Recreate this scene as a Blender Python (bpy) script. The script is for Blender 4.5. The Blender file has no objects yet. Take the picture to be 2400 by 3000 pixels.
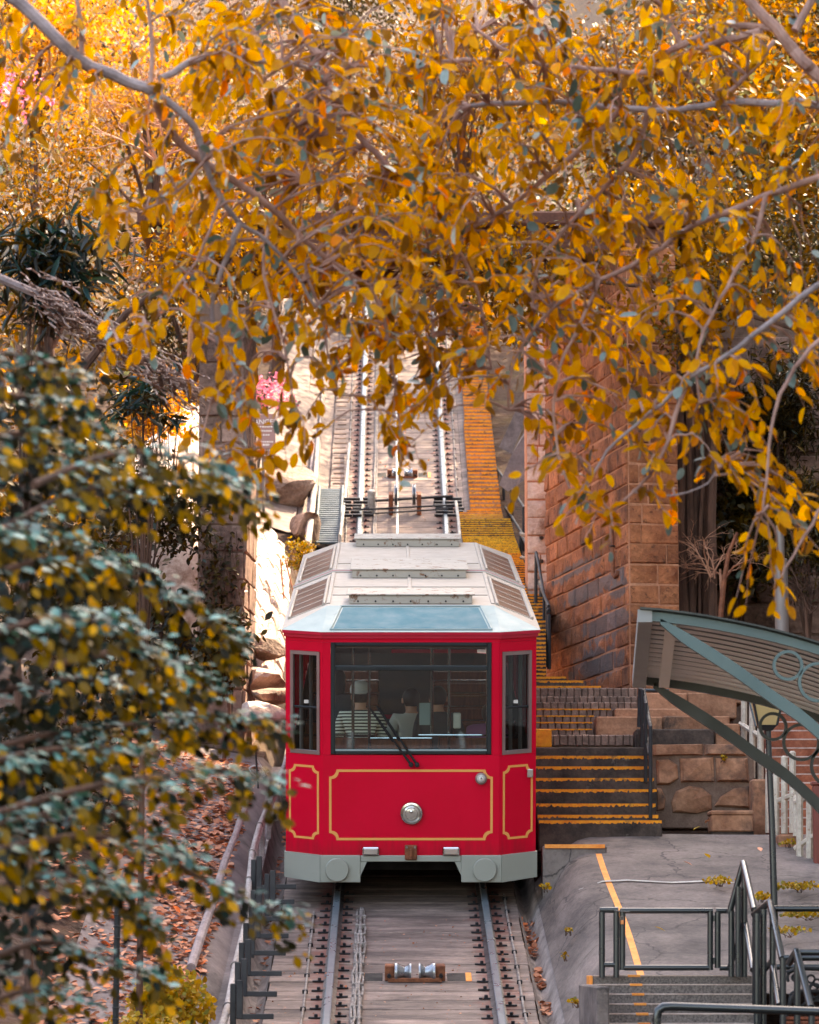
import bpy, bmesh, math, random
import numpy as np
from mathutils import Vector, Matrix, Quaternion
R = math.radians
random.seed(7)
rng = np.random.default_rng(7)
scene = bpy.context.scene
COL = scene.collection

# ------------------------------------------------------------------ camera
FPX = 9500.0                       # focal length in pixels of the 2400 x 3000 photograph
PITCH = math.atan(1300 / FPX)      # the horizon lies near y = 2800
YAW = math.atan(53 / FPX)          # the track runs almost straight up the picture
CAMX = -0.2
cam_d = bpy.data.cameras.new('camera')
cam = bpy.data.objects.new('camera', cam_d)
COL.objects.link(cam)
cam.location = (CAMX, 0, 0)
cam.rotation_euler = (math.pi / 2 + PITCH, 0, -YAW)
cam_d.sensor_fit = 'VERTICAL'
cam_d.sensor_height = 36.0
cam_d.sensor_width = 28.8
cam_d.lens = FPX / 3000 * 36.0
cam_d.clip_start = 0.1
cam_d.clip_end = 2000
cam_d.dof.use_dof = True
cam_d.dof.focus_distance = 34.5
cam_d.dof.aperture_fstop = 3.6
scene.camera = cam

# ------------------------------------------------------------------ light
SUN_AZ = R(44)                     # from +Y (up the track) towards +X (right)
SUN_EL = R(48)
world = bpy.data.worlds.new('World')
scene.world = world
world.use_nodes = True
wn = world.node_tree.nodes
sky = wn.new('ShaderNodeTexSky')
sky.sky_type = 'NISHITA'
sky.sun_disc = False
sky.sun_elevation = SUN_EL
sky.sun_rotation = SUN_AZ
sky.air_density = 1.0
sky.dust_density = 3.0
sky.ozone_density = 0.4
wn['Background'].inputs['Strength'].default_value = 0.15
world.node_tree.links.new(sky.outputs[0], wn['Background'].inputs['Color'])
sun_d = bpy.data.lights.new('sun', 'SUN')
sun_d.energy = 2.1
sun_d.angle = R(0.5)
sun_d.color = (1.0, 0.9, 0.76)
sun = bpy.data.objects.new('sun', sun_d)
COL.objects.link(sun)
SUNV = Vector((math.sin(SUN_AZ) * math.cos(SUN_EL), math.cos(SUN_AZ) * math.cos(SUN_EL), math.sin(SUN_EL)))
sun.rotation_euler = SUNV.to_track_quat('Z', 'Y').to_euler()
sun.location = (20, 20, 40)
vs = scene.view_settings
vs.view_transform = 'Standard'
vs.look = 'None'
vs.gamma = 1.0
vs.use_curve_mapping = False
vs.exposure = 3.0
vs.use_white_balance = True
vs.white_balance_temperature = 8200
vs.white_balance_tint = 12
scene.cycles.max_bounces = 8
scene.cycles.diffuse_bounces = 4
scene.cycles.glossy_bounces = 3
scene.cycles.transmission_bounces = 6
scene.cycles.transparent_max_bounces = 8
scene.cycles.use_denoising = True
scene.cycles.sample_clamp_indirect = 6.0
scene.cycles.caustics_reflective = False
scene.cycles.caustics_refractive = False

# ------------------------------------------------------------------ geometry helpers
def P(px, py, Y):
    """World point on the plane y = Y seen at photograph pixel (px, py)."""
    u = (px - 1200) / FPX
    v = (1500 - py) / FPX
    y = math.cos(PITCH) - v * math.sin(PITCH)
    z = math.sin(PITCH) + v * math.cos(PITCH)
    x2 = u * math.cos(YAW) + y * math.sin(YAW)
    y2 = -u * math.sin(YAW) + y * math.cos(YAW)
    t = Y / y2
    return Vector((CAMX + x2 * t, Y, z * t))
def mpp(Y):
    return Y / FPX
S1, S2 = 0.2186, 0.46
YB0, YB1 = 45.6, 51.2
def tz(Y):
    """Height of the rail tops along the track."""
    z0 = -0.58 + S1 * (min(Y, YB0) - 28.22)
    if Y <= YB0:
        return z0
    t = min(Y, YB1) - YB0
    z = z0 + S1 * t + (S2 - S1) * t * t / (2 * (YB1 - YB0))
    return z + S2 * max(0.0, Y - YB1)
def ts(Y):
    return S1 if Y < YB0 else S2 if Y > YB1 else S1 + (S2 - S1) * (Y - YB0) / (YB1 - YB0)

class MB:
    """Collects faces; build() links them as ONE mesh object."""
    def __init__(s):
        s.v = []; s.f = []; s.m = []
    def add(s, verts, faces, mi=0):
        b = len(s.v)
        s.v += [tuple(p) for p in verts]
        s.f += [tuple(i + b for i in f) for f in faces]
        s.m += [mi] * len(faces)
        return s
    def box(s, c, d, rot=None, mi=0, ch=0.0):
        hx, hy, hz = d[0] / 2, d[1] / 2, d[2] / 2
        if ch <= 0:
            vs_ = [(x * hx, y * hy, z * hz) for z in (-1, 1) for y in (-1, 1) for x in (-1, 1)]
            fs = [(0, 2, 3, 1), (4, 5, 7, 6), (0, 1, 5, 4), (2, 6, 7, 3), (0, 4, 6, 2), (1, 3, 7, 5)]
        else:
            c_ = min(ch, hx * .9, hy * .9, hz * .9)
            vs_ = []; idx = {}
            for z in (-1, 1):
                for y in (-1, 1):
                    for x in (-1, 1):
                        for a in range(3):
                            q = [x * hx, y * hy, z * hz]
                            for k in range(3):
                                if k != a:
                                    q[k] -= (x, y, z)[k] * c_
                            idx[(x, y, z, a)] = len(vs_)
                            vs_.append(tuple(q))
            fs = []
            for a in range(3):
                b1, b2 = (a + 1) % 3, (a + 2) % 3
                for sg in (-1, 1):
                    q = []
                    for (u, w) in ((-1, -1), (1, -1), (1, 1), (-1, 1)):
                        k = [0, 0, 0]; k[a] = sg; k[b1] = u; k[b2] = w
                        q.append(idx[(k[0], k[1], k[2], a)])
                    fs.append(tuple(q if sg > 0 else q[::-1]))
                for u in (-1, 1):
                    for w in (-1, 1):
                        q = []
                        for (t, ax) in ((-1, b1), (1, b1), (1, b2), (-1, b2)):
                            k = [0, 0, 0]; k[a] = t; k[b1] = u; k[b2] = w
                            q.append(idx[(k[0], k[1], k[2], ax)])
                        fs.append(tuple(q if u * w < 0 else q[::-1]))
            for z in (-1, 1):
                for y in (-1, 1):
                    for x in (-1, 1):
                        q = [idx[(x, y, z, a)] for a in range(3)]
                        fs.append(tuple(q if x * y * z > 0 else q[::-1]))
        M = rot if rot is not None else Matrix.Identity(3)
        c = Vector(c)
        return s.add([c + M @ Vector(p) for p in vs_], fs, mi)
    def span(s, lo, hi, mi=0, ch=0.0):
        return s.box([(a + b) / 2 for a, b in zip(lo, hi)], [abs(b - a) for a, b in zip(lo, hi)], None, mi, ch)
    def tube(s, pts, r, n=8, cap=True, mi=0):
        pts = [Vector(p) for p in pts]
        rs = r if isinstance(r, (list, tuple)) else [r] * len(pts)
        N = len(pts)
        tang = []
        for i in range(N):
            a = pts[max(i - 1, 0)]; b = pts[min(i + 1, N - 1)]
            d = (b - a)
            if 0 < i < N - 1:
                d = (pts[i] - a).normalized() + (b - pts[i]).normalized()
            tang.append(d.normalized() if d.length > 1e-9 else Vector((0, 0, 1)))
        u = tang[0].orthogonal().normalized()
        V = []
        for i in range(N):
            t = tang[i]
            u = (u - t * u.dot(t))
            u = u.normalized() if u.length > 1e-6 else t.orthogonal().normalized()
            w = t.cross(u)
            k = 1.0
            if 0 < i < N - 1:
                cs = t.dot((pts[i] - pts[i - 1]).normalized())
                k = 1 / max(cs, .6)
            for j in range(n):
                a = 2 * math.pi * j / n
                V.append(pts[i] + (u * math.cos(a) + w * math.sin(a)) * rs[i] * (k if k < 1.2 else 1.1))
        F = []
        for i in range(N - 1):
            for j in range(n):
                a = i * n + j; b = i * n + (j + 1) % n
                F.append((a, b, b + n, a + n))
        if cap:
            F.append(tuple(range(n - 1, -1, -1)))
            F.append(tuple(range((N - 1) * n, N * n)))
        return s.add(V, F, mi)
    def prism(s, poly, ax0, ax1, d, origin=(0, 0, 0), mi=0):
        """poly = 2-D points along ax0, ax1; extruded by vector d."""
        o = Vector(origin); a0 = Vector(ax0); a1 = Vector(ax1); d = Vector(d)
        A = [o + a0 * p[0] + a1 * p[1] for p in poly]
        n = len(A)
        F = [tuple(range(n - 1, -1, -1)), tuple(range(n, 2 * n))]
        F += [(i, (i + 1) % n, (i + 1) % n + n, i + n) for i in range(n)]
        return s.add(A + [p + d for p in A], F, mi)
    def lathe(s, prof, c, axis, n=20, mi=0):
        """prof = (radius, height) pairs along axis."""
        c = Vector(c); ax = Vector(axis).normalized()
        u = ax.orthogonal().normalized(); w = ax.cross(u)
        V = []
        for r, h in prof:
            for j in range(n):
                a = 2 * math.pi * j / n
                V.append(c + ax * h + (u * math.cos(a) + w * math.sin(a)) * r)
        F = []
        for i in range(len(prof) - 1):
            for j in range(n):
                a = i * n + j; b = i * n + (j + 1) % n
                F.append((a, b, b + n, a + n))
        F.append(tuple(range(n - 1, -1, -1))); F.append(tuple(range((len(prof) - 1) * n, len(prof) * n)))
        return s.add(V, F, mi)
    def ring(s, c, ax0, ax1, Rr, r, n=28, m=8, mi=0, sq=None):
        c = Vector(c); a0 = Vector(ax0).normalized(); a1 = Vector(ax1).normalized(); w = a0.cross(a1).normalized()
        V = []; F = []
        for i in range(n):
            t = 2 * math.pi * i / n
            d = a0 * math.cos(t) + a1 * math.sin(t)
            for j in range(m):
                p = 2 * math.pi * j / m + (math.pi / 4 if sq else 0)
                V.append(c + d * (Rr + r * math.cos(p)) + w * (sq or r) * math.sin(p))
        for i in range(n):
            for j in range(m):
                a = i * m + j; b = i * m + (j + 1) % m
                c2 = ((i + 1) % n) * m
                F.append((a, b, c2 + (j + 1) % m, c2 + j))
        return s.add(V, F, mi)
    def mesh(s, name, mats, smooth=False):
        me = bpy.data.meshes.new(name)
        me.from_pydata(s.v, [], s.f)
        for m in (mats if isinstance(mats, (list, tuple)) else [mats]):
            me.materials.append(m)
        if any(s.m):
            me.polygons.foreach_set('material_index', s.m)
        if smooth:
            me.polygons.foreach_set('use_smooth', [True] * len(me.polygons))
            try:
                me.set_sharp_from_angle(angle=R(38))
            except Exception:
                pass
        bm = bmesh.new(); bm.from_mesh(me)
        bmesh.ops.recalc_face_normals(bm, faces=bm.faces)
        bm.to_mesh(me); bm.free()
        me.update()
        return me
    def build(s, name, mats, parent=None, smooth=False, local=False):
        return place(name, s.mesh(name, mats, smooth), parent, local)

def place(name, me, parent=None, local=False, mtx=None):
    o = bpy.data.objects.new(name, me)
    COL.objects.link(o)
    if mtx is not None:
        o.matrix_basis = mtx
    if parent is not None:
        o.parent = parent
        if not local:
            o.matrix_parent_inverse = WORLD_INV.get(parent.name, Matrix.Identity(4))
    return o
WORLD_INV = {}
def tag(o, label=None, cat=None, group=None, kind=None):
    if label: o['label'] = label
    if cat: o['category'] = cat
    if group: o['group'] = group
    if kind: o['kind'] = kind
    return o
def thing(name, loc, label, cat, group=None, rot=None, kind=None):
    o = bpy.data.objects.new(name, None)
    COL.objects.link(o)
    o.empty_display_size = 0.2
    M = Matrix.Translation(Vector(loc))
    if rot is not None:
        M = M @ rot.to_4x4()
    o.matrix_basis = M
    WORLD_INV[o.name] = M.inverted()
    return tag(o, label, cat, group, kind)
def structure(o):
    o['kind'] = 'structure'
    return o
def jit(a):
    return random.uniform(-a, a)

# ------------------------------------------------------------------ materials
def lin(r, g, b):
    f = lambda c: (c / 255 / 12.92) if c <= 10 else ((c / 255 + .055) / 1.055) ** 2.4
    return (f(r), f(g), f(b), 1)
class NT:
    def __init__(s, name):
        s.mat = bpy.data.materials.new(name)
        s.mat.use_nodes = True
        s.t = s.mat.node_tree
        s.b = s.t.nodes['Principled BSDF']
        s.out = s.t.nodes['Material Output']
        s.pos = None
    def n(s, typ, **kw):
        nd = s.t.nodes.new(typ)
        for k, v in kw.items():
            setattr(nd, k, v)
        return nd
    def l(s, a, b):
        s.t.links.new(a, b)
    def coord(s, scale=(1, 1, 1)):
        if s.pos is None:
            s.pos = s.n('ShaderNodeNewGeometry').outputs['Position']
        m = s.n('ShaderNodeMapping')
        m.inputs['Scale'].default_value = scale
        s.l(s.pos, m.inputs['Vector'])
        return m.outputs[0]
    def noise(s, sc, detail=4, rough=.6, scale3=(1, 1, 1), dist=0.0):
        nd = s.n('ShaderNodeTexNoise')
        nd.inputs['Scale'].default_value = sc
        nd.inputs['Detail'].default_value = detail
        nd.inputs['Roughness'].default_value = rough
        nd.inputs['Distortion'].default_value = dist
        s.l(s.coord(scale3), nd.inputs['Vector'])
        return nd.outputs[0]
    def ramp(s, fac, stops, interp='LINEAR'):
        r = s.n('ShaderNodeValToRGB')
        r.color_ramp.interpolation = interp
        e = r.color_ramp.elements
        while len(e) < len(stops):
            e.new(.5)
        for el, (p, c) in zip(e, stops):
            el.position = p
            el.color = c if len(c) == 4 else (*c, 1)
        s.l(fac, r.inputs[0])
        return r.outputs[0]
    def mix(s, fac, a, b, mode='MIX'):
        m = s.n('ShaderNodeMix', data_type='RGBA', blend_type=mode)
        for i, v in ((0, fac), (6, a), (7, b)):
            if hasattr(v, 'links'):
                s.l(v, m.inputs[i])
            else:
                m.inputs[i].default_value = v
        return m.outputs[2]
    def bump(s, h, strength=.4, dist=.01):
        b = s.n('ShaderNodeBump')
        b.inputs['Strength'].default_value = strength
        b.inputs['Distance'].default_value = dist
        s.l(h, b.inputs['Height'])
        s.l(b.outputs[0], s.b.inputs['Normal'])
    def rand(s):
        return s.n('ShaderNodeObjectInfo').outputs['Random']
    def island(s):
        return s.n('ShaderNodeNewGeometry').outputs['Random Per Island']
def surf(name, dark, light, sc=4.0, rough=.85, bump=.4, bsc=40, bdist=.01, stretch=(1, 1, 1), metal=0.0, objvar=0.0, spots=None, spot_sc=1.2, spot_amt=(.52, .66), spec=.4):
    """Mottled surface: broad and fine noise between two colours, optional stains of a third colour, fine relief."""
    m = NT(name)
    a = m.noise(sc, 6, .65, stretch)
    c = m.ramp(a, [(.3, dark), (.7, light)])
    fine = m.noise(bsc, 3, .6, stretch)
    c = m.mix(.35, c, m.ramp(fine, [(.3, (.25, .25, .25)), (.7, (.75, .75, .75))]), 'OVERLAY')
    if spots:
        k = m.ramp(m.noise(spot_sc, 7, .7, stretch, .3), [(spot_amt[0], (0, 0, 0)), (spot_amt[1], (1, 1, 1))])
        c = m.mix(k, c, spots)
    if objvar:
        h = m.n('ShaderNodeHueSaturation')
        mr = m.n('ShaderNodeMapRange')
        mr.inputs['To Min'].default_value = 1 - objvar
        mr.inputs['To Max'].default_value = 1 + objvar
        m.l(m.rand(), mr.inputs[0])
        m.l(mr.outputs[0], h.inputs['Value'])
        m.l(c, h.inputs['Color'])
        c = h.outputs[0]
    m.l(c, m.b.inputs['Base Color'])
    m.b.inputs['Roughness'].default_value = rough
    m.b.inputs['Metallic'].default_value = metal
    m.b.inputs['Specular IOR Level'].default_value = spec
    if bump:
        m.bump(fine, bump, bdist)
    return m.mat
def leafmat(name, stops, rough=.45, trans=.45, tcol=(1.2, 1.1, .5), vein=True, spec=.5):
    """Leaf: colour differs from leaf to leaf, light shines through, waxy top."""
    m = NT(name)
    c = m.ramp(m.island(), stops)
    var = m.noise(26, 3, .6)
    c = m.mix(.45, c, m.ramp(var, [(.3, (.3, .3, .3)), (.7, (.72, .72, .72))]), 'OVERLAY')
    oi = m.n('ShaderNodeHueSaturation')
    mr = m.n('ShaderNodeMapRange')
    mr.inputs['To Min'].default_value = .7
    mr.inputs['To Max'].default_value = 1.25
    m.l(m.rand(), mr.inputs[0])
    m.l(mr.outputs[0], oi.inputs['Value'])
    m.l(c, oi.inputs['Color'])
    c = oi.outputs[0]
    m.l(c, m.b.inputs['Base Color'])
    m.b.inputs['Roughness'].default_value = rough
    m.b.inputs['Specular IOR Level'].default_value = spec
    tr = m.n('ShaderNodeBsdfTranslucent')
    m.l(m.mix(1.0, c, (*tcol, 1), 'MULTIPLY'), tr.inputs['Color'])
    mx = m.n('ShaderNodeMixShader')
    mx.inputs[0].default_value = trans
    m.l(m.b.outputs[0], mx.inputs[1])
    m.l(tr.outputs[0], mx.inputs[2])
    m.l(mx.outputs[0], m.out.inputs['Surface'])
    return m.mat
def paint(name, col, rough=.35, var=.12, coat=0.0, metal=0.0, dirt=None, dirt_amt=(.6, .75), bump=.05, spec=.5):
    m = NT(name)
    n1 = m.noise(1.7, 5, .6)
    d = tuple(k * (1 - var) for k in col[:3]); l = tuple(min(1, k * (1 + var)) for k in col[:3])
    c = m.ramp(n1, [(.3, d), (.7, l)])
    if dirt:
        c = m.mix(m.ramp(m.noise(9, 8, .72), [(dirt_amt[0], (0, 0, 0)), (dirt_amt[1], (1, 1, 1))]), c, (*dirt[:3], 1))
    m.l(c, m.b.inputs['Base Color'])
    m.b.inputs['Metallic'].default_value = metal
    rr = m.ramp(m.noise(6, 4, .6), [(.3, (rough * .8,) * 3), (.7, (min(1, rough * 1.25),) * 3)])
    m.l(rr, m.b.inputs['Roughness'])
    m.b.inputs['Coat Weight'].default_value = coat
    m.b.inputs['Specular IOR Level'].default_value = spec
    m.b.inputs['Coat Roughness'].default_value = .15
    if bump:
        m.bump(m.noise(14, 3, .5), bump, .01)
    return m.mat

M = {}
def track_concrete():
    """Weathered slabs, stained rust-brown beside the two rails."""
    m = NT('concrete')
    st = (.45, 1.6, 1)
    c = m.ramp(m.noise(3.4, 6, .65, st), [(.28, lin(72, 58, 52)), (.72, lin(156, 132, 120))])
    fine = m.noise(30, 3, .6, st)
    c = m.mix(.45, c, m.ramp(fine, [(.3, (.22, .22, .22)), (.7, (.78, .78, .78))]), 'OVERLAY')
    c = m.mix(m.ramp(m.noise(1.5, 7, .7, st, .3), [(.5, (0, 0, 0)), (.7, (1, 1, 1))]), c, lin(72, 58, 54))
    sep = m.n('ShaderNodeSeparateXYZ'); m.l(m.coord(), sep.inputs[0])
    ab = m.n('ShaderNodeMath', operation='ABSOLUTE'); m.l(sep.outputs[0], ab.inputs[0])
    su = m.n('ShaderNodeMath', operation='SUBTRACT'); m.l(ab.outputs[0], su.inputs[0]); su.inputs[1].default_value = .78
    a2 = m.n('ShaderNodeMath', operation='ABSOLUTE'); m.l(su.outputs[0], a2.inputs[0])
    ad = m.n('ShaderNodeMath', operation='MULTIPLY_ADD'); m.l(m.noise(5, 5, .7), ad.inputs[0]); ad.inputs[1].default_value = .55; m.l(a2.outputs[0], ad.inputs[2])
    c = m.mix(m.ramp(ad.outputs[0], [(.34, (.75, .75, .75)), (.47, (0, 0, 0))]), c, lin(118, 62, 50))
    h = m.n('ShaderNodeHueSaturation'); mr = m.n('ShaderNodeMapRange'); mr.inputs['To Min'].default_value = .82; mr.inputs['To Max'].default_value = 1.15
    m.l(m.rand(), mr.inputs[0]); m.l(mr.outputs[0], h.inputs['Value']); m.l(c, h.inputs['Color'])
    m.l(h.outputs[0], m.b.inputs['Base Color']); m.b.inputs['Roughness'].default_value = .82
    m.bump(fine, .8, .008)
    return m.mat
M['concrete'] = track_concrete()
M['bank_concrete'] = surf('bank_concrete', lin(88, 76, 76), lin(140, 124, 120), 1.3, .9, .6, 26, .008, spots=lin(64, 56, 54), spot_sc=.9, spot_amt=(.5, .68))
def apron_concrete():
    """Old poured concrete: mottled, streaked, cracked."""
    m = NT('apron_concrete')
    c = m.ramp(m.noise(1.2, 7, .68, (.8, .8, 2.0)), [(.28, lin(46, 40, 39)), (.72, lin(132, 116, 109))])
    fine = m.noise(26, 5, .65)
    c = m.mix(.5, c, m.ramp(fine, [(.3, (.24, .24, .24)), (.7, (.76, .76, .76))]), 'OVERLAY')
    c = m.mix(m.ramp(m.noise(.8, 7, .7), [(.54, (0, 0, 0)), (.76, (1, 1, 1))]), c, lin(150, 134, 124))
    c = m.mix(m.ramp(m.noise(3.2, 8, .75), [(.56, (0, 0, 0)), (.7, (.8, .8, .8))]), c, lin(52, 44, 42))
    vo = m.n('ShaderNodeTexVoronoi', feature='DISTANCE_TO_EDGE'); vo.inputs['Scale'].default_value = .85
    wp = m.n('ShaderNodeVectorMath', operation='MULTIPLY_ADD'); nn = m.n('ShaderNodeTexNoise'); nn.inputs['Scale'].default_value = 2.5; nn.inputs['Detail'].default_value = 6
    m.l(m.coord(), nn.inputs['Vector']); m.l(nn.outputs['Color'], wp.inputs[0]); wp.inputs[1].default_value = (.5, .5, .5); m.l(m.coord(), wp.inputs[2])
    m.l(wp.outputs[0], vo.inputs['Vector'])
    c = m.mix(m.ramp(vo.outputs['Distance'], [(.0, (.85, .85, .85)), (.012, (0, 0, 0))]), c, lin(36, 30, 29))
    m.l(c, m.b.inputs['Base Color']); m.b.inputs['Roughness'].default_value = .85
    m.bump(fine, .8, .008)
    return m.mat
M['apron'] = apron_concrete()
M['drain'] = surf('drain_concrete', lin(96, 86, 82), lin(160, 146, 140), 3, .8, .6, 30, .006, spots=lin(84, 74, 66), spot_sc=2.2)
def brown_stone():
    """Orange-brown ashlar with a few ragged coats of old grey-blue paint."""
    m = NT('brown_stone')
    c = m.ramp(m.noise(2.6, 7, .68), [(.28, lin(122, 62, 36)), (.72, lin(206, 128, 84))])
    fine = m.noise(16, 5, .68)
    c = m.mix(.5, c, m.ramp(fine, [(.3, (.2, .2, .2)), (.7, (.78, .78, .78))]), 'OVERLAY')
    c = m.mix(m.ramp(m.noise(2.0, 7, .72), [(.52, (0, 0, 0)), (.68, (1, 1, 1))]), c, lin(84, 50, 36))
    c = m.mix(m.ramp(m.noise(10, 8, .75), [(.56, (0, 0, 0)), (.66, (1, 1, 1))]), c, lin(62, 36, 26))
    nz = m.noise(4.5, 6, .7)
    for (px, py, Y, rx, rz) in ((1745, 1945, 43.6, .42, .36), (1775, 1830, 43.2, .36, .34), (1735, 1720, 43.8, .5, .22), (1690, 1660, 44.4, .4, .16), (1808, 1730, 42.7, .14, .2)):
        q = P(px, py, Y)
        v = m.n('ShaderNodeVectorMath', operation='SUBTRACT'); m.l(m.coord(), v.inputs[0]); v.inputs[1].default_value = q
        d = m.n('ShaderNodeVectorMath', operation='MULTIPLY'); m.l(v.outputs[0], d.inputs[0]); d.inputs[1].default_value = (1 / rx, 0, 1 / rz)
        ln = m.n('ShaderNodeVectorMath', operation='LENGTH'); m.l(d.outputs[0], ln.inputs[0])
        ad = m.n('ShaderNodeMath', operation='MULTIPLY_ADD'); m.l(nz, ad.inputs[0]); ad.inputs[1].default_value = 1.7; m.l(ln.outputs['Value'], ad.inputs[2])
        c = m.mix(step_mask(m, ad.outputs[0], 1.48), c, lin(100, 94, 94))
    h = m.n('ShaderNodeHueSaturation'); mr = m.n('ShaderNodeMapRange'); mr.inputs['To Min'].default_value = .62; mr.inputs['To Max'].default_value = 1.15
    m.l(m.rand(), mr.inputs[0]); m.l(mr.outputs[0], h.inputs['Value']); m.l(c, h.inputs['Color'])
    m.l(h.outputs[0], m.b.inputs['Base Color']); m.b.inputs['Roughness'].default_value = .92
    m.bump(fine, 1.0, .035)
    return m.mat
def step_mask(m, v, at):
    r = m.n('ShaderNodeMapRange'); r.inputs['From Min'].default_value = at - .08; r.inputs['From Max'].default_value = at + .08
    r.inputs['To Min'].default_value = .8; r.inputs['To Max'].default_value = 0.0
    m.l(v, r.inputs[0]); return r.outputs[0]
M['stone'] = brown_stone()
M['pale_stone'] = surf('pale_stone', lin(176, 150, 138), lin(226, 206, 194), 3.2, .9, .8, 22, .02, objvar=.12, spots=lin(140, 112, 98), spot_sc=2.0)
M['mortar'] = surf('mortar', lin(160, 104, 76), lin(206, 144, 112), 5, .95, .4, 50)
M['dark_mortar'] = surf('dark_mortar', lin(92, 70, 58), lin(140, 112, 96), 5, .95, .4, 50)
M['step_dark'] = surf('step_concrete', lin(40, 32, 28), lin(98, 80, 70), 3.5, .9, .7, 30, .008, objvar=.1, spots=lin(150, 138, 128), spot_sc=1.6, spot_amt=(.63, .72))
M['cobble'] = surf('cobble_stone', lin(92, 70, 62), lin(150, 118, 102), 5, .85, .8, 40, .008, objvar=.2)
M['slab'] = surf('brown_slab', lin(126, 80, 56), lin(192, 138, 106), 2.6, .9, .7, 24, .01, objvar=.15, spots=lin(84, 64, 54), spot_sc=1.5)
M['granite'] = surf('granite', lin(66, 58, 54), lin(140, 126, 118), 55, .8, .5, 90, .004, objvar=.06)
M['brick_step'] = surf('red_brick', lin(126, 66, 44), lin(176, 108, 80), 4, .9, .7, 30, .01, objvar=.15, spots=lin(90, 60, 48), spot_sc=2)
M['white_line'] = surf('pale_nosing', lin(170, 140, 126), lin(214, 190, 178), 6, .8, .3)
M['orange'] = surf('orange_paint', lin(216, 112, 0), lin(250, 160, 22), 6, .6, .4, 40, .004, spots=lin(112, 72, 40), spot_sc=6, spot_amt=(.55, .68))
M['yellow_edge'] = surf('yellow_paint', lin(206, 136, 10), lin(240, 180, 40), 6, .6, .4, 40, .004, spots=lin(96, 72, 40), spot_sc=8, spot_amt=(.54, .68))
M['road_orange'] = surf('orange_line', lin(226, 130, 52), lin(246, 160, 80), 8, .7, .3, 50, .003, spots=lin(150, 112, 88), spot_sc=9, spot_amt=(.6, .72))
M['white_paint'] = surf('white_paint', lin(130, 128, 124), lin(180, 178, 172), 6, .7, .3, 50, spots=lin(140, 130, 124), spot_sc=8)
M['rock'] = surf('rock', lin(104, 80, 68), lin(178, 150, 132), 2.2, .92, 1.0, 10, .05, spots=lin(80, 62, 54), spot_sc=1.2)
M['soil'] = surf('hillside_soil', lin(36, 22, 14), lin(78, 48, 32), 1.1, .95, .8, 9, .06, spots=lin(84, 60, 26), spot_sc=.7)
M['rail_top'] = paint('rail_steel', lin(112, 124, 130), .3, .08, metal=.35, dirt=lin(110, 90, 80), dirt_amt=(.62, .8))
M['rail_side'] = surf('rail_side', lin(66, 58, 56), lin(112, 104, 100), 8, .6, .4, 40, .003, metal=.5)
M['clip'] = paint('clip_iron', lin(34, 32, 34), .5, .3, metal=.4, dirt=lin(86, 56, 42), dirt_amt=(.6, .7))
M['rust'] = surf('rusty_iron', lin(96, 52, 36), lin(156, 96, 66), 10, .7, .6, 50, .004, metal=.3)
M['roller'] = paint('roller_steel', lin(150, 152, 156), .28, .1, metal=.9)
M['cable'] = surf('grey_cable', lin(104, 94, 90), lin(160, 148, 140), 9, .75, .5, 60, .003, spots=lin(96, 80, 72), spot_sc=6)
M['haul'] = paint('haul_cable', lin(190, 194, 194), .3, .1, metal=.3)
M['black_tube'] = paint('black_green_paint', lin(26, 34, 37), .3, .2, coat=.5, dirt=lin(70, 66, 62), dirt_amt=(.7, .85))
M['dark_wood'] = paint('dark_post', lin(36, 34, 36), .6, .25)
M['pole'] = surf('weathered_pole', lin(118, 108, 104), lin(176, 164, 158), 5, .8, .5, 40, .004, (1, .3, 1))
def tram_red():
    """Gloss red, slightly uneven, with road grime low on the panels."""
    m = NT('tram_red')
    c = m.ramp(m.noise(1.3, 5, .6), [(.3, (.60, .0004, .020, 1)), (.7, (.70, .0006, .028, 1))])
    tc = m.n('ShaderNodeTexCoord'); sep = m.n('ShaderNodeSeparateXYZ'); m.l(tc.outputs['Object'], sep.inputs[0])
    mp = m.n('ShaderNodeMapping'); mp.inputs['Scale'].default_value = (9, 9, 1.2); m.l(tc.outputs['Object'], mp.inputs['Vector'])
    nz = m.n('ShaderNodeTexNoise'); nz.inputs['Scale'].default_value = 1.6; nz.inputs['Detail'].default_value = 7; m.l(mp.outputs[0], nz.inputs['Vector'])
    ad = m.n('ShaderNodeMath', operation='MULTIPLY_ADD'); m.l(nz.outputs[0], ad.inputs[0]); ad.inputs[1].default_value = -.55; m.l(sep.outputs[2], ad.inputs[2])
    c = m.mix(m.ramp(ad.outputs[0], [(.14, (.45, .45, .45)), (.36, (0, 0, 0))]), c, (.20, .012, .016, 1))
    m.l(c, m.b.inputs['Base Color']); m.b.inputs['Roughness'].default_value = .42
    m.b.inputs['Specular IOR Level'].default_value = .2
    m.b.inputs['Coat Weight'].default_value = .10; m.b.inputs['Coat Roughness'].default_value = .08
    m.bump(m.noise(5, 3, .5), .03, .01)
    return m.mat
M['red'] = tram_red()
M['red2'] = paint('tram_red_trim', (.52, .004, .03, 1), .4, .08, coat=.15)
M['gold'] = paint('gold_line', lin(232, 158, 84), .5, .06)
M['roof'] = paint('roof_cream', lin(166, 154, 142), .6, .06, dirt=lin(140, 114, 98), dirt_amt=(.60, .72))
M['roof_front'] = paint('roof_pale', lin(136, 152, 150), .6, .05, dirt=lin(116, 124, 120), dirt_amt=(.6, .8))
M['blue_panel'] = paint('blue_panel', lin(48, 102, 114), .6, .04, spec=.2)
M['roof_grey'] = paint('roof_box_grey', lin(170, 160, 148), .65, .06, dirt=lin(120, 84, 62), dirt_amt=(.56, .62))
M['bumper'] = paint('bumper_grey', lin(150, 151, 140), .5, .04, dirt=lin(110, 112, 104), dirt_amt=(.64, .8))
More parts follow.
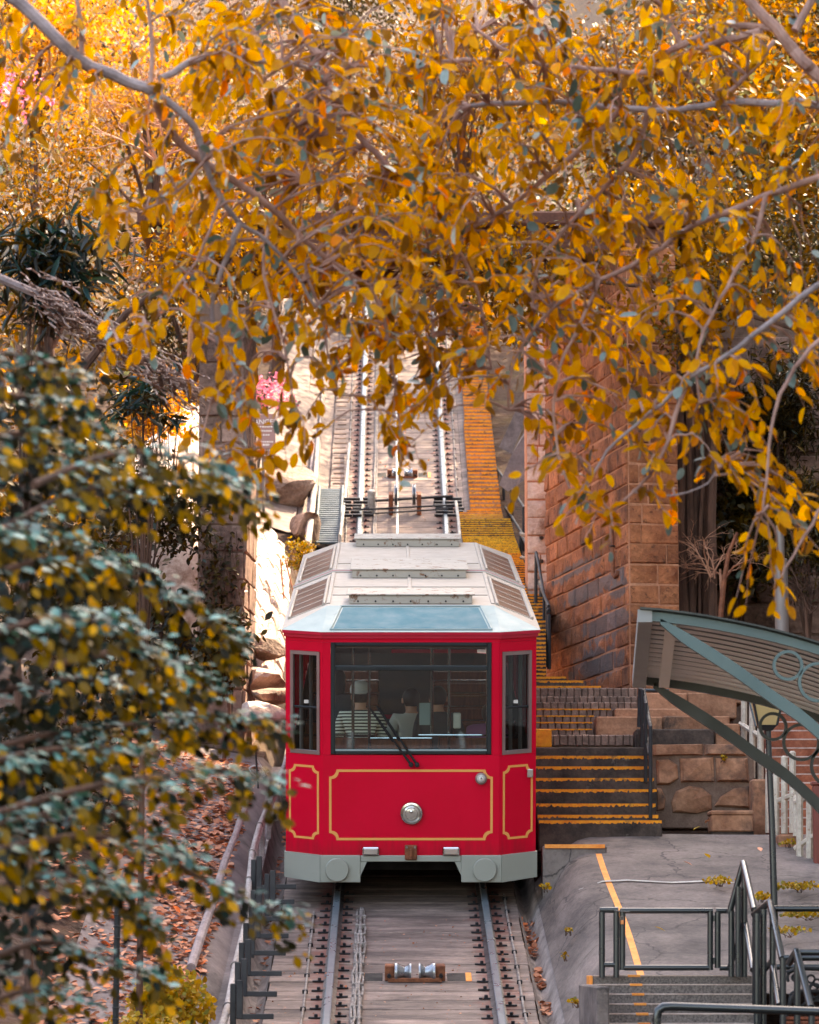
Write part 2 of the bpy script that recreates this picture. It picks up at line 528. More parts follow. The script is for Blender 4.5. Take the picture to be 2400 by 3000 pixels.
M['frame_dark'] = paint('window_frame_dark', lin(30, 36, 38), .4, .1)
M['frame_alu'] = paint('window_frame_bronze', lin(150, 126, 122), .4, .1, metal=.6)
M['chrome'] = paint('chrome', lin(206, 206, 204), .15, .04, metal=1.0, bump=0)
M['lamp_glass'] = paint('lamp_glass', lin(196, 186, 174), .16, .3, coat=.9, metal=.55)
M['white_lens'] = paint('white_lens', lin(214, 206, 196), .25, .04, coat=.5)
M['interior'] = paint('tram_interior', lin(76, 64, 58), .7, .2)
M['interior_cream'] = paint('interior_panel', lin(118, 98, 92), .6, .1)
M['wood'] = surf('seat_wood', lin(96, 44, 24), lin(146, 74, 44), 6, .5, .3, 30, .003, (6, 1, 1))
M['black'] = paint('black_rubber', lin(18, 18, 19), .6, .2)
M['under'] = paint('underframe', lin(26, 22, 20), .8, .2)
M['green'] = paint('canopy_green', lin(70, 98, 98), .42, .1, coat=.2, dirt=lin(60, 76, 74), dirt_amt=(.6, .8))
M['green_dark'] = paint('canopy_dark_green', lin(60, 62, 56), .5, .1)
M['corrugated'] = paint('corrugated_sheet', lin(238, 234, 230), .55, .06)
M['purlin'] = paint('canopy_purlin', lin(240, 234, 224), .5, .05)
M['gutter'] = paint('canopy_gutter', lin(150, 150, 146), .5, .08)
M['white_fence'] = surf('cream_fence', lin(168, 150, 132), lin(214, 200, 182), 3, .8, .4, 30, .005, spots=lin(146, 96, 72), spot_sc=5, spot_amt=(.6, .72))
M['galv'] = paint('galvanised', lin(128, 116, 110), .5, .1, metal=.3)
M['bark'] = surf('yellow_tree_bark', lin(112, 78, 68), lin(182, 142, 128), 6, .85, .7, 40, .006, (1, 1, .4))
M['bark_grey'] = surf('grey_bark', lin(110, 96, 96), lin(160, 142, 140), 6, .85, .6, 40, .006)
M['bark_dark'] = surf('dark_bark', lin(52, 36, 30), lin(110, 76, 60), 5, .9, .9, 24, .02, (1, 1, .25))
M['twig'] = surf('pink_twig', lin(150, 96, 72), lin(206, 150, 120), 5, .8, .4, 40)
M['deadvine'] = surf('dead_vine', lin(120, 96, 86), lin(190, 160, 148), 5, .9, .4, 40)
M['grid'] = paint('blue_grating', lin(52, 70, 80), .6, .15)
M['skin'] = paint('skin', lin(206, 142, 112), .5, .05)
M['hair'] = paint('dark_hair', lin(40, 26, 20), .5, .3)
M['cap'] = paint('cap_cloth', lin(206, 196, 186), .8, .08)
M['purple'] = paint('mauve_cloth', lin(168, 96, 138), .85, .1)
M['white_cloth'] = paint('white_cloth', lin(200, 190, 180), .85, .1)
M['dark_cloth'] = paint('dark_cloth', lin(44, 46, 50), .85, .2)
M['teal_cloth'] = paint('teal_cloth', lin(20, 110, 120), .85, .2)
M['padlock'] = paint('brass', lin(190, 120, 76), .35, .1, metal=.7)
M['brickred'] = paint('red_brown_post', lin(120, 56, 44), .6, .1)
M['sign'] = paint('sign_board', lin(150, 116, 110), .6, .1)
M['letter'] = paint('sign_lettering', lin(226, 222, 216), .6, .02)
M['hose'] = paint('white_hose', lin(206, 206, 202), .4, .05)
M['lantern_glass'] = paint('lantern_glass', lin(190, 160, 110), .3, .1)
# striped shirt
def striped():
    m = NT('striped_cloth')
    w = m.n('ShaderNodeTexWave', wave_type='BANDS', bands_direction='Z')
    w.inputs['Scale'].default_value = 9.0
    w.inputs['Distortion'].default_value = .6
    m.l(m.coord(), w.inputs['Vector'])
    m.l(m.ramp(w.outputs['Fac'], [(.42, lin(60, 50, 42)), (.5, lin(240, 232, 214))]), m.b.inputs['Base Color'])
    m.b.inputs['Roughness'].default_value = .9
    return m.mat
M['striped'] = striped()
def glassmat(name, tint, mixf, rough=.02):
    m = NT(name)
    tr = m.n('ShaderNodeBsdfTransparent')
    tr.inputs[0].default_value = tint
    g = m.n('ShaderNodeBsdfGlossy')
    g.inputs['Roughness'].default_value = rough
    g.inputs[0].default_value = (.9, .97, 1, 1)
    fr = m.n('ShaderNodeFresnel')
    fr.inputs[0].default_value = 1.5
    add = m.n('ShaderNodeMath', operation='ADD')
    add.inputs[1].default_value = mixf
    m.l(fr.outputs[0], add.inputs[0])
    mx = m.n('ShaderNodeMixShader')
    m.l(add.outputs[0], mx.inputs[0]); m.l(tr.outputs[0], mx.inputs[1]); m.l(g.outputs[0], mx.inputs[2])
    m.l(mx.outputs[0], m.out.inputs['Surface'])
    return m.mat
M['glass'] = glassmat('window_glass', (.84, .95, .92, 1), .11)
M['glass_dark'] = glassmat('tinted_glass', (.25, .27, .27, 1), .0)
M['skylight'] = surf('painted_reflection_glass', lin(62, 40, 30), lin(112, 76, 58), 7, .35, .2, 20, .004, spec=.2)  # brown colour stands in for foliage reflected in the panes
# leaves
M['leaf_yellow'] = leafmat('yellow_leaf', [(0, lin(112, 68, 0)), (.2, lin(172, 112, 0)), (.5, lin(220, 150, 2)), (.86, lin(246, 176, 4)), (1, lin(244, 120, 0))], .5, .58, (1.05, 1.05, .3), spec=.2)
M['leaf_pale'] = leafmat('sky_glint_leaf', [(0, lin(70, 92, 84)), (.6, lin(112, 134, 128)), (1, lin(176, 186, 178))], .35, .2, (1, 1, .8), spec=.5)  # pale teal leaves stand in for sky reflections on the foliage
M['leaf_bush'] = leafmat('olive_sheen_leaf', [(0, lin(20, 16, 2)), (.25, lin(52, 38, 2)), (.45, lin(104, 74, 2)), (.5, lin(12, 26, 26)), (.75, lin(24, 52, 54)), (.92, lin(46, 86, 88)), (1, lin(160, 112, 4))], .34, .25, (1.2, 1.05, .4), spec=.3)  # teal stops paint sky sheen among the olive leaves
M['leaf_sky_sheen'] = leafmat('sky_sheen_leaf', [(0, lin(18, 52, 46)), (.5, lin(44, 100, 92)), (.88, lin(84, 142, 132)), (1, lin(160, 198, 190))], .36, .2, (1, 1.05, .7), spec=.4)  # teal base colour paints the sky's sheen on upper leaf faces
M['leaf_olive'] = leafmat('golden_olive_leaf', [(0, lin(40, 32, 0)), (.4, lin(92, 72, 0)), (.75, lin(140, 106, 2)), (1, lin(220, 160, 10))], .4, .45, (1.15, 1.0, .3), spec=.25)  # gold stops paint light coming through the hanging leaves
M['leaf_deep'] = leafmat('deep_shade_leaf', [(0, lin(10, 9, 3)), (.7, lin(30, 26, 8)), (1, lin(24, 44, 42))], .5, .2, spec=.15)  # near-black colour paints the shade inside the shrub
M['leaf_dark'] = leafmat('dark_leaf', [(0, lin(26, 22, 8)), (.5, lin(60, 46, 8)), (.8, lin(92, 66, 8)), (1, lin(50, 62, 54))], .45, .3, spec=.25)
M['leaf_back'] = leafmat('background_leaf', [(0, lin(76, 42, 2)), (.3, lin(120, 76, 2)), (.6, lin(162, 110, 4)), (.85, lin(66, 52, 8)), (1, lin(116, 122, 108))], .5, .45, spec=.2)
M['leaf_gold'] = leafmat('golden_leaf', [(0, lin(146, 90, 6)), (.5, lin(190, 134, 20)), (.85, lin(206, 162, 70)), (1, lin(180, 90, 24))], .5, .5, (1.1, 1, .6), spec=.2)
M['leaf_shrub'] = leafmat('yellow_shrub_leaf', [(0, lin(130, 92, 8)), (.5, lin(186, 140, 16)), (.8, lin(150, 138, 52)), (1, lin(100, 96, 34))], .5, .4, spec=.25)
M['leaf_fallen'] = leafmat('fallen_leaf', [(0, lin(126, 72, 50)), (.4, lin(196, 124, 92)), (.8, lin(222, 158, 126)), (1, lin(232, 110, 50))], .7, .15, (1, .9, .8), spec=.2)
M['petal'] = leafmat('pink_petal', [(0, lin(226, 90, 120)), (1, lin(246, 150, 176))], .6, .4, (1, .9, .95))
# ------------------------------------------------------------------ ground
def sstep(a, b, t):
    t = max(0.0, min(1.0, (t - a) / (b - a)))
    return t * t * (3 - 2 * t)
def hill_noise(x, y):
    return .5 * math.sin(x * .9 + 1.3 * math.sin(y * .31)) + .5 * math.sin(y * .7 + 1.7 * math.sin(x * .43))
def gz(x, Y):
    far = min(Y, 150)
    base = tz(far) + max(0, Y - 150) * .12 - .34
    xl = max(0.0, -1.72 - x)
    xr = max(0.0, x - 5.4)
    left = .2 * min(xl, 1.2) + .42 * min(max(xl - 1.2, 0), 5) + .5 * min(max(xl - 6.2, 0), 40)
    right = (.75 * min(xr, 30)) * (.08 + .92 * sstep(33, 39, Y))
    near = sstep(6, 20, Y)
    n = hill_noise(x, Y) * .22 * min(1, xl / 2 + xr / 2)
    return base + left * near + right * near + n + (.42 if xl > 0 else 0) * sstep(0, .1, xl)
def sheet(name, xs, ys, fz, mat, smooth=True):
    V = [(x, y, fz(x, y)) for y in ys for x in xs]
    nx = len(xs)
    F = [(j * nx + i, j * nx + i + 1, (j + 1) * nx + i + 1, (j + 1) * nx + i) for j in range(len(ys) - 1) for i in range(nx - 1)]
    return MB().add(V, F).build(name, mat, smooth=smooth)
xs = sorted(set([-300, -150, -90, -60, -40, -30] + [round(-24 + .8 * i, 2) for i in range(25)] + [-4.4, -3.9, -3.4, -3.0, -2.6, -2.3, -2.0, -1.85, -1.73, -1.70] + [-1.4, 0, 1.4, 2.5, 3.5, 4.5, 5.2] + [round(5.6 + .9 * i, 2) for i in range(22)] + [30, 40, 60, 90, 150, 300]))
ys = [-60, -30, -10, 0] + [4 + 1.5 * i for i in range(15)] + [26 + .8 * i for i in range(70)] + [84, 90, 100, 120, 150, 200, 300, 500]
structure(sheet('ground', xs, ys, gz, M['soil']))

# concrete bank left of the track
def bank_z(x, Y):
    return gz(x, Y) + .035
structure(sheet('bank', [-3.05 + .15 * i for i in range(9)] + [-1.73, -1.62, -1.56], [22 + .6 * i for i in range(34)],
                lambda x, Y: (bank_z(x, Y) if x < -1.73 else tz(Y) + (.02 if x < -1.6 else -.06)), M['bank_concrete']))

# ------------------------------------------------------------------ track
def fine_y(a, b, st):
    n = max(2, int((b - a) / st) + 1)
    return [a + (b - a) * i / (n - 1) for i in range(n)]
def sweep(prof, ylist, mb=None, mi=None, dx=None):
    """Cross-section prof [(x, z above rail top)] swept along the track; open profile."""
    mb = mb or MB()
    n = len(prof); V = []
    for Y in ylist:
        s = ts(Y); k = 1 / math.sqrt(1 + s * s)
        for x, z in prof:
            V.append((x + (dx(Y) * max(0.0, min(1.0, (abs(x) - 1.33) / .25)) if dx else 0), Y - z * s * k, tz(Y) + z * k))
    F = []; 
    b = len(mb.v)
    for j in range(len(ylist) - 1):
        for i in range(n - 1):
            F.append((j * n + i, j * n + i + 1, (j + 1) * n + i + 1, (j + 1) * n + i))
    mb.add(V, F)
    if mi:
        mb.m[-len(F):] = [mi[k % (n - 1)] for k in range(len(F))]
    return mb
def trot(Y):
    a = math.atan(ts(Y))
    return Matrix.Rotation(a, 3, 'X')
def tpt(x, Y, z):
    """Point at lateral x, z above the rail-top plane, foot at Y."""
    s = ts(Y); k = 1 / math.sqrt(1 + s * s)
    return Vector((x, Y - z * s * k, tz(Y) + z * k))

bed = structure(thing('track_bed', (0, 28, tz(28) - .3), None, None))
SL = -.115                                   # slab top below the rail top
variants = []
for k in range(6):
    mb = MB(); mb.box((0, 0, 0), (2.43, .352 + .004 * (k % 3), .12), None, 0, .008)
    variants.append(mb.mesh('slab', M['concrete']))
Y = 22.6; k = 0
while Y < 73:
    a = math.atan(ts(Y))
    p = tpt(-.115 + jit(.006), Y, SL - .06 + jit(.004))
    rot = Matrix.Rotation(a + jit(.004), 4, 'X') @ Matrix.Rotation(jit(.002), 4, 'Z')
    place('slab', random.choice(variants), bed, mtx=Matrix.Translation(p) @ rot)
    Y += .366 * math.cos(a); k += 1

rail_prof = [(-.065, -.12), (-.065, -.105), (-.012, -.09), (-.010, -.04), (-.034, -.03), (-.035, -.006), (-.026, 0), (.026, 0), (.035, -.006), (.034, -.03), (.010, -.04), (.012, -.09), (.065, -.105), (.065, -.12), (-.065, -.12)]
rail_mi = [1, 1, 1, 1, 1, 0, 0, 0, 1, 1, 1, 1, 1, 1]
cm = MB()
cm.box((.045, 0, .007), (.11, .034, .014), None, 0, .003)
cm.lathe([(.017, .012), (.017, .034), (.012, .04)], (.035, 0, 0), (0, 0, 1), 6)
clip_r = cm.mesh('rail_clip', M['clip'])
cm = MB()
cm.box((-.045, 0, .007), (.11, .034, .014), None, 0, .003)
cm.lathe([(.017, .012), (.017, .034), (.012, .04)], (-.035, 0, 0), (0, 0, 1), 6)
clip_l = cm.mesh('rail_clip', M['clip'])
yl = fine_y(22, 44, 2) + fine_y(44.5, 53, .5) + fine_y(54, 74, 2)
for sx, lab in ((-.76, 'steel running rail nearer the grey cable bundle, worn bright on top'), (.76, 'steel running rail nearer the orange-edged steps, worn bright on top')):
    th = thing('rail', (sx, 22, tz(22)), lab, 'rail', 'running rails of the tramway')
    sweep([(sx + x, z) for x, z in rail_prof], yl, None, rail_mi).build('rail_bar', [M['rail_top'], M['rail_side']], th)
    Y = 24.0; i = 0
    while Y < 70:
        if Y < 34.2 or Y > 43:
            for s, me in ((-1, clip_l), (1, clip_r)):
                Yc = Y + (0.05 if s > 0 else -.05) + jit(.025)
                p = tpt(sx + s * .068, Yc, -.112)
                place('rail_clip', me, th, mtx=Matrix.Translation(p) @ Matrix.Rotation(math.atan(ts(Yc)), 4, 'X') @ Matrix.Rotation(jit(.08), 4, 'Z'))
        Y += .36 * math.cos(math.atan(ts(Y))); i += 1

# drains either side
def drain(name, x0, x1, flip, ye=70):
    w = x1 - x0
    pr = [(x0 - .0, SL), (x0 + .02, SL - .04), (x0 + .05, SL - .13), (x0 + w * .5, SL - .17), (x1 - .05, SL - .13), (x1 - .01, SL - .02), (x1 + .03, SL + .03)]
    if flip:
        pr = [(x0 - .06, SL + .14), (x0 - .03, SL + .14), (x0 + .02, SL - .05), (x0 + .06, SL - .15), (x0 + w * .5, SL - .18), (x1 - .04, SL - .13), (x1 - .005, SL - .03), (x1, SL)]
    return structure(sweep(pr, fine_y(22, ye, .7)).build(name, M['drain'], smooth=True))
drain('drain_channel', 1.105, 1.30, False, 46)
structure(sweep([(1.09, SL - .02), (1.11, SL + .004), (1.3, SL + .03), (1.45, SL + .04)], fine_y(46, 72, .8)).build('track_shoulder', M['concrete'], smooth=True))
drain('drain_channel', -1.55, -1.335, True)

# cables and conduits beside the rails
def wavy(x, z, a, b, st, amp, seed, r, n=8):
    rs = random.Random(seed); pts = []; o = 0
    for Y in fine_y(a, b, st):
        o = o * .6 + rs.uniform(-amp, amp)
        pts.append(tpt(x + o, Y, z + abs(o) * .3))
    return pts
th = thing('cable_bundle', (-.52, 27, tz(27)), 'thick bundle of grey cables lying beside the inner face of a rail', 'cable')
for j in range(5):
    MB().tube(wavy(-.505 + (j - 2) * .017, SL + .02 + (j % 2) * .02, 23, 33.4, .22, .012, 20 + j, .013), .013, 6).build('cable', M['cable'], th, True)
tm = MB(); tm.box((0, 0, 0), (.105, .02, .05), None, 0, .005); tie = tm.mesh('cable_tie', M['cable'])
for Y in fine_y(24, 33, .42):
    place('cable_tie', tie, th, mtx=Matrix.Translation(tpt(-.505, Y, SL + .032)) @ Matrix.Rotation(math.atan(ts(Y)), 4, 'X'))
th = thing('cable_bundle', (-.42, 50, tz(50)), 'bundle of grey cables beside the rails above the tram', 'cable')
for j in range(4):
    MB().tube(wavy(-.50 + (j - 1.5) * .017, SL + .02 + (j % 2) * .015, 49, 70, .5, .008, 40 + j, .013), .013, 6).build('cable', M['cable'], th, True)
def conduit(x, a, b, lab, seed):
    t = thing('conduit', (x, a, tz(a)), lab, 'conduit')
    MB().tube(wavy(x, SL + .02, a, b, .5, .006, seed, .012), .0115, 6).build('pipe', M['cable'], t, True)
    c = MB(); c.box((0, 0, 0), (.05, .03, .045), None, 0, .004); me = c.mesh('pipe_clip', M['clip'])
    for Y in fine_y(a + .3, b - .2, .62):
        place('pipe_clip', me, t, mtx=Matrix.Translation(tpt(x, Y, SL + .012)) @ Matrix.Rotation(math.atan(ts(Y)), 4, 'X'))
conduit(-.985, 23, 33.3, 'thin grey conduit clipped along the sleepers, on the fence side of the rails', 61)
conduit(.985, 23, 34.2, 'thin grey conduit clipped along the sleepers, on the platform side of the rails', 62)
conduit(-1.0, 49, 70, 'thin grey conduit along the track above the tram, beside the cut footholds', 63)
conduit(1.0, 49, 70, 'thin grey conduit along the track above the tram, beside the orange steps', 64)

# haulage cable above the tram
th = thing('haulage_cable', (-.1, 43, tz(43)), 'bright steel haulage cable running up between the rails', 'cable')
MB().tube([tpt(-.10, Y, .02) for Y in fine_y(42.5, 72, .8)], .021, 8).build('wire_rope', M['haul'], th, True)

# sheave rollers
def sheave(Yc, lab, xc=.0, sc=1.0):
    rot = trot(Yc).to_4x4()
    t = thing('cable_sheave', tpt(xc, Yc, SL), lab, 'roller', 'cable sheaves between the rails', rot.to_3x3())
    m = MB()
    for s in (-1, 1):
        m = MB(); m.box((s * .235, 0, .075), (.09, .10, .15), None, 0, .008)
        m.build('bracket', M['rust'], t, local=True)
        m = MB(); m.lathe([(.02, -.025), (.02, .02)], (s * .24, -.075, .06), (0, 1, 0), 6)
        m.build('bolt', M['clip'], t, local=True)
        m = MB(); m.lathe([(.095, 0), (.095, .02), (.07, .05), (.055, .09), (.07, .12), (.09, .135), (.09, .15)], (s * .185, 0, .075), (-s, 0, 0), 20)
        m.build('roller', M['roller'], t, True, local=True)
    m = MB(); m.box((0, -.07, .02), (.5, .03, .04), None, 0, .005); m.build('base_bar', M['rust'], t, local=True)
    for s in (-1, 1):
        m = MB(); m.box((s * .50, .12, .003), (.055, .34, .014), None, 0, .003); m.build('painted_edge', M['road_orange'], t, local=True)
        m = MB(); m.box((s * .385, .12, .0), (.17, .32, .012), None, 0, .003); m.build('pit_shade_plate', M['under'], t, local=True)  # flat dark plate stands in for the shade of the roller pit
    return t
sheave(30.35, 'rusty cable sheave with two conical rollers in front of the tram', .02)
sheave(59.4, 'cable sheave with two rollers on the slope above the tram', .0)
sheave(69.0, 'uppermost cable sheave, half hidden by leaves near the bridge', .05)

# crossing of levers and big guide pulleys right behind the tram
th = thing('pulley_frame', tpt(0, 57.3, 0), 'pair of upright guide pulleys with black cross bars behind the tram roof', 'pulley', None, trot(57.3))
for x in (-.12, .2):
    m = MB(); m.lathe([(.09, -.03), (.2, -.028), (.2, -.02), (.17, 0), (.2, .02), (.2, .028), (.09, .03)], (x, .1, .2), (1, 0, 0), 22); m.build('pulley_wheel', M['roller'], th, True, local=True)
    m = MB(); m.span((x - .13 if x < 0 else x + .05, -.15, -.1), (x - .05 if x < 0 else x + .13, .05, .28), 0, .012); m.build('pulley_post', M['rust'], th, local=True)
for y, x0, x1, w in ((.35, -.6, .9, .05), (-.2, -.9, .95, .035), (-.45, -.7, .8, .03)):
    m = MB(); m.tube([(x0, y - .1, .04), (x1, y + .12, .07)], w * .5, 8); m.build('cross_bar', M['clip'], th, True, local=True)
for x in (-1.0, -.82, -.62, .64, .84, 1.0):
    for k in range(6):
        m = MB(); m.box((x + jit(.03), -.55 + k * .2 + jit(.02), .02), (.16, .05, .05), None, 0, .006); m.build('bearing', M['clip'], th, local=True)
m = MB(); m.lathe([(.07, -.12), (.07, .28), (.05, .3)], (-.56, -.1, .05), (0, 0, 1), 12); m.build('lever_post', M['white_paint'], th, True, local=True)

# footholds cut in the concrete left of the upper track
th = thing('foothold_row', tpt(-1.25, 56, SL), 'row of small dark footholds cut beside the upper track', 'steps')
m = MB(); m.box((0, 0, 0), (.24, .07, .03), None, 0, .01); me = m.mesh('foothold', M['dark_mortar'])
for i in range(40):
    Yk = 58.7 + i * .31
    place('foothold', me, th, mtx=Matrix.Translation(tpt(-1.19 + jit(.02), Yk, SL + .0)) @ Matrix.Rotation(math.atan(ts(Yk)), 4, 'X') @ Matrix.Rotation(jit(.05), 4, 'Z') @ Matrix.Diagonal((random.uniform(.7, 1.15), random.uniform(.6, 1.2), 1, 1)))
structure(sweep([(-2.6, .35), (-1.9, .12), (-1.56, SL + .03), (-1.4, SL - .03), (-1.335, SL - .03)], fine_y(55.5, 71, .8)).build('track_shoulder', M['concrete'], smooth=True))
# blue grating
th = thing('grating', tpt(-1.2, 55, 0), 'blue-grey ribbed walkway grating beside the upper track', 'grating')
for i in range(26):
    Yk = 55.4 + i * .115
    m = MB(); m.box(tpt(-1.3, Yk, .0), (.42, .085, .04), trot(Yk), 0, .006); m.build('grating_bar', M['grid'], th)
for x in (-1.51, -1.09):
    MB().tube([tpt(x, Y, .03) for Y in (55.3, 56.8, 58.4)], .03, 8).build('grating_edge', M['grid'], th, True)

# ------------------------------------------------------------------ platform on the right
PH = .45
PF = [(1.315, SL + .035), (1.42, .06), (1.54, .24), (1.64, .36), (1.74, .42), (1.86, PH), (2.4, PH + .01), (3.3, PH), (4.4, PH)]
def wob(Y):
    return .035 * math.sin(Y * 1.3) + .02 * math.sin(Y * 3.1)
structure(sweep(PF, fine_y(27.42, 34.7, .3), dx=wob).build('platform', M['apron'], smooth=True))
structure(sweep(PF[:5] + [(1.78, .43), (1.79, -.6)], fine_y(22, 27.42, .3), dx=wob).build('apron', M['apron'], smooth=True))
structure(sweep([(x, z + .004) for x, z in ((1.93, PH + .001), (1.99, PH + .002))], fine_y(27.42, 33.6, .25), dx=lambda Y: -.02 + .012 * math.sin(Y * 1.1)).build('painted_edge_line', M['road_orange']))
# far kerb of the platform with painted top
m = MB()
m.span((1.36, 33.55, tz(33.6) - .3), (2.02, 33.95, tz(33.75) + PH + .05), 0, .02)
structure(m.build('kerb', M['apron']))
m = MB(); m.span((1.38, 33.53, tz(33.75) + PH + .018), (2.0, 33.60, tz(33.75) + PH + .058)); structure(m.build('kerb_paint', M['road_orange']))
# thin white streak across the platform
def pf_h(x):
    return float(np.interp(x, [p[0] for p in PF], [p[1] for p in PF]))
pts = [(1690, 2556), (1760, 2552), (1830, 2550), (1960, 2557), (2060, 2552), (2150, 2556)]
V = []; F = []
for i, (x, y) in enumerate(pts):
    D = 9500 * 6.12 / (y - 745)
    for sy, ww in ((-1, 0), (1, 0)):
        lat = (x - 1147) / 9500 * D - .2
        Yq = D * .998 + sy * (.028 if 0 < i < len(pts) - 1 else .008)
        h = PH if lat > 1.86 else .30
        V.append(tpt(lat, Yq, pf_h(lat - wob(Yq)) + .014))
F = [(2 * i, 2 * i + 1, 2 * i + 3, 2 * i + 2) for i in range(len(pts) - 1)]
structure(MB().add(V, F).build('painted_streak', M['white_paint']))

# granite steps down from the platform
th = thing('granite_steps', (2.4, 25.5, tz(25.5)), 'speckled granite steps with small orange marks below the tube gate', 'steps')
ny = [2858, 2884, 2912, 2941, 2970, 2999, 3028, 3058]
for k, y in enumerate(ny):
    Yk = 27.42 - .34 * k
    a = P(1738 + 1.5 * k, y, Yk); b = P(2203 + 2 * k, y, Yk)
    z1 = a.z; z0 = P(1738, ny[k + 1] if k < 7 else y + 30, Yk).z - .06
    m = MB(); m.span((a.x, Yk, z0), (b.x, Yk + .36, z1), 0, .006); m.build('step', M['granite'], th)
    m = MB(); m.span((a.x + .004, Yk - .004, z1 - .006), (b.x - .004, Yk + .03, z1 + .003)); m.build('nosing', M['white_line'], th)
    c = P(1840 + 6 * k, y, Yk); d = P(1876 + 6 * k, y, Yk)
    m = MB(); m.span((c.x, Yk - .008, z1 - .012), (d.x, Yk + .1, z1 + .006)); m.build('painted_mark', M['road_orange'], th)
    m = MB(); m.span((a.x - .035, Yk - .006, z0), (a.x - .003, Yk + .36, z1 - .002), 0, .004); m.build('side_edge', M['road_orange'], th)
m = MB(); m.span((P(1700, 2900, 27).x, 24.8, -1.6), (P(1733, 2900, 27).x, 27.2, P(1700, 2884, 27).z), 0, .01); m.build('side_plate', M['apron'], th)

# ------------------------------------------------------------------ orange-edged steps beside the tram
def ragged(x0, x1, Yf, z1, h, tread, seed):
    """Painted nosing: straight on top, ragged at its lower edge."""
    rs = random.Random(seed); V = []; n = max(6, int((x1 - x0) / .016))
    for i in range(n + 1):
        x = x0 + (x1 - x0) * i / n
        V += [(x, Yf + tread, z1 + .003), (x, Yf - .003, z1 + .003), (x, Yf - .003, z1 - h * (rs.uniform(.6, 1.05) if rs.random() > .06 else rs.uniform(.1, .5)))]
    F = []
    for i in range(n):
        a = 3 * i
        F += [(a, a + 3, a + 4, a + 1), (a + 1, a + 4, a + 5, a + 2)]
    return MB().add(V, F)
th = thing('orange_edged_steps', (2.0, 34.5, tz(34.5)), 'broad dark concrete steps with orange nosings right beside the tram front', 'steps')
low = P(1700, 2450, 34.4).z
rows = [(2404, 1587, 1940), (2388, 1582, 1930), (2355, 1580, 1922), (2313, 1580, 1925), (2280, 1575, 1917), (2246, 1572, 1915), (2215, 1572, 1917)]
pz = low - .1
for k, (y, xa, xb) in enumerate(rows):
    Yk = 34.45 + .30 * k
    a = P(xa, y, Yk); b = P(xb, y, Yk)
    xl = 1.36
    m = MB(); m.span((xl, Yk, pz - .06), (b.x, Yk + .62, a.z), 0, .012); m.build('step', M['step_dark'], th)
    ragged(xl + .003, b.x - .004, Yk, a.z, .036, .06, k).build('painted_nosing', M['orange'], th)
    pz = a.z
m = MB(); m.span((1.36, 36.55, pz - .3), (3.4, 37.0, P(1700, 2190, 36.6).z), 0, .012); m.build('landing_slab', M['step_dark'], th)

# cobble-fronted steps above
th = thing('cobble_steps', (2.0, 37, tz(37) + .6), 'low steps faced with rows of small dark cobbles, above the orange-edged steps', 'steps')
cr = [(2152, 1587, 1856), (2136, 1572, 1740), (2116, 1572, 1740), (2097, 1572, 1745), (2077, 1570, 1795), (2057, 1570, 1868), (2040, 1570, 1868), (2015, 1570, 1868)]
cob = []
for k in range(5):
    m = MB(); s = .5
    V = [(-s, 0, -s), (s, 0, -s), (s, 0, s), (-s, 0, s), (-s * .82, -1, -s * .78 + jit(.05)), (s * .82, -1 + jit(.1), -s * .8), (s * .8, -1, s * .8 + jit(.05)), (-s * .8, -1 + jit(.15), s * .78), (-s, 1, -s), (s, 1, -s), (s, 1, s), (-s, 1, s)]
    F = [(4, 5, 6, 7), (0, 1, 5, 4), (1, 2, 6, 5), (2, 3, 7, 6), (3, 0, 4, 7), (3, 2, 10, 11), (0, 3, 11, 8), (2, 1, 9, 10)]
    m.add(V, F); cob.append(m.mesh('cobble', M['cobble']))
pz = P(1700, 2185, 36.9).z
for k, (y, xa, xb) in enumerate(cr):
    Yk = 37.0 + .34 * k
    a = P(xa, y, Yk); b = P(xb, y, Yk); x = 1.36; h = a.z - pz
    m = MB(); m.span((1.37, Yk + .02, pz - .1), (b.x, Yk + .6, a.z - .008)); m.build('step_core', M['dark_mortar'], th)
    while x < b.x - .03:
        w = min(random.uniform(.066, .098), b.x - x)
        place('cobble', random.choice(cob), th, mtx=Matrix.Translation((x + w / 2, Yk + .012, pz + h / 2 + jit(.003))) @ Matrix.Diagonal((w * .95, .022, h * .97, 1)))
        x += w
    if k in (1, 2, 3, 4):
        ragged(1.37, b.x - .02, Yk - .012, a.z, .016, .03, 50 + k).build('painted_nosing', M['orange'], th)
    pz = a.z
m = MB(); q0 = P(1567, 2190, 36.86); q1 = P(1584, 2136, 36.86); m.span((1.40, 36.82, q0.z), (1.62, 36.9, q1.z), 0, .01); m.build('painted_end_block', M['orange'], th)

# brown slabs to the right of the cobble steps
th = thing('stone_landing', (3.0, 37.2, tz(37) + .7), 'worn brown stone slabs stepping up behind the rough retaining wall', 'landing')
for (xa, ya, xb, yb, Yk, d, mm) in ((1862, 2135, 2095, 2182, 36.75, .5, 'step_dark'), (1745, 2097, 2140, 2135, 37.3, .9, 'slab'), (1800, 2074, 2020, 2096, 38.2, .8, 'slab'), (1870, 2030, 2160, 2076, 39.0, .9, 'slab'), (1920, 2010, 2180, 2032, 40.0, .8, 'slab'), (2095, 2120, 2170, 2180, 36.8, .4, 'slab')):
    a = P(xa, ya, Yk); b = P(xb, yb, Yk)
    n = max(1, int((b.x - a.x) / .55))
    for i in range(n):
        x0 = a.x + (b.x - a.x) * i / n; x1 = a.x + (b.x - a.x) * (i + 1) / n
        m = MB(); m.span((x0 + .006, Yk + jit(.02), b.z - .12), (x1 - .006, Yk + d, a.z + jit(.008)), 0, .015); m.build('slab', M[mm], th)

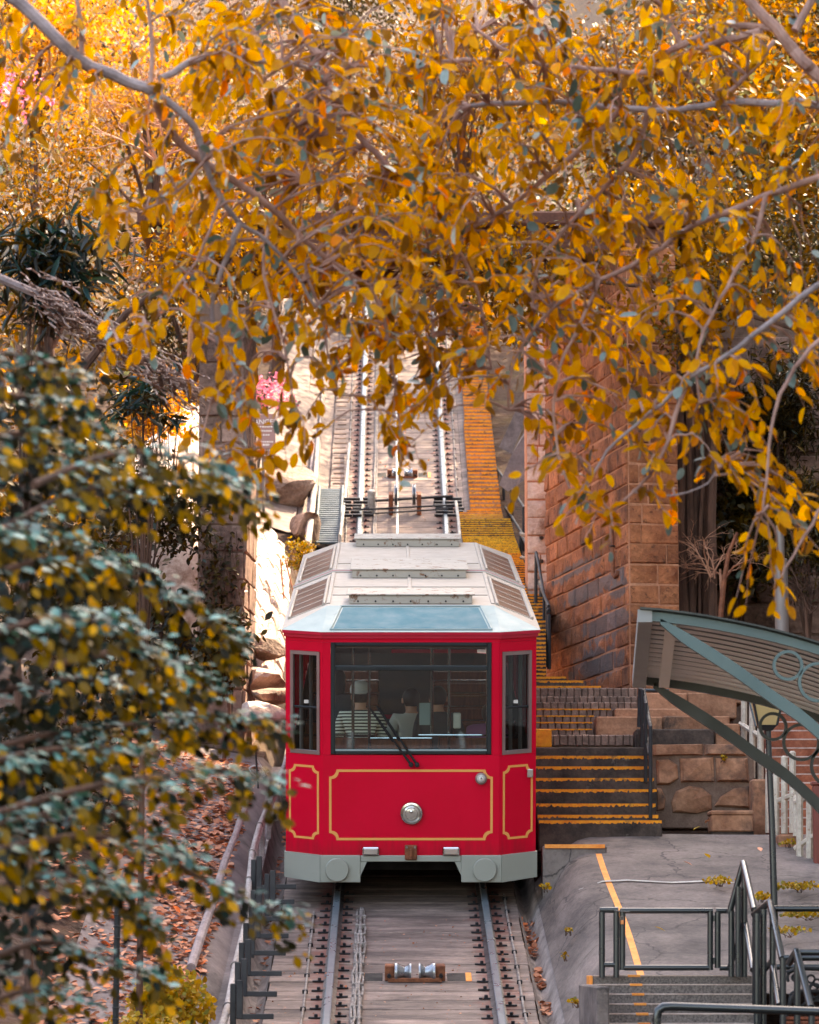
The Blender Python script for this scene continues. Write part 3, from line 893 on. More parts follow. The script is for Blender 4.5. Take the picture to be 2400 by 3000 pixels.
# long flight of orange-edged steps up the right of the track
th = thing('track_side_steps', (1.5, 42, tz(42) + .4), 'long narrow flight of orange-edged steps climbing beside the track to the bridge', 'steps')
def side_x(Y):
    return 1.28 if Y < 50 else 1.28 - .3 * sstep(50, 53, Y) + .22 * sstep(56.5, 57.0, Y) + .03 * sstep(62, 63, Y)
_sy = [40.0, 40.35, 40.7, 41.05]; _spx = [2010, 1994, 1983, 1972]
SZY = _sy + [43, 45, 47, 50, 54, 57]; SZ = [P(1600, y_, Y_).z for y_, Y_ in zip(_spx, _sy)] + [4.09, 4.72, 5.27, 6.04, 6.98, 7.86]
WN = Vector((P(1845, 1900, 42.0).x, 42.0, 0)); WF = Vector((P(1603, 1900, 46.6).x, 46.6, 0))
def side_r(Y):
    if Y < 46.8: return P(1600, 1850, Y).x
    if Y < 48.6: return P(1545, 1700, 47.6).x - .02
    return 1.75 + (.12 if Y < 56 else 0)
k = 0; Yk = 40.0
while Yk < 72:
    tre = .35 if Yk < 41 else .27 if Yk < 50 else .235
    z1 = float(np.interp(Yk, SZY, SZ)) if Yk < 57 else tz(Yk) + .06
    xr = {0: P(1762, 2008, Yk).x, 1: P(1710, 1992, Yk).x, 2: P(1660, 1982, Yk).x}.get(k, side_r(Yk))
    m = MB(); m.span((side_x(Yk), Yk, z1 - .42), (xr, Yk + tre + .12, z1), 0, .008); m.build('step', M['step_dark'] if Yk < 56 else M['slab'], th)
    ragged(side_x(Yk) + .003, xr - .004, Yk, z1, .03 if Yk < 47 else .022 if Yk < 57 else .045, .05, 100 + k).build('painted_nosing', M['yellow_edge'] if 51.5 < Yk < 56.5 else M['orange'], th)
    Yk += tre; k += 1

# ------------------------------------------------------------------ rough retaining wall, loose block
th = thing('rough_stone_wall', P(2050, 2375, 35.9), 'rough brown retaining wall of large stones with a flat cap beside the steps', 'wall')
Yw = 35.9
a = P(1908, 2400, Yw); b = P(2208, 2180, Yw)
m = MB(); m.span((a.x, Yw, a.z - .1), (b.x, Yw + .7, b.z - .01), 0, .01); m.build('wall_core', M['dark_mortar'], th)
def stone_poly(pts, Yq, bul, mat, parent, name='stone'):
    W = [P(x, y, Yq) for x, y in pts]
    c = sum(W, Vector()) / len(W); n = len(W)
    inner = [c + (w - c) * .8 + Vector((jit(.008), -bul + jit(bul * .3), jit(.008))) for w in W]
    mid = [c + (w - c) * .96 + Vector((0, -bul * .55, 0)) for w in W]
    back = [w + Vector((0, .12, 0)) for w in W]
    V = back + W + mid + inner + [c + Vector((jit(.02), -bul * 1.15, jit(.02)))]
    F = []
    for L in range(3):
        F += [(L * n + i, L * n + (i + 1) % n, (L + 1) * n + (i + 1) % n, (L + 1) * n + i) for i in range(n)]
    F += [(3 * n + i, 3 * n + (i + 1) % n, 4 * n) for i in range(n)]
    return MB().add(V, F).build(name, mat, parent)
for pts in ([(1908, 2182), (2060, 2180), (2060, 2212), (1908, 2214)], [(2062, 2180), (2186, 2182), (2186, 2214), (2062, 2212)],
            [(1990, 2222), (2090, 2218), (2094, 2290), (1994, 2292)], [(2096, 2220), (2190, 2220), (2196, 2292), (2098, 2290)],
            [(1922, 2226), (1958, 2224), (1984, 2240), (1988, 2280), (1960, 2300), (1924, 2300)],
            [(1924, 2308), (1938, 2310), (1950, 2340), (1946, 2372), (1926, 2376)],
            [(1966, 2350), (1980, 2318), (2020, 2302), (2058, 2308), (2084, 2330), (2086, 2372), (2040, 2384), (1970, 2380)],
            [(2092, 2362), (2110, 2334), (2150, 2310), (2196, 2302), (2202, 2340), (2196, 2368)]):
    stone_poly(pts, Yw, .05, M['slab'], th)
th = thing('loose_stone_block', P(2145, 2440, 34.75), 'squared reddish stone block with a thin lid, standing before the rough wall', 'stone block')
a = P(2085, 2436, 34.7); b = P(2206, 2388, 34.7)
m = MB(); m.span((a.x, 34.7, a.z), (b.x, 35.1, b.z), 0, .012); m.build('block', M['slab'], th)
m = MB(); m.span((a.x - .008, 34.69, b.z + .002), (b.x + .008, 35.11, b.z + .05), 0, .012); m.build('lid', M['slab'], th)
m = MB(); m.span((a.x + .01, 34.73, a.z - .06), (b.x + .01, 35.05, a.z + .004)); m.build('plinth', M['step_dark'], th)

# red-brown steps at the right edge, cream fence
th = thing('brick_stairs', P(2400, 2530, 33.6), 'red-brown stairs with pale nosings climbing behind the cream fence', 'steps')
for k in range(21):
    y = 2522 - 25.5 * k; Yk = 33.6 + .33 * k
    a = P(2252 - (0 if k < 10 else 10), y, Yk); b = P(2580, y + 25.5, Yk)
    m = MB(); m.span((a.x, Yk, b.z - .12), (b.x, Yk + .36, a.z), 0, .008); m.build('step', M['brick_step'], th)
    m = MB(); m.span((a.x + .01, Yk - .005, a.z - .012), (b.x - .01, Yk + .03, a.z + .004)); m.build('nosing', M['white_line'], th)
th = thing('cream_fence', P(2300, 2450, 34.2), 'cream concrete post-and-rail fence stepping down beside the red-brown stairs', 'fence')
for (x, yt, yb, Yk) in ((2180, 2020, 2260, 37.4), (2204, 2040, 2280, 36.8), (2228, 2070, 2284, 36.4), (2252, 2190, 2440, 34.9), (2274, 2238, 2447, 34.4), (2298, 2214, 2442, 34.3), (2322, 2200, 2440, 34.2), (2343, 2300, 2560, 33.4), (2333, 2330, 2450, 33.9), (2372, 2330, 2556, 33.3), (2398, 2390, 2560, 33.2)):
    a = P(x, yb, Yk); b = P(x, yt, Yk)
    m = MB(); r = .036; m.tube([(a.x, Yk, a.z), (b.x, Yk, b.z - .02), (b.x, Yk, b.z)], [r, r, r * .6], 6); m.build('post', M['white_fence'], th)
for (x0, y0, Y0, x1, y1, Y1) in ((2266, 2352, 34.45, 2330, 2326, 34.15), (2170, 2120, 37.5, 2232, 2160, 36.4), (2330, 2486, 33.45, 2402, 2436, 33.2), (2330, 2350, 33.9, 2404, 2322, 33.3)):
    MB().tube([P(x0, y0, Y0), P(x1, y1, Y1)], .03, 6).build('fence_rail', M['white_fence'], th)
for (x0, y0, x1, y1, Yk) in ((2284, 2444, 2340, 2560, 33.9), (2206, 2282, 2270, 2460, 35.2)):
    a = P(x0, y1, Yk); b = P(x1, y0, Yk)
    m = MB(); m.span((a.x, Yk, a.z), (b.x, Yk + .3, b.z), 0, .02); m.build('plinth', M['slab'], th)
a = P(2388, 2600, 33.0); b = P(2410, 2300, 33.0)
th = thing('red_post', a, 'red-brown square post at the picture edge behind the cream fence', 'post')
m = MB(); m.span((a.x, 33.0, a.z), (b.x, 33.12, b.z), 0, .01); m.build('shaft', M['brickred'], th)
m = MB(); m.span((a.x - .015, 32.985, b.z), (b.x + .015, 33.135, b.z + .04), 0, .01); m.build('cap', M['brickred'], th)

# ------------------------------------------------------------------ masonry
def bvariants(mat, bul=.14):
    out = []
    for k in range(7):
        s = .5; q = lambda a: random.uniform(-a, a)
        V = [(-s, 1, -s), (s, 1, -s), (s, 1, s), (-s, 1, s), (-s, 0, -s), (s, 0, -s), (s, 0, s), (-s, 0, s)]
        fr = [(-s * .955 + q(.02), -.6 + q(.35), -s * .9 + q(.03)), (s * .955 + q(.02), -.6 + q(.35), -s * .9 + q(.03)), (s * .955 + q(.02), -.6 + q(.35), s * .9 + q(.03)), (-s * .955 + q(.02), -.6 + q(.35), s * .9 + q(.03))]
        V += fr + [(q(.25), -1 + q(.4), q(.2))]
        F = [(4, 5, 9, 8), (5, 6, 10, 9), (6, 7, 11, 10), (7, 4, 8, 11), (0, 1, 5, 4), (1, 2, 6, 5), (2, 3, 7, 6), (3, 0, 4, 7), (8, 9, 12), (9, 10, 12), (10, 11, 12), (11, 8, 12)]
        out.append(MB().add(V, F).mesh('stone_block', mat))
    return out
def masonry(parent, o, u, v, L, H, ch, bl, meshes, proud=.03, gap=.018, name='stone_block', keep=None, alt=None):
    """Courses of separate blocks on the plane o + u*s + v*t (unit u, v); the normal is u x v."""
    o = Vector(o); u = Vector(u).normalized(); v = Vector(v).normalized(); n = u.cross(v).normalized()
    R3 = Matrix((u, -n, v)).transposed()
    nc = int(H / ch)
    for c in range(nc):
        s = -random.uniform(0, .6) * bl
        while s < L:
            w = bl * random.uniform(.7, 1.35)
            a = max(s, 0); b = min(s + w, L)
            s += w
            if b - a < .06: continue
            if L - b < .12: b = L; s = L
            if keep and not keep((a + b) / 2, (c + .5) * ch): continue
            p = o + u * (a + b) / 2 + v * ((c + .5) * ch + jit(.004)) + n * jit(.012)
            place(name, random.choice(alt[1] if alt and alt[0](p) else meshes), parent, mtx=Matrix.Translation(p) @ R3.to_4x4() @ Matrix.Diagonal((b - a - gap, proud, ch - gap, 1)))
stone_v = bvariants(M['stone']); pale_v = bvariants(M['pale_stone'])
# right abutment
N = Vector((P(1845, 1900, 42.0).x, 42.0, 0)); Fp = Vector((P(1603, 1900, 46.6).x, 46.6, 0))
zb = P(1845, 2060, 42).z
th = thing('bridge_abutment', (N.x, N.y, zb), 'tall orange-brown block masonry abutment right of the side steps', 'abutment')
NB = Vector((N.x + .66, 42.12, 0)); FB = Vector((Fp.x + 1.4, 47.4, 0))
ztop = 9.34
A = [Vector((p.x, p.y, zb - .8)) for p in (N, Fp, FB, NB)]
nrm = Vector((Fp.y - N.y, -(Fp.x - N.x), 0)).normalized()
core = [p.copy() for p in A]
MB().add(core + [Vector((p.x, p.y, ztop)) for p in core], [(0, 1, 5, 4), (1, 2, 6, 5), (2, 3, 7, 6), (3, 0, 4, 7), (4, 5, 6, 7)]).build('core', M['mortar'], th)
L1 = (Fp - N).length
masonry(th, (Fp.x, Fp.y, zb - .3), (N - Fp), (0, 0, 1), L1, ztop - zb + .3, .265, .62, stone_v, .034, .018)
masonry(th, (N.x + .004, N.y, zb - .3), (NB - N), (0, 0, 1), (NB - N).length, ztop - zb + .3, .265, .42, stone_v, .03, .018)
# pale end pier of the abutment and concrete strut behind
th = thing('pale_pier', (Fp.x - .3, 47.2, tz(47)), 'pale pink stone pier standing behind the abutment edge', 'pier')
a = P(1545, 1700, 47.6); b = P(1606, 1250, 47.6)
m = MB(); m.span((a.x, 47.6, a.z - 1.5), (b.x, 48.4, 9.2)); m.build('core', M['mortar'], th)
masonry(th, (a.x, 47.597, a.z - 1.5), (1, 0, 0), (0, 0, 1), b.x - a.x, 9.2 - a.z + 1.5, .27, .3, pale_v, .035, .016)
th = thing('concrete_strut', P(1470, 1400, 52), 'smooth grey-brown concrete strut leaning behind the pale pier', 'strut')
W = [P(1462, 1420, 53), P(1500, 1330, 53), P(1552, 1250, 53), P(1565, 1330, 53), P(1545, 1400, 53), P(1488, 1440, 53)]
MB().add(W + [w + Vector((.2, 1.6, .5)) for w in W], [(0, 1, 2, 3, 4, 5), (11, 10, 9, 8, 7, 6)] + [(i, (i + 1) % 6, (i + 1) % 6 + 6, i + 6) for i in range(6)]).build('beam', M['bank_concrete'], th)
W = [P(1462, 1310, 55), P(1545, 1130, 55), P(1552, 1200, 55), P(1500, 1330, 55)]
MB().add(W + [w + Vector((.2, 1.6, .5)) for w in W], [(0, 1, 2, 3), (7, 6, 5, 4)] + [(i, (i + 1) % 4, (i + 1) % 4 + 4, i + 4) for i in range(4)]).build('upper_beam', M['bank_concrete'], th)
# left pier
th = thing('bridge_pier', (-2.4, 42.4, tz(42)), 'weathered stone bridge pier hung with creepers, left of the track', 'pier')
a = P(575, 2150, 42.2); b = P(716, 1350, 42.2); e = P(748, 1350, 43.4)
V = [(a.x, 42.2, a.z - .6), (b.x, 42.2, a.z - .6), (e.x, 43.4, a.z - .6), (a.x, 43.6, a.z - .6)]
V += [(x, y, 8.6) for x, y, _ in V]
MB().add(V, [(0, 1, 5, 4), (1, 2, 6, 5), (2, 3, 7, 6), (3, 0, 4, 7), (4, 5, 6, 7)]).build('core', M['dark_mortar'], th)
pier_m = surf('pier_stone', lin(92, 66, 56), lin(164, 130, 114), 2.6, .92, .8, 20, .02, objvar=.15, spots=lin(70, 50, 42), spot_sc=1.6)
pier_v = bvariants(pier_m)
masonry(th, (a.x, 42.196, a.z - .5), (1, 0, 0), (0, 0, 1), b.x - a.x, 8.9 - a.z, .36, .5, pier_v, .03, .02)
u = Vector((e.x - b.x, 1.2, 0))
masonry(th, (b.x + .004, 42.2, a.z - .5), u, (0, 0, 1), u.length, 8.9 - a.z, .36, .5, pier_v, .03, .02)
# bridge deck
th = thing('road_bridge', (0, 45, 8.7), 'reddish-brown girder bridge crossing above the track behind the leaves', 'bridge')
bm_ = surf('bridge_red_brown', lin(74, 42, 32), lin(112, 68, 52), 2, .85, .5, 20, .01)
for Yg in (42.6, 43.3, 44.0, 44.7):
    m = MB(); m.span((-3.4, Yg - .1, 9.28), (3.6, Yg + .1, 9.66), 0, .02); m.build('girder', bm_, th)
m = MB(); m.span((-3.6, 42.35, 9.665), (3.8, 45.0, 9.86), 0, .03); m.build('deck', bm_, th)
# sunlit battered wall behind the pier
th = thing('sunlit_wall', (-2, 46, tz(46)), 'leaning pale masonry wall in full sun behind the left pier', 'wall')
sun_v = bvariants(M['pale_stone'])
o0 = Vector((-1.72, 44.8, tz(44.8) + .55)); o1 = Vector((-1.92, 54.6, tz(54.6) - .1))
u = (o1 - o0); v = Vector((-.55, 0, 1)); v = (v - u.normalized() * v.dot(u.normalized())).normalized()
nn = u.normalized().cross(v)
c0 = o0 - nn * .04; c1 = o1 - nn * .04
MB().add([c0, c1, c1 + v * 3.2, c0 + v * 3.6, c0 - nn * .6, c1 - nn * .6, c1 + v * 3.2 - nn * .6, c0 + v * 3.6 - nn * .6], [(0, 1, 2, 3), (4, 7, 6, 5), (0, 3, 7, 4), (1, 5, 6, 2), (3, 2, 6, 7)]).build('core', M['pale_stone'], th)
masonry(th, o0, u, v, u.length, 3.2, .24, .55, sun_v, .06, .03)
# rocks by the pier foot
def rock(name, c, d, label, seed, mat=None):
    rs = random.Random(seed)
    bm = bmesh.new(); bmesh.ops.create_icosphere(bm, subdivisions=3, radius=1)
    ph = [rs.uniform(0, 6) for _ in range(9)]
    cuts = [(*Vector((rs.gauss(0, 1), rs.gauss(0, 1), rs.gauss(0, 1))).normalized(), rs.uniform(.45, .8)) for _ in range(9)]
    for vv in bm.verts:
        p = vv.co
        k = 1 + .16 * math.sin(p.x * 2.3 + ph[0]) * math.sin(p.y * 2.9 + ph[1]) + .12 * math.sin(p.z * 4.1 + ph[2] + p.x * 2) + .06 * math.sin(p.x * 7 + p.z * 6 + ph[3])
        q = p * k
        q = Vector([math.copysign(abs(t) ** .8, t) for t in q])
        q *= 1 + .05 * math.sin(p.x * 13 + ph[4]) * math.sin(p.y * 11 + ph[5]) * math.sin(p.z * 12 + ph[6])
        for (nx_, ny_, nz_, dd_) in cuts:
            s_ = q.x * nx_ + q.y * ny_ + q.z * nz_ - dd_
            if s_ > 0: q -= Vector((nx_, ny_, nz_)) * s_ * .9
        vv.co = Vector((q.x * d[0], q.y * d[1], q.z * d[2])) 
    me = bpy.data.meshes.new(name); bm.to_mesh(me); bm.free()
    me.materials.append(mat or M['rock'])
    me.polygons.foreach_set('use_smooth', [True] * len(me.polygons))
    me.set_sharp_from_angle(angle=R(24))
    o = place(name, me, None, mtx=Matrix.Translation(c) @ Matrix.Rotation(rs.uniform(-.3, .3), 4, 'Y'))
    return tag(o, label, 'rock', 'boulders at the foot of the pier')
rock('boulder', P(800, 1905, 43.6), (.34, .5, .18), 'flat reddish boulder topmost in the pile between pier and tram', 1)
rock('boulder', P(770, 1985, 42.9), (.34, .5, .2), 'pale sunlit boulder beside the pier, second in the pile', 2, M['pale_stone'])
rock('boulder', P(800, 2040, 42.3), (.30, .5, .16), 'dark rounded boulder wedged under the sunlit one', 3)
rock('boulder', P(770, 2100, 41.6), (.36, .5, .2), 'lowest pale boulder in the pile beside the tram side', 4, M['pale_stone'])
rock('boulder', P(890, 1545, 55.3), (.30, .8, .34), 'grey-brown boulder beside the grating above the tram', 5)
rock('boulder', P(830, 1450, 57.5), (.75, 1.6, .5), 'large grey rock slope below the danger sign', 6, M['rock'])

# rough stone face behind the strangler roots
th = thing('slope_wall', (4.6, 44.6, gz(4.6, 44.6)), 'dark brown stone slope wall behind the hanging roots', 'wall')
a = P(1950, 2000, 44.6); b = P(2440, 900, 44.6)
m = MB(); m.span((a.x, 44.6, a.z - .6), (b.x + .6, 45.4, b.z)); m.build('core', M['dark_mortar'], th)
masonry(th, (a.x, 44.597, a.z - .6), (1, 0, 0), (0, 0, 1), b.x - a.x + .6, b.z - a.z + .6, .42, .62, pier_v, .05, .03)
# ------------------------------------------------------------------ the tram
YF = 33.45
TR = Matrix.Rotation(math.atan(S1), 3, 'X')
tram = thing('tram', (0, YF, tz(YF)), 'red funicular tram with gold lining and cream roof climbing the track', 'tram', None, TR)
def T(name, mb, mat, parent=None, smooth=False):
    return mb.build(name, mat, parent or tram, smooth, local=True)
LEN = 8.6; HX = 1.285; FX = .90; CH = .20          # length, half width, half width of the flat front, depth of the chamfer
PLAN = [(-FX, 0), (FX, 0), (HX, CH), (HX, LEN - CH), (FX, LEN), (-FX, LEN), (-HX, LEN - CH), (-HX, CH)]
def wall_strip(z0, z1, off=0.0, t=.05):
    m = MB(); n = len(PLAN)
    inn = [(x * (1 - t / HX), y + (t if y < 1 else -t)) for x, y in PLAN]
    out = [(x * (1 + off / HX), y + (-off if y < 1 else off)) for x, y in PLAN]
    V = [(x, y, z0) for x, y in out] + [(x, y, z1) for x, y in out] + [(x, y, z0) for x, y in inn] + [(x, y, z1) for x, y in inn]
    F = []
    for i in range(n):
        j = (i + 1) % n
        F += [(i, j, n + j, n + i), (2 * n + j, 2 * n + i, 3 * n + i, 3 * n + j), (n + i, n + j, 3 * n + j, 3 * n + i), (j, i, 2 * n + i, 2 * n + j)]
    return m.add(V, F)
def chpt(s, t, off=0.0):
    """Point on the left (s<0) or right chamfer; t = 0 at the front edge, 1 at the side."""
    sg = -1 if s < 0 else 1
    d = Vector((HX - FX, CH)); nrm = Vector((CH, -(HX - FX))).normalized()
    return (sg * (FX + d.x * t + nrm.x * off), d.y * t + nrm.y * off)
def panel(pts, d):
    m = MB(); n = len(pts); pts = [Vector(p) for p in pts]; d = Vector(d)
    return m.add(pts + [p + d for p in pts], [tuple(range(n)), tuple(range(2 * n - 1, n - 1, -1))] + [(i, i + n, (i + 1) % n + n, (i + 1) % n) for i in range(n)])
body = T('body', wall_strip(.44, 1.50), M['red'])
T('upper_band', wall_strip(2.66, 2.70), M['red'])
T('cornice', wall_strip(2.70, 2.735, .018), M['red2'])
T('cornice_lip', wall_strip(2.736, 2.765, .034), M['red2'])
# front: pillars either side of the windscreen and the posts of the chamfers
def front_box(x0, x1, z0, z1, y0=0.0, y1=.06, ch=0.0):
    m = MB(); m.span((x0, y0, z0), (x1, y1, z1), 0, ch); return m
for s in (-1, 1):
    T('front_pillar', front_box(min(s * .82, s * .898), max(s * .82, s * .898), 1.502, 2.658), M['red'])
    for t0, t1, z0, z1 in ((.0, .075, 1.502, 2.658), (.865, 1.0, 1.502, 2.658), (.076, .864, 2.56, 2.658)):
        a = chpt(s, t0); b = chpt(s, t1)
        q = [(a[0], a[1], z0), (b[0], b[1], z0), (b[0], b[1], z1), (a[0], a[1], z1)]
        T('corner_panel', panel(q if s > 0 else q[::-1], (-s * .02, .05, 0)), M['red'])
    # chamfer window: frame of four bars and its panes
    fr = thing_part = None
    for t0, t1, z0, z1 in ((.076, .15, 1.502, 2.558), (.79, .864, 1.502, 2.558), (.152, .788, 1.502, 1.54), (.152, .788, 2.522, 2.558)):
        a = chpt(s, t0, .012); b = chpt(s, t1, .012)
        q = [(a[0], a[1], z0), (b[0], b[1], z0), (b[0], b[1], z1), (a[0], a[1], z1)]
        T('side_window_frame', panel(q if s > 0 else q[::-1], (-s * .02, .05, 0)), M['frame_alu'])
    a = chpt(s, .152, -.02); b = chpt(s, .788, -.02)
    q = [(a[0], a[1], 1.54), (b[0], b[1], 1.54), (b[0], b[1], 2.522), (a[0], a[1], 2.522)]
    T('corner_pane', MB().add(q, [(0, 1, 2, 3)]), M['glass_dark'])
    for z in (1.98,):
        a = chpt(s, .152, -.012); b = chpt(s, .788, -.012)
        T('corner_window_bar', MB().tube([(a[0], a[1], z), (b[0], b[1], z)], .014, 6), M['black'])
    a = chpt(s, .45, -.016)
    T('pane_sticker', front_box(a[0] - .028, a[0] + .028, 2.02, 2.055, a[1] - .004, a[1]), M['white_lens'])
# windscreen frame
for x0, x1, z0, z1 in ((-.818, -.775, 1.512, 2.656), (.775, .818, 1.512, 2.656), (-.774, .774, 1.512, 1.556), (-.774, .774, 2.622, 2.656), (-.774, .774, 2.372, 2.418)):
    T('windscreen_frame', front_box(x0, x1, z0, z1, -.016, .05, .006), M['frame_dark'])
T('windscreen_pane', MB().add([(-.775, .02, 1.556), (.775, .02, 1.556), (.775, .02, 2.372), (-.775, .02, 2.372)], [(0, 1, 2, 3)]), M['glass'])
T('upper_pane', MB().add([(-.775, .02, 2.418), (.775, .02, 2.418), (.775, .02, 2.622), (-.775, .02, 2.622)], [(0, 1, 2, 3)]), M['glass'])
T('sill_strip', front_box(-.772, .772, 1.545, 1.562, -.02, .0), M['roof_front'])
# side window posts, panes and rear
for s in (-1, 1):
    ys_ = [.2, .62, 1.55, 2.5, 3.4, 4.2, 4.9, 5.9, 6.8, 7.6, LEN - CH]
    for y in ys_:
        m = MB(); m.span((s * HX - .05 if s > 0 else -HX, max(.2, y - .05), 1.502), (HX if s > 0 else -HX + .05, min(LEN - CH, y + .05), 2.658)); T('side_post', m, M['red'])
    for i in range(len(ys_) - 1):
        m = MB(); x = s * (HX - .025); m.add([(x, ys_[i] + .05, 1.502), (x, ys_[i + 1] - .05, 1.502), (x, ys_[i + 1] - .05, 2.658), (x, ys_[i] + .05, 2.658)], [(0, 1, 2, 3)]); T('side_pane', m, M['glass'])
T('rear_wall', front_box(-FX, FX, 1.502, 1.9, LEN - .06, LEN), M['red'])
for x in (-.86, -.3, .3, .86):
    T('rear_post', front_box(x - .04, x + .04, 1.901, 2.658, LEN - .06, LEN), M['red'])
# gold lining: closed band with hollowed corners
def lining(x0, x1, z0, z1, r, w, fn):
    def loop(a0, a1, b0, b1, rr):
        pts = []
        for cx, cz, t0 in ((a0, b0, 90), (a1, b0, 180), (a1, b1, 270), (a0, b1, 0)):
            for k in range(5):
                t = R(t0 - k * 22.5)
                pts.append((cx + rr * math.cos(t), cz + rr * math.sin(t)))
        return pts
    o = loop(x0, x1, z0, z1, r); i = loop(x0 + w, x1 - w, z0 + w, z1 - w, r)
    n = len(o)
    V = [fn(*p, .0035) for p in o] + [fn(*p, .0035) for p in i] + [fn(*p, -.001) for p in o] + [fn(*p, -.001) for p in i]
    F = []
    for k in range(n):
        j = (k + 1) % n
        F += [(k, j, n + j, n + k), (k, 2 * n + k, 2 * n + j, j), (n + k, n + j, 3 * n + j, 3 * n + k)]
    return MB().add(V, F)
T('gold_lining', lining(-.836, .836, .622, 1.352, .075, .024, lambda x, z, o: (x, -o, z)), M['gold'])
for s in (-1, 1):
    def cf(t, z, o, s=s):
        p = chpt(s, t, o); return (p[0], p[1], z)
    fnn = lambda x, z, o, s=s: cf(x / .433, z, o, s)
    T('gold_lining', lining(.045, .395, .622, 1.385, .06, .022, fnn), M['gold'])
# lamps
def roundlamp(name, x, z, r, rim, lens):
    m = MB(); m.lathe([(r, 0), (r, .03), (r * .96, .045), (r * .80, .05), (r * .78, .035)], (x, 0, z), (0, -1, 0), 28)
    a = T(name, m, rim, None, True)
    m = MB(); m.lathe([(r * .79, .034), (r * .6, .052), (r * .3, .062), (.004, .065)], (x, 0, z), (0, -1, 0), 28)
    m.build('lens', lens, a, True, local=True)
    MB().ring((x, -.056, z), (1, 0, 0), (0, 0, 1), r * .52, r * .03, 24, 6).build('lens_ring', rim, a, True, local=True)
    m = MB(); m.lathe([(r * .14, .06), (r * .14, .074), (r * .05, .08)], (x, 0, z + r * .2), (0, -1, 0), 10); m.build('bulb_cap', rim, a, True, local=True)
roundlamp('headlight', .005, .905, .116, M['chrome'], M['lamp_glass'])
roundlamp('marker_light', .716, 1.262, .060, M['frame_alu'], M['white_lens'])
p = chpt(1, .84, .0)
T('side_marker', front_box(p[0] - .03, p[0] + .03, 1.25, 1.335, p[1] - .05, p[1] + .01, .006), M['lamp_glass'])
# bumper
def bpl(z0, z1, x0, x1, off=.03, t=.05):
    m = MB(); m.span((x0, -off, z0), (x1, -off + t, z1), 0, .006); return m
for s in (-1, 1):
    a, b = sorted((s * .516, s * .93))
    bp = T('bumper_plate', bpl(.19, .468, a, b), M['bumper'])
    q = [(s * .931, -.03, .19), (s * (HX + .015), CH - .03, .21), (s * (HX + .015), CH - .03, .475), (s * .931, -.03, .468)]
    T('bumper_corner', panel(q if s > 0 else q[::-1], (0, .06, 0)), M['bumper'])
    m = MB(); m.lathe([(.12, 0), (.12, .035), (.114, .042)], (s * .755, -.03, .325), (0, -1, 0), 30)
    m.build('buffer_disc', M['bumper'], bp, True, local=True)
    q = [(s * .515, -.02, .26), (s * .515, -.02, .40), (s * .45, -.02, .40)]
    T('bumper_gusset', panel(q if s > 0 else q[::-1], (0, .04, 0)), M['bumper'])
    a, b = sorted((s * .325, s * .495))
    fl = T('fog_lamp', front_box(a, b, .472, .556, -.05, .0, .01), M['chrome'])
    m = MB(); m.span((a + .016, -.056, .486), (b - .016, -.048, .542), 0, .003); m.build('lens', M['lamp_glass'], fl, local=True)
    q = [(s * (HX + .012), CH, .2), (s * (HX + .012), LEN - CH, .2), (s * (HX + .012), LEN - CH, .44), (s * (HX + .012), CH, .44)]
    T('side_skirt', panel(q, (-s * .04, 0, 0)), M['red'])
T('bumper_beam', bpl(.402, .466, -.514, .514, .02, .04), M['bumper'])
cp = T('coupling_plate', front_box(-.062, .062, .425, .575, -.05, -.0, .008), M['rust'])
m = MB(); m.span((-.016, -.085, .435), (.016, -.05, .545), 0, .008); m.build('hook', M['rust'], cp, local=True)
for s in (-1, 1):
    m = MB(); m.lathe([(.012, 0), (.012, .012)], (s * .042, -.05, .558), (0, -1, 0), 8); m.build('rivet', M['galv'], cp, local=True)
# wipers
for (x0, z0, x1, z1) in ((.0, 1.405, -.395, 1.965), (.062, 1.405, -.325, 1.99)):
    w = T('wiper', MB().tube([(x0, -.035, z0), (x0 * .45 + x1 * .55, -.045, z0 * .45 + z1 * .55), (x1, -.03, z1)], [.014, .010, .006], 6), M['black'])
    dx, dz = x1 - x0, z1 - z0
    MB().tube([(x0 + dx * .42 - .02, -.03, z0 + dz * .42), (x1 - .025, -.025, z1 + .02)], .009, 6).build('blade', M['black'], w, local=True)
    m = MB(); m.lathe([(.024, 0), (.024, .05), (.016, .06)], (x0, 0, z0), (0, -1, 0), 10); m.build('pivot', M['black'], w, local=True)
T('front_seam', front_box(-.9, .9, 2.6585, 2.661, -.003, .02), M['red2'])
# underframe and wheels
T('underframe', front_box(-1.05, 1.05, .22, .42, .5, LEN - .4), M['under'])
T('floor', front_box(-HX + .06, HX - .06, .60, .68, .3, LEN - .3), M['interior'])
for s in (-1, 1):
    for y in (1.4, 2.6, 6.2, 7.4):
        m = MB(); m.lathe([(.26, -.05), (.26, .045), (.29, .05), (.29, .07)], (s * .74, y, .262), (-s, 0, 0), 24); T('wheel', m, M['under'], None, True)
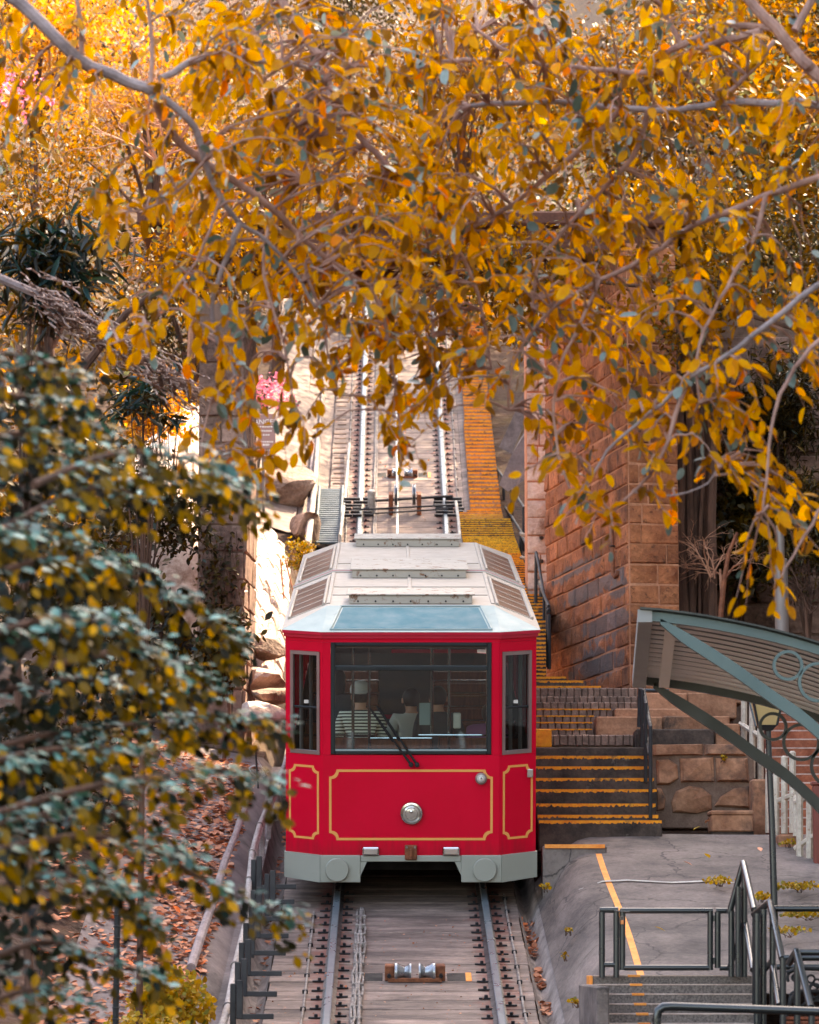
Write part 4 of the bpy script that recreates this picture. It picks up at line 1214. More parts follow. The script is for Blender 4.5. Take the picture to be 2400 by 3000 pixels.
# roof
RZ, EZ, TX = 2.955, 2.768, .865
ey = lambda y: y
rf = MB()
o = .04
E8 = [(-FX - .01, -o, EZ), (FX + .01, -o, EZ), (HX + o, CH - o * .5, EZ), (HX + o, LEN - CH + o, EZ), (FX, LEN + o, EZ), (-FX, LEN + o, EZ), (-HX - o, LEN - CH + o, EZ), (-HX - o, CH - o * .5, EZ)]
Tp = [(-TX, .75, RZ), (TX, .75, RZ), (TX, LEN - .45, RZ), (-TX, LEN - .45, RZ)]
Vr = E8 + Tp
rf.add(Vr, [(0, 1, 9, 8), (1, 2, 9), (0, 8, 7)], 1)
rf.add(Vr, [(8, 9, 10, 11), (2, 3, 10, 9), (3, 4, 10), (4, 5, 11, 10), (5, 6, 11), (6, 7, 8, 11), (7, 6, 5, 4, 3, 2, 1, 0)], 0)
roof = T('roof', rf, [M['roof'], M['roof_front']])
# blue panel on the front slope
def fslope(x, t, off):
    a = Vector((0, -o, EZ)); b = Vector((0, .75, RZ)); d = b - a; n = Vector((0, -d.z, d.y)).normalized()
    q = a + d * t + n * off; return (x, q.y, q.z)
m = MB(); m.add([fslope(-.79, .13, .004), fslope(.79, .13, .004), fslope(.70, .90, .004), fslope(-.70, .90, .004)] + [fslope(-.79, .13, -.01), fslope(.79, .13, -.01), fslope(.70, .90, -.01), fslope(-.70, .90, -.01)], [(0, 1, 2, 3), (0, 4, 5, 1), (1, 5, 6, 2), (2, 6, 7, 3), (3, 7, 4, 0)])
m.build('blue_panel', M['blue_panel'], roof, local=True)
for (xa, ta, xb, tb) in ((-.83, .08, .83, .08), (-.735, .95, .735, .95), (-.82, .10, -.725, .94), (.82, .10, .725, .94)):
    a = Vector(fslope(xa, ta, .006)); b = Vector(fslope(xb, tb, .006))
    MB().tube([a, b], .011, 6).build('panel_trim', M['roof_front'], roof, local=True)
# roof seams, ribs, side skylights
def sslope(s, t, y, off):
    a = Vector((s * (HX + o), 0, EZ)); b = Vector((s * TX, 0, RZ)); d = b - a
    n = Vector((-d.z * s, 0, abs(d.x))).normalized() if True else None
    n = Vector((s * d.z, 0, abs(d.x))).normalized()
    q = a + d * t + n * off; return (q.x, y, q.z)
for y0, y1 in ((.95, 3.75), (4.75, 7.55)):
    for s in (-1, 1):
        q = [sslope(s, .16, y0, .005), sslope(s, .16, y1, .005), sslope(s, .90, y1, .005), sslope(s, .90, y0, .005)]
        q2 = [sslope(s, t, y, -.02) for t, y in ((.16, y0), (.16, y1), (.90, y1), (.90, y0))]
        m = MB(); m.add(q + q2, [(0, 1, 2, 3)] + [(i, (i + 1) % 4, (i + 1) % 4 + 4, i + 4) for i in range(4)])
        sk = m.build('skylight', M['skylight'], roof, local=True)
        for k in range(6):
            y = y0 + (y1 - y0) * k / 5
            a_ = [Vector(sslope(s, t_, y + dy_, .009)) for t_, dy_ in ((.12, -.018), (.12, .018), (.93, .018), (.93, -.018))]
            MB().add(a_ + [q_ - Vector((0, 0, .02)) for q_ in a_], [(0, 1, 2, 3)] + [(i_, (i_ + 1) % 4, (i_ + 1) % 4 + 4, i_ + 4) for i_ in range(4)]).build('glazing_bar', M['roof'], sk, local=True)
        for t in (.13, .92):
            MB().tube([sslope(s, t, y0 - .04, .012), sslope(s, t, y1 + .04, .012)], .018, 6).build('glazing_bar', M['roof'], sk, local=True)
for y in (4.3,):
    MB().tube([sslope(-1, 0, y, .01), sslope(-1, 1, y, .008), (0, y, RZ + .008), sslope(1, 1, y, .008), sslope(1, 0, y, .01)], .016, 6).build('roof_joint', M['red2'], roof, local=True)
    for dy in (-.06, .06):
        MB().tube([sslope(-1, 0, y + dy, .008), sslope(-1, 1, y + dy, .006), (0, y + dy, RZ + .006), sslope(1, 1, y + dy, .006), sslope(1, 0, y + dy, .008)], .02, 6).build('roof_rib', M['roof'], roof, local=True)
for x in (-.86, .86, 0.0):
    for y0, y1 in ((.9, 4.15), (4.45, 8.0)):
        m = MB(); m.box((x, (y0 + y1) / 2, RZ + .006), (.04, y1 - y0, .014), None, 0, .004); m.build('roof_rib', M['roof'], roof, local=True)
for y in (1.75, 2.6, 5.3):
    m = MB(); m.box((0, y, RZ + .005), (1.66, .035, .012), None, 0, .003); m.build('roof_rib', M['roof'], roof, local=True)
for y0, y1 in ((.88, 1.5), (3.6, 4.9), (7.55, 8.2)):
    b = MB(); b.span((-.645, y0, RZ), (.645, y1, RZ + .092), 0, .008); bx_ = b.build('roof_box', M['roof_grey'], roof, local=True)
    b = MB(); b.span((-.67, y0 - .02, RZ + .093), (.67, y1 + .02, RZ + .108), 0, .005); b.build('box_lid', M['roof_grey'], bx_, local=True)
    for k in range(7):
        b = MB(); b.lathe([(.011, 0), (.011, .006)], (-.55 + k * 1.1 / 6, y0 - .0, RZ + .03), (0, -1, 0), 6); b.build('bolt', M['clip'], bx_, local=True)
# interior
T('dash_panel', front_box(-1.0, 1.0, .7, 1.46, .12, .2), M['interior'])
T('inner_lining', wall_strip(.70, 1.495, -.055, .012), M['interior'])
T('inner_header', wall_strip(2.60, 2.655, -.055, .012), M['interior'])
T('ceiling_panel', front_box(-1.15, 1.15, 2.60, 2.655, .3, LEN - .3), M['interior_cream'])
T('header_panel', front_box(-.8, -.2, 2.46, 2.59, .7, .74), M['interior_cream'])
for x in (-.60, -.43, .22, .40, .80, -.80):
    T('grab_pole', MB().tube([(x, .55 + .2 * abs(x), .7), (x, .55 + .2 * abs(x), 2.6)], .016, 8), M['chrome'], None, True)
for x0, x1, z, y in ((-.42, .22, 1.60, .5), (.08, .74, 1.625, .55), (-.78, .78, 2.50, .8)):
    T('grab_rail', MB().tube([(x0, y, z), (x1, y, z)], .011, 8), M['chrome'], None, True)
T('partition', front_box(-.40, .20, .9, 1.585, .52, .55), M['wood'])
for y in (1.2, 2.3, 3.4, 4.5, 5.6, 6.7):
    for x0, x1 in ((-1.15, -.35), (.3, 1.15)):
        b = T('bench', front_box(x0, x1, .98, 1.04, y, y + .42, .01), M['wood'])
        m = MB(); m.span((x0, y - .03, 1.05), (x1, y + .02, 1.50), 0, .015); m.build('bench_back', M['wood'], b, local=True)
        for z in (1.53,):
            MB().tube([(x0, y - .02, 1.4), (x0 + .01, y - .02, z), (x1 - .01, y - .02, z), (x1, y - .02, 1.4)], .012, 8).build('bench_rail', M['chrome'], b, True, local=True)
for s in (-1, 1):
    for dx_ in (.0, .1):
        T('door_pole', MB().tube([(s * (1.03 + dx_), .42, .9), (s * (1.03 + dx_), .42, 2.62)], .02, 8), M['white_lens'], None, True)
T('notice_card', front_box(.09, .20, 1.72, 1.95, .62, .625), M['roof_front'])
T('intercom_box', front_box(.44, .52, 1.70, 1.86, .5, .56, .01), M['white_lens'])

# passengers: seated, seen from behind, facing up the hill
def skinned(name, verts, edges, radii, mat, parent, sub=2):
    me = bpy.data.meshes.new(name); me.from_pydata(verts, edges, []); me.materials.append(mat)
    o_ = place(name, me, parent, local=True)
    sk = o_.modifiers.new('skin', 'SKIN'); sk.use_smooth_shade = True
    sv = me.skin_vertices
    if not sv:
        bpy.context.view_layer.objects.active = o_
        me.attributes.new
    bm = bmesh.new(); bm.from_mesh(me)
    ly = bm.verts.layers.skin.verify()
    bm.verts.ensure_lookup_table()
    for i, v_ in enumerate(bm.verts):
        r_ = radii[i]
        v_[ly].radius = r_ if isinstance(r_, tuple) else (r_, r_)
        v_[ly].use_root = (i == 0)
    bm.to_mesh(me); bm.free()
    sd = o_.modifiers.new('sub', 'SUBSURF'); sd.levels = sub; sd.render_levels = sub
    return o_
def passenger(loc, label, shirt, hair, cap=False, lean=0.0, turn=0.0, longhair=False):
    """loc = seat point under the pelvis in tram coordinates; faces +y."""
    Mx = Matrix.Translation(Vector((0, YF, tz(YF)))) @ TR.to_4x4() @ Matrix.Translation(Vector(loc)) @ Matrix.Rotation(-math.atan(S1), 4, 'X') @ Matrix.Rotation(turn, 4, 'Z')
    t = bpy.data.objects.new('person', None); COL.objects.link(t); t.matrix_basis = Mx
    tag(t, label, 'person', 'passengers in the tram')
    ln = lean
    sp = lambda h: (0, h * math.sin(ln), h * math.cos(ln))
    pel, wai, che, nek = sp(.08), sp(.25), sp(.44), sp(.57)
    hd = (0, nek[1] + .02, nek[2] + .09); ht = (0, hd[1] + .01, hd[2] + .10)
    V = [pel, wai, che, nek, hd, ht]; E = [(0, 1), (1, 2), (2, 3), (3, 4), (4, 5)]; Rr = [(.15, .11), (.135, .10), (.16, .105), .055, (.078, .092), (.07, .08)]
    SV = [pel, wai, che, sp(.52), sp(.575)]; SE = [(0, 1), (1, 2), (2, 3), (3, 4)]; SR = [(.172, .135), (.16, .13), (.19, .135), (.13, .105), .064]
    for s in (-1, 1):
        sh = (s * .185, che[1], che[2] + .05); el = (s * .25, che[1] + .10, che[2] - .22); wr = (s * .16, che[1] + .33, che[2] - .27)
        b = len(V); V += [sh, el, wr]; E += [(2, b), (b, b + 1), (b + 1, b + 2)]; Rr += [.058, .045, .03]
        pb = len(V); pm = (wr[0] - s * .01, wr[1] + .06, wr[2] - .005); V.append(pm); E.append((b + 2, pb)); Rr.append((.036, .018))
        for k, dx in enumerate((-.03, -.01, .01, .03)):
            f0 = (pm[0] + dx, pm[1] + .05, pm[2]); f1 = (pm[0] + dx, pm[1] + .08 - abs(dx - .005) * .4, pm[2] - .025)
            c = len(V); V += [f0, f1]; E += [(pb, c), (c, c + 1)]; Rr += [.009, .008]
        c = len(V); V += [(pm[0] - s * .045, pm[1] - .005, pm[2] - .005), (pm[0] - s * .06, pm[1] + .03, pm[2] - .015)]; E += [(pb, c), (c, c + 1)]; Rr += [.010, .009]
        hp = (s * .09, .03, .07); kn = (s * .11, .43, .06); an = (s * .11, .45, -.34); fo = (s * .11, .60, -.40)
        b = len(V); V += [hp, kn, an, fo]; E += [(0, b), (b, b + 1), (b + 1, b + 2), (b + 2, b + 3)]; Rr += [.09, .065, .045, .04]
        c = len(SV); SV += [sh, (s * .225, che[1] + .05, che[2] - .10), el]; SE += [(2, c), (c, c + 1), (c + 1, c + 2)]; SR += [.074, .068, .058]
    skinned('body', V, E, Rr, M['skin'], t)
    skinned('shirt', SV, SE, SR, shirt, t)
    TV = [(0, .0, .08)]; TE = []; TRr = [(.172, .13)]
    for s in (-1, 1):
        c = len(TV); TV += [(s * .09, .05, .07), (s * .11, .43, .065), (s * .11, .45, -.32)]; TE += [(0, c), (c, c + 1), (c + 1, c + 2)]; TRr += [.10, .078, .06]
    skinned('trousers', TV, TE, TRr, M['dark_cloth'], t)
    c = Vector(hd) + Vector((0, .0, .045))
    bm = bmesh.new(); bmesh.ops.create_uvsphere(bm, u_segments=18, v_segments=12, radius=1)
    for v_ in bm.verts:
        q = v_.co.copy()
        front = max(0, q.y)
        v_.co = Vector((q.x * .098, q.y * (.112 - .03 * front) - .012, q.z * .118 + .012 + (.05 * front * (q.z < .2)) - (.05 if longhair and q.z < -.1 and q.y < .3 else 0) * abs(q.z) * 2)) + c
        if longhair and q.z < -.2 and q.y < .1: v_.co.z -= .16 * abs(q.z); v_.co.x *= 1.0
    me = bpy.data.meshes.new('hair'); bm.to_mesh(me); bm.free(); me.materials.append(hair); me.polygons.foreach_set('use_smooth', [True] * len(me.polygons))
    place('hair', me, t, local=True)
    for s in (-1, 1):
        m = MB(); m.box((s * .093, hd[1] + .01, hd[2] + .03), (.018, .035, .06), None, 0, .008); m.build('ear', M['skin'], t, local=True)
        m = MB(); m.lathe([(.012, 0), (.01, .006)], (s * .032, hd[1] + .092, hd[2] + .05), (0, 1, 0), 8); m.build('eye', M['black'], t, local=True)
    m = MB(); m.add([(-.014, hd[1] + .09, hd[2] + .01), (.014, hd[1] + .09, hd[2] + .01), (0, hd[1] + .12, hd[2] + .015), (0, hd[1] + .09, hd[2] + .06)], [(0, 1, 2), (0, 2, 3), (1, 3, 2), (0, 3, 1)]); m.build('nose', M['skin'], t, local=True)
    if cap:
        m = MB(); prof = [(.112, 0), (.115, .05), (.10, .095), (.06, .125), (.01, .135)]
        m.lathe(prof, c + Vector((0, -.01, .025)), (0, 0, 1), 20); cp_ = m.build('cap', M['cap'], t, True, local=True)
        q = [(-.085, -.10, .03), (-.06, -.175, .005), (0, -.20, -.002), (.06, -.175, .005), (.085, -.10, .03)]
        m = MB(); V_ = [c + Vector(p_) for p_ in q]; m.add(V_ + [p_ + Vector((0, 0, .012)) for p_ in V_], [(0, 1, 2, 3, 4), (9, 8, 7, 6, 5)] + [(i, (i + 1) % 5, (i + 1) % 5 + 5, i + 5) for i in range(5)])
        m.build('cap_peak', M['cap'], cp_, local=True)
    return t
passenger((-.53, 1.35, 1.22), 'passenger in a striped shirt and pale cap, seen from behind', M['striped'], M['hair'], cap=True)
passenger((-.80, 2.45, 1.25), 'passenger with long dark hair sitting ahead of the striped shirt', M['dark_cloth'], M['hair'], longhair=True)
passenger((.02, 2.5, 1.02), 'passenger in a white top seated in the middle of the tram', M['white_cloth'], M['hair'], turn=.4)
passenger((.30, 1.7, 1.15), 'dark-haired passenger in a grey-green top right of the middle', M['dark_cloth'], M['hair'], turn=-.2)
passenger((.68, 1.35, 1.20), 'passenger in a mauve top bending forward at the side window', M['purple'], M['hair'], lean=.75, turn=-.5)

# ------------------------------------------------------------------ tube railings
RB = M['black_tube']
def rl(th_, name, pts, r=.024, n=10):
    return MB().tube(pts, r, n).build(name, RB, th_, True)
GY = 27.36
th = thing('tube_gate', P(1950, 2858, GY), 'low black tube gate with a brass padlock at the head of the granite steps', 'gate')
g = lambda x, y, d=0: P(x, y, GY + d)
for x, y0, y1 in ((1764, 2672, 2864), (1806, 2672, 2864), (2103, 2672, 2836), (2144, 2672, 2860)):
    rl(th, 'post', [g(x, y0), g(x, y1)], .026)
rl(th, 'top_rail', [g(1757, 2666), g(1812, 2666)], .026)
rl(th, 'lower_rail', [g(1768, 2826), g(1803, 2826)], .022)
for x in (1824, 2081):
    rl(th, 'leaf_stile', [g(x, 2664), g(x, 2842)], .025)
rl(th, 'leaf_top_rail', [g(1818, 2668), g(2088, 2668)], .025)
rl(th, 'leaf_lower_rail', [g(1828, 2835), g(2078, 2835)], .025)
rl(th, 'top_rail', [g(2098, 2668), g(2150, 2668)], .025)
rl(th, 'lower_rail', [g(2108, 2836), g(2142, 2836)], .022)
for y in (2690, 2815):
    m = MB(); m.box(g(2092, y, -.01), (.02, .03, .055), None, 0, .004); m.build('hinge', RB, th)
rl(th, 'latch', [g(1800, 2669, -.03), g(1845, 2672, -.03)], .006, 6)
pl = MB().box(g(1823, 2702, -.035), (.03, .018, .036), None, 0, .004).build('padlock', M['padlock'], th)
MB().tube([g(1819, 2695, -.035), g(1819, 2684, -.035), g(1827, 2684, -.035), g(1827, 2695, -.035)], .004, 6).build('shackle', M['galv'], pl)
def handrail(label, peak, right, left, peak2, right2, left2, posts, Yp, Yr, Yl, horiz=()):
    t = thing('handrail', P(peak[0], 2990, Yp), label, 'railing', 'black tube railings by the lower steps')
    rl(t, 'sloping_rail', [P(*peak, Yp), P(*right, Yr)], .027)
    rl(t, 'return_rail', [P(*peak, Yp), P(*left, Yl)], .027)
    if peak2:
        rl(t, 'lower_sloping_rail', [P(*peak2, Yp), P(*right2, Yr)], .024)
        rl(t, 'lower_return_rail', [P(*peak2, Yp), P(*left2, Yl)], .024)
    for x, y0, y1, Yq in posts:
        rl(t, 'post', [P(x, y0, Yq), P(x, y1, Yq)], .026)
    for x0, y0, x1, y1, Yq in horiz:
        rl(t, 'level_rail', [P(x0, y0, Yq), P(x1, y1, Yq)], .025)
    return t
handrail('black tube handrail rising in a peak directly right of the gate', (2178, 2528), (2210, 2666), (2137, 2676), (2183, 2698), (2206, 2842), (2138, 2836), [(2163, 2598, 2862, 27.1), (2181, 2540, 2862, 27.15), (2143, 2670, 2862, 27.2), (2213, 2662, 3040, 26.2)], 27.2, 26.3, 27.25)
handrail('middle black tube handrail with a long bright slope', (2256, 2643), (2292, 2810), (2208, 2680), (2262, 2815), (2282, 2946), (2232, 2850), [(2218, 2676, 3060, 25.7), (2237, 2664, 3060, 25.75), (2264, 2660, 2952, 25.8), (2294, 2806, 3060, 25.0)], 25.9, 25.1, 26.1, [(2268, 2662, 2470, 2662, 26.0), (2296, 2806, 2470, 2806, 25.1), (2276, 2832, 2470, 2834, 25.7)])
handrail('lowest black tube handrail beside the ornate bench', (2334, 2786), (2376, 2952), (2312, 2822), None, None, None, [(2336, 2800, 3060, 24.6), (2378, 2950, 3060, 24.0)], 24.6, 24.0, 24.8, [(2338, 2790, 2470, 2790, 24.7)])
t = thing('near_railing', P(2100, 3030, 22.5), 'long black tube railing crossing the bottom right corner', 'railing')
q = [(1924, 3060), (1924, 2985), (1928, 2962), (1944, 2950), (1968, 2948), (2200, 2956), (2470, 2966)]
rl(t, 'bent_rail', [P(x, y, 22.5) for x, y in q], .030, 12)
rl(t, 'collar', [P(1924, 2993, 22.5), P(1924, 2984, 22.5)], .034, 12)
rl(t, 'post', [P(2430, 2970, 22.5), P(2430, 3080, 22.5)], .03, 12)
# ornate bench
t = thing('ornate_bench', P(2350, 3020, 25.4), 'ornate black cast-iron bench with brown slats behind the lowest handrail', 'bench')
by = 25.45
def scroll(c, r0, turns, sgn, ph, n=26):
    return [P(c[0] + sgn * r0 * (1 - .75 * k / n) * math.cos(ph + turns * 2 * math.pi * k / n), c[1] + r0 * (1 - .75 * k / n) * math.sin(ph + turns * 2 * math.pi * k / n), by) for k in range(n + 1)]
for c, r0, sg, ph in (((2330, 2862), 24, 1, 2.5), ((2385, 2900), 26, -1, 1.0), ((2340, 2930), 30, 1, 3.6), ((2390, 2945), 24, -1, 0.2)):
    MB().tube(scroll(c, r0, 1.25, sg, ph), .011, 6).build('iron_scroll', M['black'], t, True)
for i in range(5):
    MB().ring(P(2376 + 14 * (i % 2) + 4 * i, 2868 + 12 * i, by), (1, 0, 0), (0, 0, 1), .03, .008, 14, 6).build('iron_ring', M['black'], t, True)
MB().tube([P(2305, 2850, by), P(2340, 2836, by), P(2400, 2838, by), P(2450, 2850, by)], .018, 8).build('back_rail', M['black'], t, True)
MB().tube([P(2300, 2990, by - .2), P(2318, 2925, by - .2), P(2345, 2905, by - .1), P(2420, 2905, by)], .018, 8).build('arm', M['black'], t, True)
for k in range(4):
    m = MB(); a = P(2296, 2962 + 13 * k, by - .1 - .07 * k); b = P(2480, 2962 + 13 * k, by - .1 - .07 * k)
    m.span((a.x, a.y, a.z), (b.x, a.y + .05, a.z + .025), 0, .005); m.build('slat', M['wood'], t)
for x in (2302, 2440):
    MB().tube([P(x, 2960, by), P(x - 6, 3060, by)], .018, 8).build('leg', M['black'], t, True)

# stair handrails further up
def steprail(label, top, mid, posts, r=.027):
    t = thing('stair_railing', P(*posts[0][:2], posts[0][3]), label, 'railing', 'black railings beside the steps')
    MB().tube([P(*p) for p in top], r, 8).build('top_rail', M['dark_wood'], t, True)
    if mid: MB().tube([P(*p) for p in mid], r * .9, 8).build('middle_rail', M['dark_wood'], t, True)
    for x, y0, y1, Yq in posts:
        MB().tube([P(x, y0, Yq), P(x, y1, Yq)], r, 8).build('post', M['dark_wood'], t, True)
    return t
steprail('black stair railing beside the broad orange-edged steps', [(1872, 2130, 37.2), (1876, 2018, 37.2), (1886, 2022, 37.0), (1905, 2126, 35.0), (1907, 2150, 34.9)], [(1888, 2120, 36.6), (1903, 2210, 35.1)], [(1906, 2128, 2398, 34.75), (1892, 2060, 2290, 35.6), (1882, 2022, 2230, 36.6)], .022)
rl(bpy.data.objects['stair_railing'], 'return_rail', [P(1880, 2022, 37.1), P(1960, 2024, 37.1)], .022, 8)
steprail('black railing along the upper steps, seen against the concrete strut', [(1436, 1348, 61), (1480, 1405, 58.8), (1536, 1488, 56)], [(1446, 1438, 60), (1490, 1500, 58), (1536, 1572, 55.5)], [(1437, 1348, 1500, 61), (1457, 1376, 1545, 60), (1476, 1400, 1580, 58.8), (1500, 1436, 1600, 57.6), (1535, 1488, 1660, 56)])
steprail('black railing between the abutment and the side steps behind the tram roof', [(1524, 1562, 55), (1546, 1600, 52), (1572, 1690, 48), (1594, 1742, 46), (1608, 1790, 44)], [(1524, 1640, 53.5), (1560, 1720, 49), (1608, 1880, 44)], [(1526, 1570, 1700, 54), (1547, 1605, 1790, 51), (1562, 1660, 1850, 48.6), (1585, 1724, 1940, 46.6), (1604, 1780, 1955, 44.2), (1609, 1800, 1960, 43.6)])
steprail('short bright-topped railing nearest the abutment wall', [(1569, 1770, 46), (1571, 1618, 46), (1576, 1640, 45.6), (1594, 1742, 44.6), (1608, 1776, 43.8)], None, [(1571, 1625, 1850, 46), (1594, 1742, 1945, 44.6)], .022)
t = thing('wall_bar', P(1524, 1560, 50), 'two short black bars fixed across to the pale pier', 'bar')
for y in (1566, 1634):
    rl(t, 'bar', [P(1528, y, 49), P(1588, y + 10, 47.5)], .03, 8)

# ------------------------------------------------------------------ left fence of brackets and pole
t = thing('pole_rail', (-1.62, 27, tz(27)), 'long weathered pole tied along the cable bracket posts, left of the track', 'pole')
pp = [(640, 3040, 26.6), (668, 2950, 27.6), (690, 2830, 28.9), (722, 2700, 30.6), (730, 2580, 32.3), (738, 2500, 33.6), (760, 2420, 35), (800, 2330, 36.8), (838, 2230, 38.8), (858, 2160, 40.2)]
MB().tube([P(*p) for p in pp], [.034, .034, .033, .032, .031, .03, .03, .03, .028, .026], 10).build('shaft', M['pole'], t, True)
MB().tube([P(p[0] + 7, p[1] + 4, p[2] + .05) for p in pp[5:]], .02, 8).build('second_shaft', M['pole'], t, True)
for p in pp[1:8]:
    MB().ring(P(*p), (1, 0, 0), (0, -.25, 1), .04, .006, 12, 5).build('wire_tie', M['galv'], t, True)
brk = [(2978, 703, 802, 27.25), (2912, 716, 812, 28.0), (2852, 727, 826, 28.75), (2792, 739, 838, 29.5), (2742, 756, 846, 30.15), (2692, 760, 855, 30.85), (2642, 800, 863, 31.5), (2598, 760, 868, 32.2)]
for i, (y, xa, xb, Yk) in enumerate(brk):
    a = P(xa, y, Yk); b = P(xb, y, Yk)
    t = thing('cable_bracket', (a.x, Yk, a.z), 'dark L-shaped cable bracket on the pole fence, %s counting up from the picture bottom' % ('first', 'second', 'third', 'fourth', 'fifth', 'sixth', 'seventh', 'eighth')[i], 'bracket', 'cable brackets along the pole fence')
    m = MB(); m.box(((a.x + b.x) / 2, Yk, a.z), (b.x - a.x, .05, .045), Matrix.Rotation(jit(.02), 3, 'Y'), 0, .004); m.build('arm', M['dark_wood'], t)
    top = a.z + .30
    m = MB(); m.span((a.x - .03, Yk - .03, a.z - .02), (a.x + .025, Yk + .03, top), 0, .005); m.build('post', M['dark_wood'], t)
    m = MB(); m.span((a.x - .085, Yk + .04, a.z - .2), (a.x - .035, Yk + .10, top - .03), 0, .005); m.build('stake', M['dark_wood'], t)
for i, (x, y, Yk) in enumerate(((752, 2440, 34.6), (770, 2390, 35.4), (790, 2340, 36.3), (812, 2290, 37.4))):
    a = P(x, y, Yk)
    t = thing('fence_stake', (a.x, Yk, a.z - .4), 'short dark stake carrying the pole beside the leaf litter, %s above the brackets' % ('first', 'second', 'third', 'fourth')[i], 'stake', 'stakes under the pole')
    m = MB(); m.span((a.x - .03, Yk, a.z - .45), (a.x + .02, Yk + .05, a.z - .01), 0, .005); m.build('shaft', M['pole'], t)
    m = MB(); m.box((a.x, Yk - .005, a.z - .03), (.07, .02, .03), None, 0, .004); m.build('tie', M['galv'], t)
# sloping log, thin post, hose, sunlit pole
t = thing('leaning_log', P(560, 2830, 29.4), 'bent grey-brown log lying up the left bank', 'log')
MB().tube([P(560, 2835, 29.4), P(590, 2740, 30.3), (P(625, 2640, 31.6)), P(660, 2520, 33.2), P(692, 2440, 34.4), P(704, 2405, 35.0), P(722, 2360, 35.8)], [.045, .045, .042, .038, .034, .04, .03], 9).build('trunk', M['bark_grey'], t, True)
MB().tube([P(628, 2640, 31.5), P(600, 2655, 31.4), P(575, 2650, 31.4)], [.014, .01, .006], 6).build('stub', M['bark_grey'], t, True)
t = thing('thin_black_post', P(338, 3020, 25), 'thin black ribbed post standing in the lower left shrubs', 'post')
MB().tube([P(338, 3060, 25), P(342, 2800, 25), P(346, 2600, 25)], .024, 8).build('shaft', M['black'], t, True)
for k in range(12):
    MB().ring(P(339 + k * .5, 3020 - k * 34, 25), (1, 0, 0), (0, 1, 0), .025, .006, 12, 5).build('rib', M['black'], t, True)
t = thing('white_hose', P(760, 2280, 37), 'looped white hose hanging on a stake left of the tram', 'hose')
MB().tube([P(x, y, 37.0 + i * .02) for i, (x, y) in enumerate(((748, 2190), (752, 2225), (768, 2250), (776, 2272), (768, 2282), (752, 2276), (734, 2262), (730, 2250), (744, 2243), (764, 2246), (786, 2262)))], .009, 6).build('tube', M['hose'], t, True)
MB().tube([P(748, 2185, 37), P(757, 2310, 37)], .012, 6).build('stake', M['dark_wood'], t, True)
t = thing('sunlit_pole', P(925, 1590, 54.6), 'pale pole in full sun leaning beside the grating', 'pole')
MB().tube([P(902, 1595, 53.8), P(914, 1500, 55.5), P(924, 1400, 58), P(930, 1300, 61), P(930, 1240, 63)], [.06, .055, .045, .04, .035], 10).build('shaft', M['pole'], t, True)
MB().tube([P(918, 1300, 61), P(908, 1440, 57.6), P(900, 1560, 54.6)], .035, 8).build('inner_shaft', M['bark_grey'], t, True)
t = thing('grating_handrail', P(1000, 1590, 53), 'white pipe rail along the edge of the blue grating', 'rail')
MB().tube([P(995, 1590, 54.6), P(1003, 1520, 56.4), P(1012, 1450, 58.2), P(1024, 1300, 61)], .028, 8).build('pipe', M['white_paint'], t, True)
MB().tube([P(997, 1592, 54.6), P(996, 1566, 54.6)], .03, 8).build('foot', M['white_paint'], t, True)
t = thing('short_white_rail', P(1345, 1575, 53.4), 'white pipe end beside the yellow-edged steps behind the tram', 'rail')
MB().tube([P(1348, 1585, 53.2), P(1344, 1530, 54.6), P(1336, 1470, 56)], .026, 8).build('pipe', M['white_paint'], t, True)
MB().tube([P(1350, 1590, 53.2), P(1348, 1575, 53.2)], .03, 8).build('foot', M['white_paint'], t, True)
# two thin stakes in the sunlit bank
t = thing('bank_stake', P(845, 1750, 47), 'two thin rusty stakes crossing before the sunlit wall', 'stake')
MB().tube([P(822, 1640, 47.2), P(832, 1755, 47)], .012, 6).build('shaft', M['rust'], t, True)
MB().tube([P(836, 1640, 47.2), P(860, 1735, 47)], .012, 6).build('second_shaft', M['rust'], t, True)
# danger sign
t = thing('danger_sign', P(772, 1400, 56), 'brown warning board lettered DANGER on a post, half hidden by leaves', 'sign')
a = P(738, 1338, 56); b = P(808, 1212, 56)
m = MB(); m.span((a.x, 56, a.z), (b.x, 56.03, b.z), 0, .006); m.build('board', M['sign'], t)
MB().tube([P(772, 1338, 56.05), P(772, 1500, 56.05)], .03, 8).build('post', M['galv'], t, True)
fc = bpy.data.curves.new('lettering', 'FONT'); fc.body = 'DANGER'; fc.size = .125; fc.extrude = .002; fc.align_x = 'CENTER'
fc.materials.append(M['letter'])
fo_ = place('lettering_source', fc)
me_l = bpy.data.meshes.new_from_object(fo_); bpy.data.objects.remove(fo_)
fo = place('lettering', me_l, t, mtx=Matrix.Translation((P(771, 1243, 56).x, 55.994, P(771, 1243, 56).z)) @ Matrix.Rotation(math.pi / 2, 4, 'X'))
rs = random.Random(4)
for k, (y, x0, x1) in enumerate(((1252, 744, 802), (1264, 752, 796), (1276, 756, 790), (1296, 752, 800), (1306, 746, 790), (1320, 752, 800), (1336, 750, 794))):
    x = x0
    while x < x1:
        w = rs.uniform(3, 6); c0 = P(x, y, 55.996); c1 = P(min(x + w, x1), y - (3.5 if k != 4 else 6), 55.996)
        m = MB(); m.span((c0.x, 55.994, c0.z), (c1.x, 56.0, c1.z)); m.build('small_print', M['letter'], t)
        x += w + rs.uniform(1.5, 2.5)

